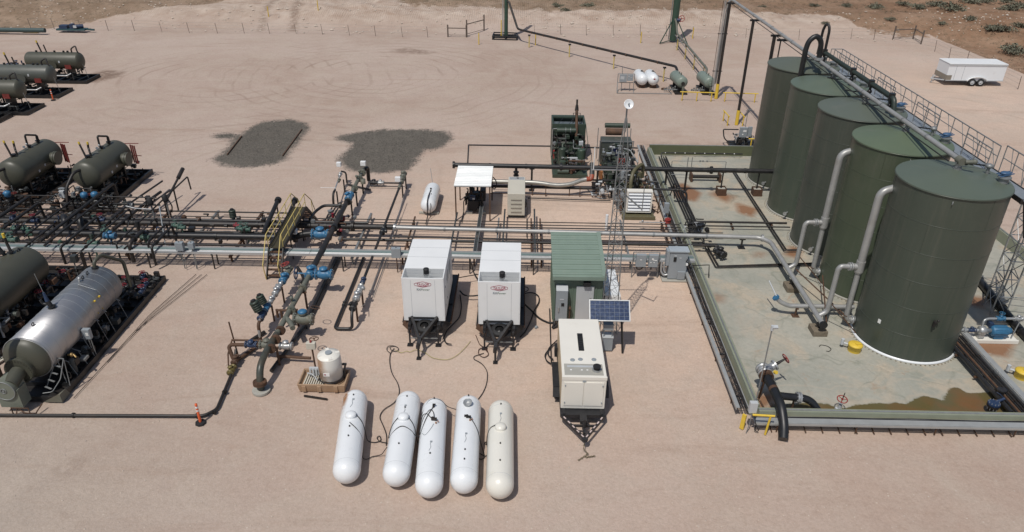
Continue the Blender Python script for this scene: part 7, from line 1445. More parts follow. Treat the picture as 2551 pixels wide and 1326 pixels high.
# small propane
t = thing('propane_tank', 'white propane tank with tall thin whip at its far end, left of the canopy', 'propane tank', (-5.9, 43.4, 0)); r = .5; pr = [(r * .95 * (1 - math.cos(a)), r * math.sin(a)) for a in (0, .25, .5, .75, 1.0, 1.25, 1.571)]; Ln = 3.35; pr += [(Ln - h, rr) for h, rr in pr[::-1]]
MB().lathe((-5.92, 41.75, .62), (0, 1, 0), pr, 36).build('shell', WHT, t); b = MB(); b.bx(-6.55, -5.3, 42.2, 42.4, 0, .1); b.bx(-6.35, -5.5, 44.2, 44.35, 0, .1); b.build('concrete_foot', CONC, t); b = MB(); b.bx(-6.2, -5.64, 42.25, 42.33, .1, .4); b.bx(-6.2, -5.64, 44.24, 44.32, .1, .4); b.build('saddle', BLKR, t)
MB().cyl((-5.95, 44.9, 1.0), (-6.05, 45.0, 2.0), .016, n=5).build('whip', GREY, t); b = MB(); b.cyl((-5.9, 43.6, 1.05), (-5.9, 43.6, 1.2), .06); b.box((-5.88, 43.3, 1.12), (.08, .2, .08)); b.tube([(-5.9, 43.2, 1.12), (-5.9, 42.2, 1.25), (-5.93, 41.7, 1.0), (-5.9, 41.5, .2), (-5.9, 40.5, .12)], .035, 7, .15); b.tube([(-5.8, 43.0, 1.1), (-5.78, 42.2, 1.05), (-5.7, 41.7, .8), (-5.75, 41.5, .1)], .02, 6, .15); b.build('fuel_line', BLKR, t)
# flexible duct & lines under the black pipe
t = thing('exhaust_duct', 'sagging silver flexible duct from behind the beige cabinet to a red elbow', 'duct', (0, 45.5, 0)); MB().tube([(-2.1, 45.45, .95), (.2, 45.45, .95), (1.2, 45.4, .93), (2.2, 45.3, .8), (3.2, 45.35, .85), (4.0, 45.7, 1.05), (4.35, 45.75, 1.1)], .15, 16, .5).build('duct', mat('bright_duct', (.42, .41, .37), .35, .6, .15, 3), t)
MB().tube([(4.3, 45.75, 1.1), (4.65, 45.8, 1.1), (4.7, 46.0, 1.3)], .17, 14, .15).build('red_elbow', mat('faded_red_elbow', (.30, .07, .035), .6, 0, .2, 6), t); MB().cyl((4.7, 46.0, 1.25), (4.7, 46.25, 1.7), .17, n=14).cyl((4.7, 46.35, 1.75), (4.7, 46.5, 2.0), .16).build('upper_duct', DGREY, t)
for x in (1.6, 3.9): MB().bar((x, 45.35, 0), (x, 45.35, .75), .05).build('support_leg', BRN, t)
t = thing('process_pipe', 'dark pipes on low legs running between the canopy and the compressors', 'pipeline', (-1.9, 45, 0)); pipe([(-2.2, 45.6, .55), (5.2, 45.5, .55), (8.3, 45.6, .6)], .1, BLKR, t); pipe([(-2.2, 46.0, .7), (-.8, 46.0, .7)], .04, BLKR, t); pipe([(.4, 44.7, .12), (5.9, 44.5, .12)], .04, BLKR, t); pipe([(-2.2, 45.2, .2), (6, 45, .2)], .025, BRN, t); pipe([(4.8, 46.6, .7), (8.4, 46.6, .7), (9.2, 46.4, .7)], .06, BLK, t)
for x in (.7, 3.2, 5.0, 6.3): b = MB(); b.bar((x, 45.5, 0), (x, 45.5, .5), .06); b.build('support_leg', BRN, t)
clutter(t, 4.6, 6.4, 44.7, 46.4, .15, .8, 34, [BLKR, GALV, BLK, GREYL], 31, .02, .05)
cable('grey hose lying in two loops on the dirt below the compressors', gp([(1462, 470), (1472, 480), (1490, 484), (1495, 478), (1480, 474), (1470, 478), (1482, 490), (1505, 496), (1512, 490), (1500, 485), (1488, 484)]), .03, GREY, 'hose', 'hose'); cable('black cable hoop hanging on the right posts of the canopy', [(-1.9, 44.4, 1.7), (-1.7, 44.3, 1.5), (-1.65, 44.2, 1.1), (-1.85, 44.2, .9), (-2.0, 44.3, 1.2)], .035)
tag(MB().tube([g(1165, 405, .04), g(1167, 361, .04), g(1372, 364, .04)], .045, 7, .1).build('ground_pipe', BLK), 'slim black pipe squared around behind the black overhead pipe, ending at the green compressor', 'pipe'); tag(MB().tube([g(1455, 367, .04), g(1500, 368, .04)], .045, 7).tube([g(1560, 367, .04), g(1598, 369, .04), g(1640, 470, .04)], .045, 7, .1).build('ground_pipe', BLK), 'slim black pipe running on behind both compressors toward the cable tray', 'pipe')
tag(MB().cyl((5.2, 40.3, .05), (5.2, 40.3, 1.05), .09, n=10).build('marker_post', WHT), 'short white cylinder post at the rack left of the mast', 'marker')
# electrical racks
t = thing('panel_rack', 'two grey control panels on a thin pipe frame right of the lattice mast', 'control panel', (6.75, 34.6, 0)); b = MB(); xa, xb, y = 6.05, 7.45, 34.62
for a, c in (((xa, y, 0), (xa, y, 1.55)), ((xb, y, 0), (xb, y, 1.55)), ((xa, y, 1.55), (xb, y, 1.55)), ((xa, y, .95), (xb, y, .95))): b.cyl(a, c, .028, n=7)
b.build('rack', GALVD, t)
for k, (a, c) in enumerate(((6.18, 6.72), (6.86, 7.36))):
    p_ = MB().bx(a, c, 34.36, 34.59, .78, 1.5).build('cabinet', GREY, t, .012); b = MB(); b.bx(a + .2, a + .3, 34.345, 34.358, 1.2, 1.24)
    if k: b.cyl((a + .2, 34.34, 1.28), (a + .2, 34.36, 1.28), .05, n=12); b.bx(a + .3, a + .42, 34.345, 34.358, 1.18, 1.22); b.bx(a + .08, a + .15, 34.345, 34.358, 1.05, 1.09); b.bx(a + .25, a + .32, 34.345, 34.358, 1.05, 1.09)
    b.build('label_plate', WBAND, p_)
b = MB(); b.tube([(6.25, 34.5, .78), (6.28, 34.5, .6), (6.35, 34.6, .5), (6.5, 34.6, .5), (6.6, 34.5, .7)], .035, 6, .1); b.tube([(7.05, 34.5, .78), (7.05, 34.55, .55)], .035, 6); b.build('cable', HOSE, t)
t = thing('motor_control_cabinet', 'large grey electrical cabinet on a concrete pad beside the left containment wall', 'electrical cabinet', (8.4, 34.5, 0)); MB().bx(7.65, 9.15, 34.15, 35.0, 0, .08).build('pad', CONC, t, .01); MB().bx(7.95, 8.9, 34.3, 34.8, .12, 1.75).build('enclosure', GREY, t, .012); MB().bx(7.9, 8.95, 34.24, 34.85, 1.75, 1.84).build('hood', mat('pale_hood', (.33, .37, .40), .45), t, .02); MB().bx(7.78, 7.949, 34.35, 34.8, .9, 1.78).build('side_box', GREY, t, .01)
b = MB(); b.bx(8.15, 8.3, 34.27, 34.299, 1.2, 1.45); b.build('meter_window', DARK, t); b = MB(); b.bx(8.17, 8.3, 34.285, 34.299, 1.5, 1.56); b.bx(8.45, 8.56, 34.285, 34.299, 1.38, 1.43); b.build('label_plate', GREYL, t); MB().bx(8.45, 8.85, 34.22, 34.299, .12, .6).build('lower_box', GREY, t, .01); MB().bar((8.82, 34.26, 1.2), (8.88, 34.2, 1.4), .04).build('handle', BLK, t); MB().bx(8.83, 8.93, 34.2, 34.299, 1.0, 1.1).build('lock_plate', WBAND, t)
b = MB(); b.tube([(7.6, 34.6, 1.0), (7.6, 34.55, .45), (7.75, 34.45, .25), (7.95, 34.45, .3)], .06, 8, .12); b.tube([(7.75, 34.6, .9), (7.75, 34.5, .5), (7.85, 34.45, .4)], .05, 8, .1); b.build('flex_conduit', GALV, t)
tag(MB().tube([(9.3, 34.6, .8), (10.2, 34.7, .8), (10.25, 34.6, .1)], .03, 6).build('small_pipe', BLK), 'thin black bent pipe hopping over the containment wall beside the grey cabinet', 'pipe'); tag(MB().bar(g(1723, 703, .03), g(1736, 765, .03), .05, .04).build('grey_stick', GREYL), 'thin pale rod lying on the dirt left of the containment wall', 'rod')
for k, (x, w, zt, lab) in enumerate(((-18.5, .42, 1.62, 'larger of two grey electrical boxes on posts at the left cable tray'), (-17.85, .3, 1.62, 'smaller of two grey electrical boxes on posts at the left cable tray'), (-6.75, .5, 1.5, 'grey electrical box on a rusty post left of the left white generator'))):
    t = thing('junction_box', lab, 'electrical box', (x, 34.75, 0)); h = w * 1.15; MB().bx(x - w / 2, x + w / 2, 34.6, 34.85, zt - h, zt).build('box', GREY, t, .015); b = MB(); b.cyl((x, 34.72, 0), (x, 34.72, zt - h), .03, n=7); b.tube([(x + w * .2, 34.75, zt - h), (x + w * .2, 34.8, 1.0), (x + w * .5, 34.55, .8), (x + w * .45, 34.55, 0)], .018, 6, .08); b.build('post', GALVD if k < 2 else BRN, t); MB().cyl((x, 34.7, zt), (x, 34.7, zt + .08), .03).build('cap', GALVD, t)
# pump skid near the farthest tank
t = thing('control_skid', 'dark pump skid with two grey control boxes left of the farthest tank', 'pump', (0, 0, 0)); q = g(1850, 372, 0); X, Y = q.x, q.y; t.location = (X, Y, 0)
MB().bx(X - .9, X + 1.6, Y, Y + 1.6, 0, .15).build('skid', BLK, t); MB().bx(X - .35, X + .25, Y + .3, Y + .5, .85, 1.65).build('control_box', GREY, t, .02); MB().bx(X + .3, X + .62, Y + .35, Y + .5, .9, 1.7).build('control_box', GREY, t, .02); b = MB(); b.bx(X - .1, X + .15, Y + .28, Y + .299, 1.3, 1.45); b.bx(X - .15, X - .05, Y + .28, Y + .299, 1.05, 1.15); b.build('label_plate', WBAND, t)
clutter(t, X - .6, X + 1.0, Y + .1, Y + 1.2, .15, .9, 50, [BLK, BLKR, GALV, DGREY], 41, .02, .06); MB().tube([(X - .3, Y + .6, .4), (X - .9, Y + .5, .3), (X - 1.4, Y + .7, .6), (X - 1.5, Y + .9, 1.3), (X - 1.3, Y + .9, 1.3), (X - .3, Y + .9, 1.3)], .05, 8, .3).build('hose', BLK, t); MB().cyl((X + .1, Y + .6, 0), (X + .1, Y + .6, 3.0), .025, n=6).box((X + .2, Y + .6, 3.0), (.35, .1, .06)).build('lamp_pole', GALVD, t)

# ------------------------------------------------------------------ left side vessels
def horiz(t, A, d, r, L, m, hd=.5, seams=()):
    pr = [(r * hd * (1 - math.cos(a)), r * math.sin(a)) for a in (0, .2, .4, .6, .8, 1.0, 1.2, 1.4, 1.571)]; pr = pr + [(L - h, rr) for h, rr in pr[::-1]]; s_ = MB().lathe(A, d, pr, 44).build('shell', m, t); return s_
def skid(t, x0, x1, y0, y1, m=BLK, n=5, z=.3):
    b = MB(); b.bx(x0, x0 + .12, y0, y1, .02, z); b.bx(x1 - .12, x1, y0, y1, .02, z); b.bx(x0 + .12, x1 - .12, y0, y0 + .12, .03, z - .02); b.bx(x0 + .12, x1 - .12, y1 - .12, y1, .03, z - .02)
    if x1 - x0 > y1 - y0:
        for k in range(n): x = x0 + (x1 - x0) * (k + 1) / (n + 1); b.bx(x - .05, x + .05, y0 + .12, y1 - .12, .03, z - .03)
    else:
        for k in range(n): y = y0 + (y1 - y0) * (k + 1) / (n + 1); b.bx(x0 + .12, x1 - .12, y - .05, y + .05, .03, z - .03)
    b.build('skid_frame', m, t); MB().bx(x0 + .14, x1 - .14, y0 + .14, y1 - .14, .02, .06).build('shade_floor', BLKR, t)  # dark sheet over the ground, standing in for shade between the beams
for k, X in enumerate((-27.8, -32.6)):
    t = thing('separator_vessel', ['olive horizontal separator on a black skid, right of the pair above the rack', 'olive horizontal separator on a black skid, left of the pair above the rack'][k], 'pressure vessel', (X, 45, 0), 'olive separators above the rack'); Z = 1.95; r = .93
    horiz(t, (X, 42.55, Z), (0, 1, 0), r, 4.9, TREAT); skid(t, X - 1.35, X + 1.45, 41.6, 48.3, BLK, 6)
    b = MB()
    for y in (43.4, 46.2): b.bx(X - .7, X + .7, y - .08, y + .08, .3, 1.35)
    b.build('saddle', BLK, t); b = MB(); b.cyl((X + .6, 46.0, 1.95), (X + 1.25, 45.9, 1.95), .36, n=24); b.cyl((X + 1.1, 45.9, 1.95), (X + 1.2, 45.9, 1.95), .46, n=24); b.cyl((X + 1.23, 45.9, 1.95), (X + 1.33, 45.9, 1.95), .46, n=24); b.build('manway', TREAT, t)
    pipe([(X, 46.3, Z + r - .05), (X, 46.3, Z + r + .35), (X, 46.35, Z + r + .5), (X - .1, 45.4, Z + r + .85), (X - .1, 45.35, Z + r - .1)], .065, BLKR, t, .15, 9, 'vent_loop'); pipe([(X, 46.4, Z + r), (X, 46.4, Z + r + .45)], .06, BLK, t)
    b = MB()
    for y in (46.3, 45.35, 43.7): b.cyl((X, y, Z + r - .05), (X, y, Z + r + .16), .09, n=12); b.cyl((X, y, Z + r + .12), (X, y, Z + r + .17), .15, n=12)
    b.build('nozzle', BLK, t); MB().cyl((X - .05, 43.55, Z + r), (X - .35, 43.7, Z + r + .95), .06, n=9).build('relief_pipe', BLKR, t); MB().cyl((X - .33, 43.69, Z + r + .88), (X - .38, 43.72, Z + r + 1.05), .062, n=9).build('yellow_cap', YEL, t)
    pipe([(X, 44.0, Z + r), (X - .05, 44.05, Z + r + .35), (X - .15, 44.2, Z + r + .5), (X - .05, 44.1, Z + r + .8)], .065, BLKR, t, .1); MB().cyl((X - .05, 44.1, Z + r + .75), (X - .06, 44.1, Z + r + .9), .066, n=9).build('yellow_cap', YEL, t)
    b = MB(); b.cyl((X, 44.9, Z + r), (X, 44.9, Z + r + .2), .02); b.cyl((X - .02, 44.85, Z + r + .22), (X + .04, 44.8, Z + r + .24), .08, n=12); b.cyl((X, 45.15, Z + r), (X, 45.15, Z + r + .28), .02); b.sph((X, 45.15, Z + r + .3), .07); b.build('gauge', GALV, t)
    MB().cyl((X - .1, 43.9, Z + r + .3), (X + .6, 43.9, Z + r + .3), .012, n=5).build('vent_tube', GALVD, t); pipe([(X - .1, 42.7, Z + .5), (X - .3, 42.2, Z + .5), (X - .5, 41.4, Z - .2), (X - .5, 41.0, .6)], .09, BLKR, t, .3, 10, 'inlet_pipe')
    MB().bx(X + .915, X + .93, 44.9, 45.05, 1.75, 1.9).bx(X + .91, X + .93, 44.2, 44.35, 1.6, 1.75).build('name_plate', GREYL, t)
    b = MB()
    for j in range(3): b.cyl((X + .9 + j * .18, 47.2 - j * .1, 1.2), (X + .9 + j * .18, 47.2 - j * .1, 2.5), .05, n=7)
    b.bar((X + .4, 47.4, 2.5), (X + 1.5, 47.2, 2.6), .04); b.bar((X + .4, 47.4, 1.7), (X + 1.5, 47.2, 1.7), .04); b.build('red_level_gauge', mat('dull_red_paint', (.16, .025, .02), .6, 0, .3, 6), t)
    b = MB(); b.bx(X - .5, X + .3, 42.6, 42.7, .4, .9); b.build('front_box', BLKR, t); clutter(t, X - .2, X + 1.2, 42.0, 47.6, .3, 1.05, 60, [BLK, BLKR, BRN, DGREY, DARK], 51 + k, .02, .06); clutter(t, X - 1.2, X + .8, 40.9, 42.5, .4, 1.6, 55, [BLK, BLKR, BRN, GALVD, DGREY], 61 + k, .02, .06); MB().tube([(X + .5, 43.2, .75), (X + .5, 46.8, .75)], .08, 9).build('dump_line', DGREY, t)
    MB().bx(X - .95, X - .65, 41.2, 41.4, 1.15, 1.6).build('white_box', GREYL, t, .01)
    for j, (x, y) in enumerate(((X + .75, 41.0), (X + 1.35, 41.1))):
        if k and j: continue
        valve((x, y, 1.0), (0, 1, 0), .1, BLKR, t, act=None); MB().lathe((x, y, 1.25), (0, 0, 1), [(0, .1), (.1, .2), (.3, .22), (.38, .16), (.45, 0)], 14).build('actuator', BLUE, t)
    for j in range(3): v = valve((X - .6 + j * .7, 41.6, .9), (1, 0, 0), .08, BRN if j % 2 else BLKR, t); handwheel((X - .6 + j * .7, 41.5, 1.3), (0, 0, 1), .17, MATS['dull_red_paint'], t)
# silver insulated treater
SILV = mat('aluminium_jacket', (.40, .40, .41), .42, .75, .06, 1.2, .05, (.4, .38, .34))
t = thing('heater_treater', 'large horizontal silver-clad heater treater on a black skid at lower left', 'pressure vessel', (-20.3, 27, 0)); X, Z, r = -20.3, 1.72, .98
b = MB(); b.lathe((X, 24.1, Z), (0, 1, 0), [(0, r * .3), (0, r), (6.0, r), (6.0, r * .3)], 60); b.build('aluminium_jacket', SILV, t); b = MB()
for k in range(13): b.ring((X, 24.3 + k * .465, Z), (0, 1, 0), r + .001, .006, 60, 4)
b.build('jacket_band', GREY, t); pr = [(0, .02)] + [(.42 * (1 - math.cos(a)), .95 * math.sin(a)) for a in (.3, .6, .9, 1.2, 1.57)]
b = MB(); b.lathe((X, 24.1, Z), (0, -1, 0), [(.46 - h, rr) for h, rr in pr[::-1]][::1], 48); b.build('near_head', TREAT, t); MB().lathe((X, 30.09, Z), (0, 1, 0), [(0, .95), (.2, .85), (.38, .5), (.44, 0)], 40).build('far_head', TREAT, t)
MB().ring((X, 24.1, Z), (0, 1, 0), r, .02, 60, 5).build('jacket_edge', GALV, t)
C0 = Vector((X - .1, 23.75, Z - .25)); b = MB(); b.cyl(C0, C0 - Vector((0, .12, 0)), .58, n=36); b.cyl(C0 - Vector((0, .14, 0)), C0 - Vector((0, .26, 0)), .58, n=36)
for k in range(28): a = k * math.pi / 14; o = Vector((.52 * math.cos(a), 0, .52 * math.sin(a))); b.cyl(C0 + o + Vector((0, .03, 0)), C0 + o - Vector((0, .3, 0)), .02, n=5)
b.build('firetube_flange', TREAT, t); MB().cyl(C0 - Vector((0, .26, 0)), C0 - Vector((-.05, 1.0, .15)), .3, n=24).build('burner_tube', TREAT, t)
A = C0 + Vector((-.15, -.75, -.3)); b = MB(); b.cyl(A + Vector((0, .25, 0)), A - Vector((0, .4, 0)), .46, n=32); b.bx(A.x - .4, A.x + .5, A.y - .35, A.y + .2, .3, A.z); b.build('flame_arrestor', mat('sage_housing', (.17, .185, .15), .5, .1, .12, 3, .3, (.16, .12, .08)), t); b = MB(); b.ring(A - Vector((0, .405, 0)), (0, 1, 0), .44, .02, 32, 5); b.ring(A - Vector((0, .41, 0)), (0, 1, 0), .11, .018, 20, 5); b.cyl(A - Vector((0, .4, 0)), A - Vector((0, .43, 0)), .05, n=12); b.build('arrestor_rim', GALVD, t)
MB().cyl((X - .62, 23.05, 1.25), (X - .62, 23.05, 4.6), .17, n=16).build('smoke_stack', BRN, t); MB().ring((X - .62, 23.05, 1.3), (0, 0, 1), .3, .02, 20, 5).build('stack_ring', GALVD, t)
skid(t, -21.5, -18.95, 23.35, 33.4, BLK, 9); b = MB()
for y in (25.2, 29.2): b.bx(X - .7, X + .7, y - .1, y + .1, .3, 1.2)
b.build('saddle', BLK, t); b = MB(); b.add([(-19.7, 23.3, .05), (-18.9, 23.3, .05), (-18.9, 23.9, .05), (-19.0, 23.3, .45), (-18.9, 23.3, .45), (-18.9, 23.7, .45)], [(0, 1, 4, 3), (1, 2, 5, 4), (3, 4, 5)]); b.build('skid_corner', GRNP, t)
b = MB(); b.tube([(-19.75, 23.5, .35), (-19.4, 23.6, .35), (-19.1, 23.9, .8), (-18.98, 24.3, 1.55)], .022, 6, .1); b.tube([(-19.85, 23.9, .3), (-19.35, 24.4, 1.5)], .022, 6); b.cyl((-18.98, 24.3, 1.55), (-18.95, 24.1, .3), .022, n=6); b.cyl((-19.35, 24.4, 1.5), (-18.98, 24.3, 1.55), .022, n=6); b.cyl((-19.35, 24.4, 1.5), (-19.2, 24.3, .3), .02, n=6); b.build('ladder_rail', GALVD, t)
for k in range(4): q1 = Vector((-19.75, 23.75, .5)).lerp(Vector((-19.35, 24.4, 1.5)), k / 4); q2 = Vector((-19.4, 23.6, .5)).lerp(Vector((-18.98, 24.3, 1.5)), k / 4); MB().bar(q1, q2, .07, .02).build('ladder_rung', GALVD, t)
b = MB()
for y, z in ((29.4, 1.2), (28.2, 1.35), (27.5, 1.3), (26.3, 1.1), (25.7, .9), (24.9, .9)): b.cyl((X + 1.0, y, z), (-19.0, y - .1, .3), .014, n=6); b.cyl((X + .75, y, z + .15), (X + 1.1, y, z), .022, n=6)
b.build('instrument_post', GALVD, t); MB().bx(-18.95 - .35, -18.65 - .3, 26.25, 26.45, 1.15, 1.65).build('control_box', GREY, t, .015); MB().bx(-19.12, -19.0, 26.235, 26.249, 1.35, 1.5).build('white_label', WBAND, t); MB().bar((-19.1, 26.3, .3), (-19.1, 26.3, 1.15), .03).bar((-18.98, 26.3, .3), (-19.0, 26.3, 1.15), .03).build('box_post', GALVD, t)
b = MB(); b.lathe((-19.2, 25.0, .3), (0, 0, 1), [(0, .12), (.65, .12), (.75, .06), (.76, 0)], 14); b.build('gas_bottle', DGREY, t); b = MB(); b.tube([(-19.35, 25.1, 1.15), (-19.05, 25.05, 1.2), (-18.95, 25.0, 1.1)], .045, 8); b.sph((-19.15, 25.05, 1.2), .09); b.build('brass_regulator', mat('brass', (.30, .20, .08), .4, .5, .2, 9), t)
b = MB()
for y in (28.3, 27.9): b.box((X + .87, y, 2.12), (.16, .08, .06)); b.tube([(X + .8, y, 2.15), (X + .9, y - .1, 1.9), (X + .98, y - .1, 1.5)], .012, 5)
b.build('yellow_tag', YEL, t); q = Vector((X, 26.4, Z + r - .02)); b = MB(); b.cyl(q, q + Vector((-.12, 0, .35)), .1, n=12); b.cyl(q + Vector((0, 0, .05)), q + Vector((-.02, 0, .1)), .17, n=12); b.build('relief_base', BLK, t); b = MB(); b.cyl(q + Vector((-.12, 0, .35)), q + Vector((-.2, .05, .75)), .09, .05, n=12); b.build('relief_valve', NAVY, t); MB().cyl(q + Vector((-.2, .05, .75)), q + Vector((-.42, .2, 1.6)), .012, n=5).build('whip', GALVD, t); MB().tube([q + Vector((-.12, 0, .2)), q + Vector((-.35, 0, .2)), q + Vector((-.42, 0, .4))], .06, 9, .1).build('relief_outlet', BLK, t)
for y in (25.0, 28.9, 29.3): b = MB(); b.ring((X, y, Z + r + .07), (1, 0, 0), .07, .022, 12, 5); b.build('lifting_eye', BLK, t)
MB().cyl((X, 28.6, Z + r), (X, 28.6, Z + r + .12), .04).sph((X, 28.65, Z + r + .15), .08).cyl((X + .1, 28.3, Z + r + .05), (X + .85, 28.3, Z + .75), .012, n=5).build('gauge', GALV, t)
pipe([(X + .05, 29.9, Z + r - .05), (X + .05, 29.9, Z + r + .3), (X + .15, 30.4, Z + r + .45), (X + .6, 31.3, Z + .6), (X + .7, 31.2, .9)], .085, TREAT, t, .2, 10, 'outlet_pipe'); MB().cyl((X + .05, 29.9, Z + r - .02), (X + .05, 29.9, Z + r + .06), .16, n=14).build('nozzle', BLK, t)
RW2 = mat('crimson_handwheel', (.20, .015, .025), .5, 0, .15, 8); 
for k, (x, y, m) in enumerate(((-19.75, 32.7, NAVY), (-19.25, 31.9, NAVY), (-18.9 - .25, 31.3, NAVY), (-20.4, 32.2, BLK), (-20.1, 31.4, BLK))): valve((x, y, .6), (0, 1, 0), .07, m, t, wheel=.15, wm=RW2)
clutter(t, X + .2, -19.0, 30.5, 33.2, .3, .8, 36, [BLK, DGREY, BLKR, DARK], 71, .03, .06); clutter(t, -19.9, -19.05, 24.3, 29.8, .3, .8, 40, [BLK, DGREY, GALVD, BLKR], 72, .015, .035)
b = MB(); b.tube([(A.x + .1, A.y - .5, .05), (A.x + .1, A.y - .5, .4), (A.x + .8, A.y - .5, .4), (A.x + .8, A.y - .5, .05)], .025, 6); b.tube([(A.x + .3, A.y - .6, .1), (A.x + .3, A.y - .45, .35), (A.x + .6, A.y - .5, .15), (A.x + 1.0, A.y - .5, .1), (A.x + 1.1, A.y - .1, .3)], .03, 6); b.build('fuel_train', BRN, t)
for k in range(3): cable(['first', 'second', 'third'][k] + ' of the thin ground lines running right of the silver treater skid', [(-18.6 + k * .14, 23.6 + k * 2.5, .04), (-18.3 + k * .15, 30, .04), (-17.6 + k * .3, 34.0, .05)], .014, BLKR, 'ground_line', 'pipe')
# dark treater at left edge
t = thing('heater_treater', 'dark olive horizontal treater at the left edge, behind the silver one', 'pressure vessel', (-24.9, 29, 0)); X, Z, r = -24.9, 1.75, 1.05
horiz(t, (X, 24.6, Z), (0, 1, 0), r, 7.6, TREAT); skid(t, X - 1.25, X + 1.45, 24, 34.3, BLK, 9); b = MB()
for y in (26.5, 30.3): b.bx(X - .7, X + .7, y - .1, y + .1, .3, 1.2)
b.build('saddle', BLK, t); MB().tube([(X - .7, 27.4, Z + .9), (X - .1, 27.6, Z + r + .3), (X + .75, 27.6, Z + r + .3), (X + 1.2, 27.3, Z + .3), (X + 1.25, 27.2, .5)], .055, 8, .1).build('conduit_arch', GREY, t)
q = Vector((X - .3, 30.9, Z + r - .05)); b = MB(); b.cyl(q, q + Vector((-.25, 0, .6)), .09, n=10); b.cyl(q + Vector((.3, .1, 0)), q + Vector((.2, .15, .55)), .07, n=10); b.cyl(q + Vector((-.1, 0, .1)), q + Vector((-.12, 0, .17)), .18, n=12); b.cyl(q + Vector((.28, .1, .12)), q + Vector((.27, .1, .18)), .14, n=12); b.build('relief_valve', BLK, t); MB().cyl(q + Vector((.2, .15, .5)), q + Vector((.18, .15, .95)), .065, n=9).cyl(q + Vector((-.55, 0, .3)), q + Vector((-.6, 0, .6)), .065, n=9).build('relief_pipe', BLKR, t); MB().cyl(q + Vector((.18, .15, .9)), q + Vector((.17, .15, 1.12)), .07, n=9).cyl(q + Vector((-.6, 0, .55)), q + Vector((-.6, 0, .72)), .07, n=9).build('yellow_cap', YEL, t); MB().ring((X + .15, 31.3, Z + r + .02), (1, 0, 0), .09, .03, 12, 5).build('lifting_eye', BLK, t)
for k, (x, y, m) in enumerate(((X + .9, 31.3, NAVY), (X + 1.1, 30.4, BLK), (X + 1.15, 32.4, BLK))): valve((x, y, .7), (0, 1, 0), .08, m, t, wheel=.17, wm=RW2)
clutter(t, X + .3, X + 1.4, 25, 33.8, .3, 1.0, 90, [BLK, BLKR, DGREY, BLKR, BRN, DARK, BLK], 81, .02, .07); clutter(t, X + .4, X + 1.3, 27.6, 29.4, .6, 1.3, 24, [SG, GALV, DGREY], 82); MB().bx(X + 1.0, X + 1.3, 33.5, 33.8, .9, 1.3).build('junction_box', DGREY, t, .01); MB().bar((X + 1.1, 33.6, 0), (X + 1.1, 33.6, .9), .05).build('box_post', GALVD, t)
b = MB()
for k in range(3): b.bar((X + .3 + k * .4, 24.3, .1), (X + 1.6 + k * .1, 26.2, .1), .18, .06)
b.build('timber', BEIGE, t)
# three far vessels along x
for k, (xr, yt, yb) in enumerate(((207, 132.5, 170.6), (135, 164.6, 203.6), (59, 201, 242.6))):
    q = g(xr, (yt + yb) / 2, 1.95); r = (.80, .80, .80)[k]; t = thing('separator_vessel', ['olive horizontal separator farthest back of the far left group, brown stain beside its skid', 'pale olive horizontal separator in the middle of the far left group, with a round manway', 'olive horizontal separator nearest of the far left group, cut by the left edge'][k], 'pressure vessel', (q.x - 3, q.y, 0), 'far left separators')
    xe = q.x; L = 5.6; m = TREAT if k != 1 else mat('faded_olive_paint', (.085, .09, .078), .42, 0, .08, 1.5, .15, (.14, .13, .11)); horiz(t, (xe - L, q.y, 1.95), (1, 0, 0), r, L, m); skid(t, xe - 7, xe + .5, q.y - 1.3, q.y + 1.4, BLK, 7); b = MB(); b.bx(xe - 1.6, xe - 1.3, q.y - .5, q.y + .5, .3, 1.4); b.bx(xe - 4.6, xe - 4.3, q.y - .5, q.y + .5, .3, 1.4); b.build('saddle', BLK, t)
    MB().cyl((xe - 2.6, q.y - .7, 1.75), (xe - 2.6, q.y - 1.0, 1.75), .36, n=22).cyl((xe - 2.6, q.y - .95, 1.75), (xe - 2.6, q.y - 1.03, 1.75), .45, n=22).build('manway', m, t); MB().bx(xe - 2.0, xe - 1.85, q.y - .83, q.y - .8, 1.9, 2.1).build('name_plate', GREYL, t); MB().bx(xe - 1.5, xe - .9, q.y - .8, q.y - .7, 1.3, 1.7).build('red_gauge', MATS['dull_red_paint'], t)
    z = 1.95 + r; pipe([(xe - .9, q.y, z - .1), (xe - .9, q.y, z + .35), (xe - .5, q.y + .2, z + .6), (xe - .35, q.y, z + .1), (xe - .1, q.y, z - .5)], .07, BLKR, t, .15, 9, 'vent_loop'); MB().cyl((xe - 3.9, q.y, z), (xe - 4.1, q.y, z + 1.0), .07).cyl((xe - 3.4, q.y, z), (xe - 3.5, q.y, z + .7), .06).build('relief_pipe', BLKR, t); MB().cyl((xe - 4.08, q.y, z + .9), (xe - 4.12, q.y, z + 1.1), .075).build('yellow_cap', YEL, t)
    b = MB()
    for x in (1.3, 1.7, 2.6, 4.4): b.cyl((xe - x, q.y, z - .05), (xe - x, q.y, z + .15), .1, n=10)
    b.build('nozzle', BLK, t); MB().cyl((xe + .05, q.y - .3, 1.7), (xe + .2, q.y - .2, .3), .025, n=6).build('drain_pole', GALVD, t); MB().tube([(xe - 3, q.y - 1.2, .75), (xe - 1.3, q.y - 1.2, .75), (xe - 1.0, q.y - .9, .9)], .07, 8, .1).build('silver_line', GALV, t); clutter(t, xe - 4.5, xe - .4, q.y - 1.1, q.y + .8, .3, 1.2, 50, [BLK, BLKR, DARK, DGREY], 91 + k, .025, .07); clutter(t, xe - 8.0, xe - 5.8, q.y - 1, q.y + 1, .3, 1.7, 46, [BLK, NAVY, BLKR, DARK], 95 + k, .03, .08)
t = thing('equipment_skid', 'dark skid corner just visible at the left edge below the far vessels', 'skid', (-44, 57, 0)); q = g(12, 300, 0); skid(t, q.x - 4, q.x, q.y - .8, q.y + 1.2, BLK, 4)
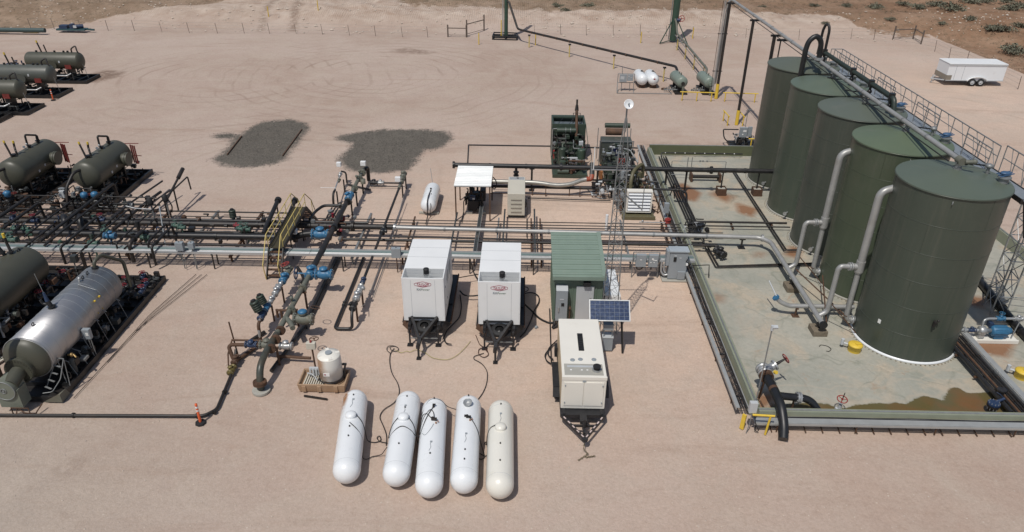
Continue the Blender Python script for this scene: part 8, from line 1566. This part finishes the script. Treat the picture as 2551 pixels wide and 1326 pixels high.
# pipes crossing over the rack toward the treaters
def crossing(label, pa, pb, z, drop, r, m=BLKR, foot=None):
    a, c = g(*pa, z), g(*pb, z); a.x = (a.x + c.x) / 2; c.x = a.x; t = thing('crossing_pipe', label, 'pipeline', (c.x, c.y, 0), 'pipes crossing over the left rack'); pts = [(a.x, a.y + .1, .4), (a.x, a.y, z), (c.x, c.y, z)]
    if drop is not None: pts.append((c.x, c.y, drop))
    if foot: pts.append(foot)
    pipe(pts, r, m, t, r * 2.5, 9); flange((c.x, c.y + .6, z), (0, 1, 0), r, m, t, .04); return t
CR = [((448, 440), (312, 608), 1.35, .3, .05), ((354, 573), (324, 608), 1.4, .3, .11), ((412, 557), (369, 604), 1.4, .4, .06), ((428, 563), (377, 616), 1.4, .3, .07), ((282, 457), (99, 602), 1.5, None, .09), ((262, 490), (110, 612), 1.5, None, .06), ((241, 540), (151, 617), 1.4, .4, .07), ((330, 520), (190, 628), 1.4, .3, .05), ((98, 506), (4, 570), 1.4, None, .08), ((110, 525), (25, 577), 1.2, None, .06), ((60, 490), (-60, 590), 1.5, None, .1), ((180, 500), (60, 590), 1.3, None, .05), ((395, 545), (300, 620), 1.1, None, .04), ((130, 560), (60, 620), 1.2, None, .05)]
ords = ['first', 'second', 'third', 'fourth', 'fifth', 'sixth', 'seventh', 'eighth', 'ninth', 'tenth', 'eleventh', 'twelfth', 'thirteenth', 'fourteenth']
for i in range(len(CR)):
    pa, pb, z, dr, r = CR[i]; rank = sorted(range(len(CR)), key=lambda j: -CR[j][1][0]).index(i); crossing('dark pipe passing over the left rack toward the treaters, %s from the right' % ords[rank], pa, pb, z, dr, r)
t = thing('leaning_riser', 'long dark pipe rising toward the back beside two black-capped actuators', 'pipe', (-21.8, 42, 0)); MB().tube([(-21.9, 40.6, 1.2), (-21.85, 43.6, 2.2)], .07, 9).build('riser', BLKR, t); MB().tube([(-21.85, 42.8, 1.95), (-21.85, 43.65, 2.24)], .13, 10).build('tip_shield', BLKR, t); MB().cyl((-21.9, 40.6, 0), (-21.9, 40.6, 1.2), .06).cyl((-21.9, 42.0, 0), (-21.9, 42.0, 1.6), .05).build('support_leg', BLKR, t)
t = thing('actuator_valve', 'pair of valves with tall black ribbed actuators behind the left rack', 'valve', (-22.3, 40.2, 0))
for x, y in ((-22.45, 40.0), (-21.75, 40.5)): MB().cyl((x, y, .5), (x, y, 1.35), .05).build('stem', GALVD, t); MB().lathe((x, y, 1.35), (-.2, .1, 1), [(0, 0), (0, .15), (.1, .17), (.4, .17), (.45, .1), (.45, 0)], 16).build('actuator', DARK, t)
pipe([(-24.2, 40.3, 1.1), (-23.6, 40.2, 1.0), (-22.5, 40.1, 1.0)], .04, GALV, t); pipe([(-21.6, 40.6, .6), (-21.4, 40.4, 1.1), (-21.6, 40.5, 1.5)], .04, BLK, t)
t = thing('slim_grey_post', 'slim grey pole leaning across the left rack', 'pole', (-20.5, 37.4, 0)); MB().cyl((-20.5, 36.9, 0), (-21.2, 38.6, 2.0), .03, n=7).build('shaft', GREY, t); MB().box((-21.2, 38.6, 2.0), (.1, .1, .12)).build('cap', BLK, t)
# arcs and valve clusters on the rack
for k, (px_, lab) in enumerate((((165, 545), 'fat black elbow arching over the left rack, left of two'), ((203, 545), 'fat black elbow arching over the left rack, right of two'))):
    q = g(*px_, 1.2); t = thing('pipe_elbow', lab, 'pipe elbow', (q.x, q.y, 0)); pipe([(q.x - .9, q.y + 1.0, .6), (q.x - .6, q.y + .6, 1.0), (q.x - .1, q.y, 1.35), (q.x + .15, q.y - .4, 1.2), (q.x + .2, q.y - .5, .7)], .18, BLK, t, .5, 14)
def rack_valve(label, px_, z, r, m, d=(1, 0, 0), **k): q = g(*px_, z); t = thing('rack_valve', label, 'valve', (q.x, q.y, 0), 'valves on the left rack'); valve(q, d, r, m, t, **k); MB().cyl((q.x, q.y, .1), (q.x, q.y, z), r * .5, n=8).build('riser', m, t); return t
GV = mat('green_valve_paint', (.05, .11, .085), .5, 0, .2, 8, .2)
rack_valve('big bright blue valve on the fat pipe at the middle of the left rack', (274, 588), .95, .12, BLUE)
rack_valve('green valve pair member on the rack, left one below the green actuator', (600, 570), .95, .09, GV, wheel=.14, wm=GV); rack_valve('green valve pair member on the rack, right one below the green actuator', (614, 572), .95, .09, GV, wheel=.14, wm=GV)
rack_valve('ribbed green actuator valve standing at the far edge of the rack left of the stairs', (583, 552), .6, .09, NAVY, act=.2); rack_valve('dull purple-red valve on the rack left of the stairs', (590, 562), .75, .07, RW2)
rack_valve('green valve with silver stem near the middle of the left rack', (262, 575), .9, .08, GV, wheel=.1, wm=GV); rack_valve('green valve low on the rack beside the tray, left half', (233, 606), .9, .1, GV, act=.1)
rack_valve('dark green valve on the rack under the crossing pipes', (362, 592), .95, .09, GV, wheel=.12, wm=NAVY); rack_valve('green-black valve on the rack at the far left, first', (38, 570), .9, .08, GV, wheel=.1, wm=GALVD); rack_valve('green-black valve on the rack at the far left, second', (64, 570), .9, .08, GV, wheel=.1, wm=GALVD); rack_valve('green valve beside the yellow capped pipe at the far left', (8, 590), .95, .1, GV, wheel=.15, wm=GV); rack_valve('green valve just right of the yellow capped pipe', (30, 597), .95, .1, GV, wheel=.15, wm=GV)
rack_valve('navy valve with red flange on the rack below the left separator', (37, 545), .9, .09, NAVY, wheel=.15, wm=RW2); rack_valve('navy valve with red flange on the rack between the separators', (85, 550), .9, .09, NAVY, wheel=.15, wm=RW2); rack_valve('navy valve with red flange below the right separator', (252, 548), .9, .09, NAVY, wheel=.15, wm=RW2); rack_valve('green-tipped valve pair near the crossing pipes, upper', (438, 562), .95, .08, GV, wheel=.1, wm=GV); rack_valve('green-tipped valve pair near the crossing pipes, lower', (453, 567), .95, .08, GV, wheel=.1, wm=GV)
t = thing('capped_stub', 'short thick black capped pipe rising beside the stairs, nearer one', 'pipe', (-14.8, 38.4, 0)); MB().tube([(-14.95, 37.6, .75), (-14.95, 38.3, .95), (-14.9, 40.6, 1.5)], .13, 12, .2).build('barrel', BLK, t); MB().cyl((-14.9, 40.55, 1.48), (-14.9, 40.75, 1.53), .2, n=14).build('end_cap', BLK, t); MB().bar((-14.9, 40.3, 0), (-14.9, 40.3, 1.3), .07).build('support_leg', BRN, t)
t = thing('capped_stub', 'short thick black capped pipe half hidden behind the stairs', 'pipe', (-14, 38.4, 0)); MB().tube([(-14.0, 38.4, .75), (-13.9, 40.7, 1.45)], .12, 12).build('barrel', BLK, t); MB().cyl((-13.9, 40.65, 1.43), (-13.9, 40.85, 1.48), .19, n=14).build('end_cap', BLK, t); MB().bar((-13.9, 40.4, 0), (-13.9, 40.4, 1.3), .07).build('support_leg', BRN, t)
t = thing('vent_stub', 'short upright black pipe with cap on the left rack', 'pipe', (-22.3, 38, 0)); q = g(354, 600, .6); MB().cyl(q, q + Vector((-.05, .05, 1.0)), .09, n=10).build('barrel', BLKR, t); MB().cyl(q + Vector((-.05, .05, .9)), q + Vector((-.05, .05, 1.2)), .12, n=10).build('cap', DARK, t)
t = thing('flow_meter', 'white square meter head on a slim blue-grey post right of the stairs', 'meter', (-12.3, 36, 0)); q = g(741, 622, 0); MB().cyl((q.x, q.y, 0), (q.x - .05, q.y, 1.7), .03, n=7).build('post', GREY, t); MB().bx(q.x - .2, q.x + .15, q.y - .15, q.y + .1, 1.05, 1.35).build('meter_head', WHTG, t, .03); MB().bx(q.x - .02, q.x + .09, q.y - .165, q.y - .151, 1.12, 1.26).build('display', GREY, t)
t = thing('fitting_cluster', 'thicket of small dark fittings and tubing along the left rack', 'pipe fittings', (-25, 38, 0)); t['kind'] = 'thing'; del t['kind']
clutter(t, -36, -21, 36.0, 41.0, .5, 1.0, 60, [BLK, BLKR, BLKR, DGREY, BRN, NAVY, GV], 101, .02, .05)
t = thing('fitting_cluster', 'small dark fittings and tubing on the rack just left of the stairs', 'pipe fittings', (-17, 38, 0)); clutter(t, -21, -13.9, 36.2, 40.6, .5, .85, 26, [BLK, BLKR, DGREY, BRN], 102, .02, .05)
t = thing('fitting_cluster', 'small fittings and tubing on the rack between the stairs and the main meter run', 'pipe fittings', (-12, 38, 0)); clutter(t, -12.7, -10.2, 37.2, 40.3, .5, 1.0, 34, [BLK, BLKR, RW2, GALVD, BRN], 103, .02, .045)
t = thing('manifold_header', 'dark manifold between the separators and the rack', 'manifold', (-28, 40.8, 0)); 
for y, z, r in ((41.1, .85, .07), (40.9, .5, .05), (41.4, 1.2, .04)): pipe([(-40, y, z), (-22.8, y, z)], r, BLKR, t)
clutter(t, -36, -23, 40.4, 42.0, .4, 1.3, 130, [BLK, BLKR, DGREY, GALVD, BRN, BLKR, BLK], 104, .02, .05); pipe([(-23.4, 43.2, .8), (-23.6, 41.5, .8), (-23.6, 37.5, .9)], .09, BLKR, t); pipe([(-22.9, 44.2, .7), (-23.5, 41, .7)], .05, BLKR, t); pipe([(-24.2, 45.2, .7), (-24.4, 41.2, .9), (-24.4, 37.5, .9)], .06, BLKR, t)
for k, (a, c) in enumerate((((602, 339), (566, 385)), ((752, 322), (704, 388)))):
    tag(MB().bar(g(*a, .04), g(*c, .04), .07, .08).build('timber_edge', BRN), ['left', 'right'][k] + ' dark edging board of the rectangular gravel bed', 'board', 'edging boards of the gravel bed')
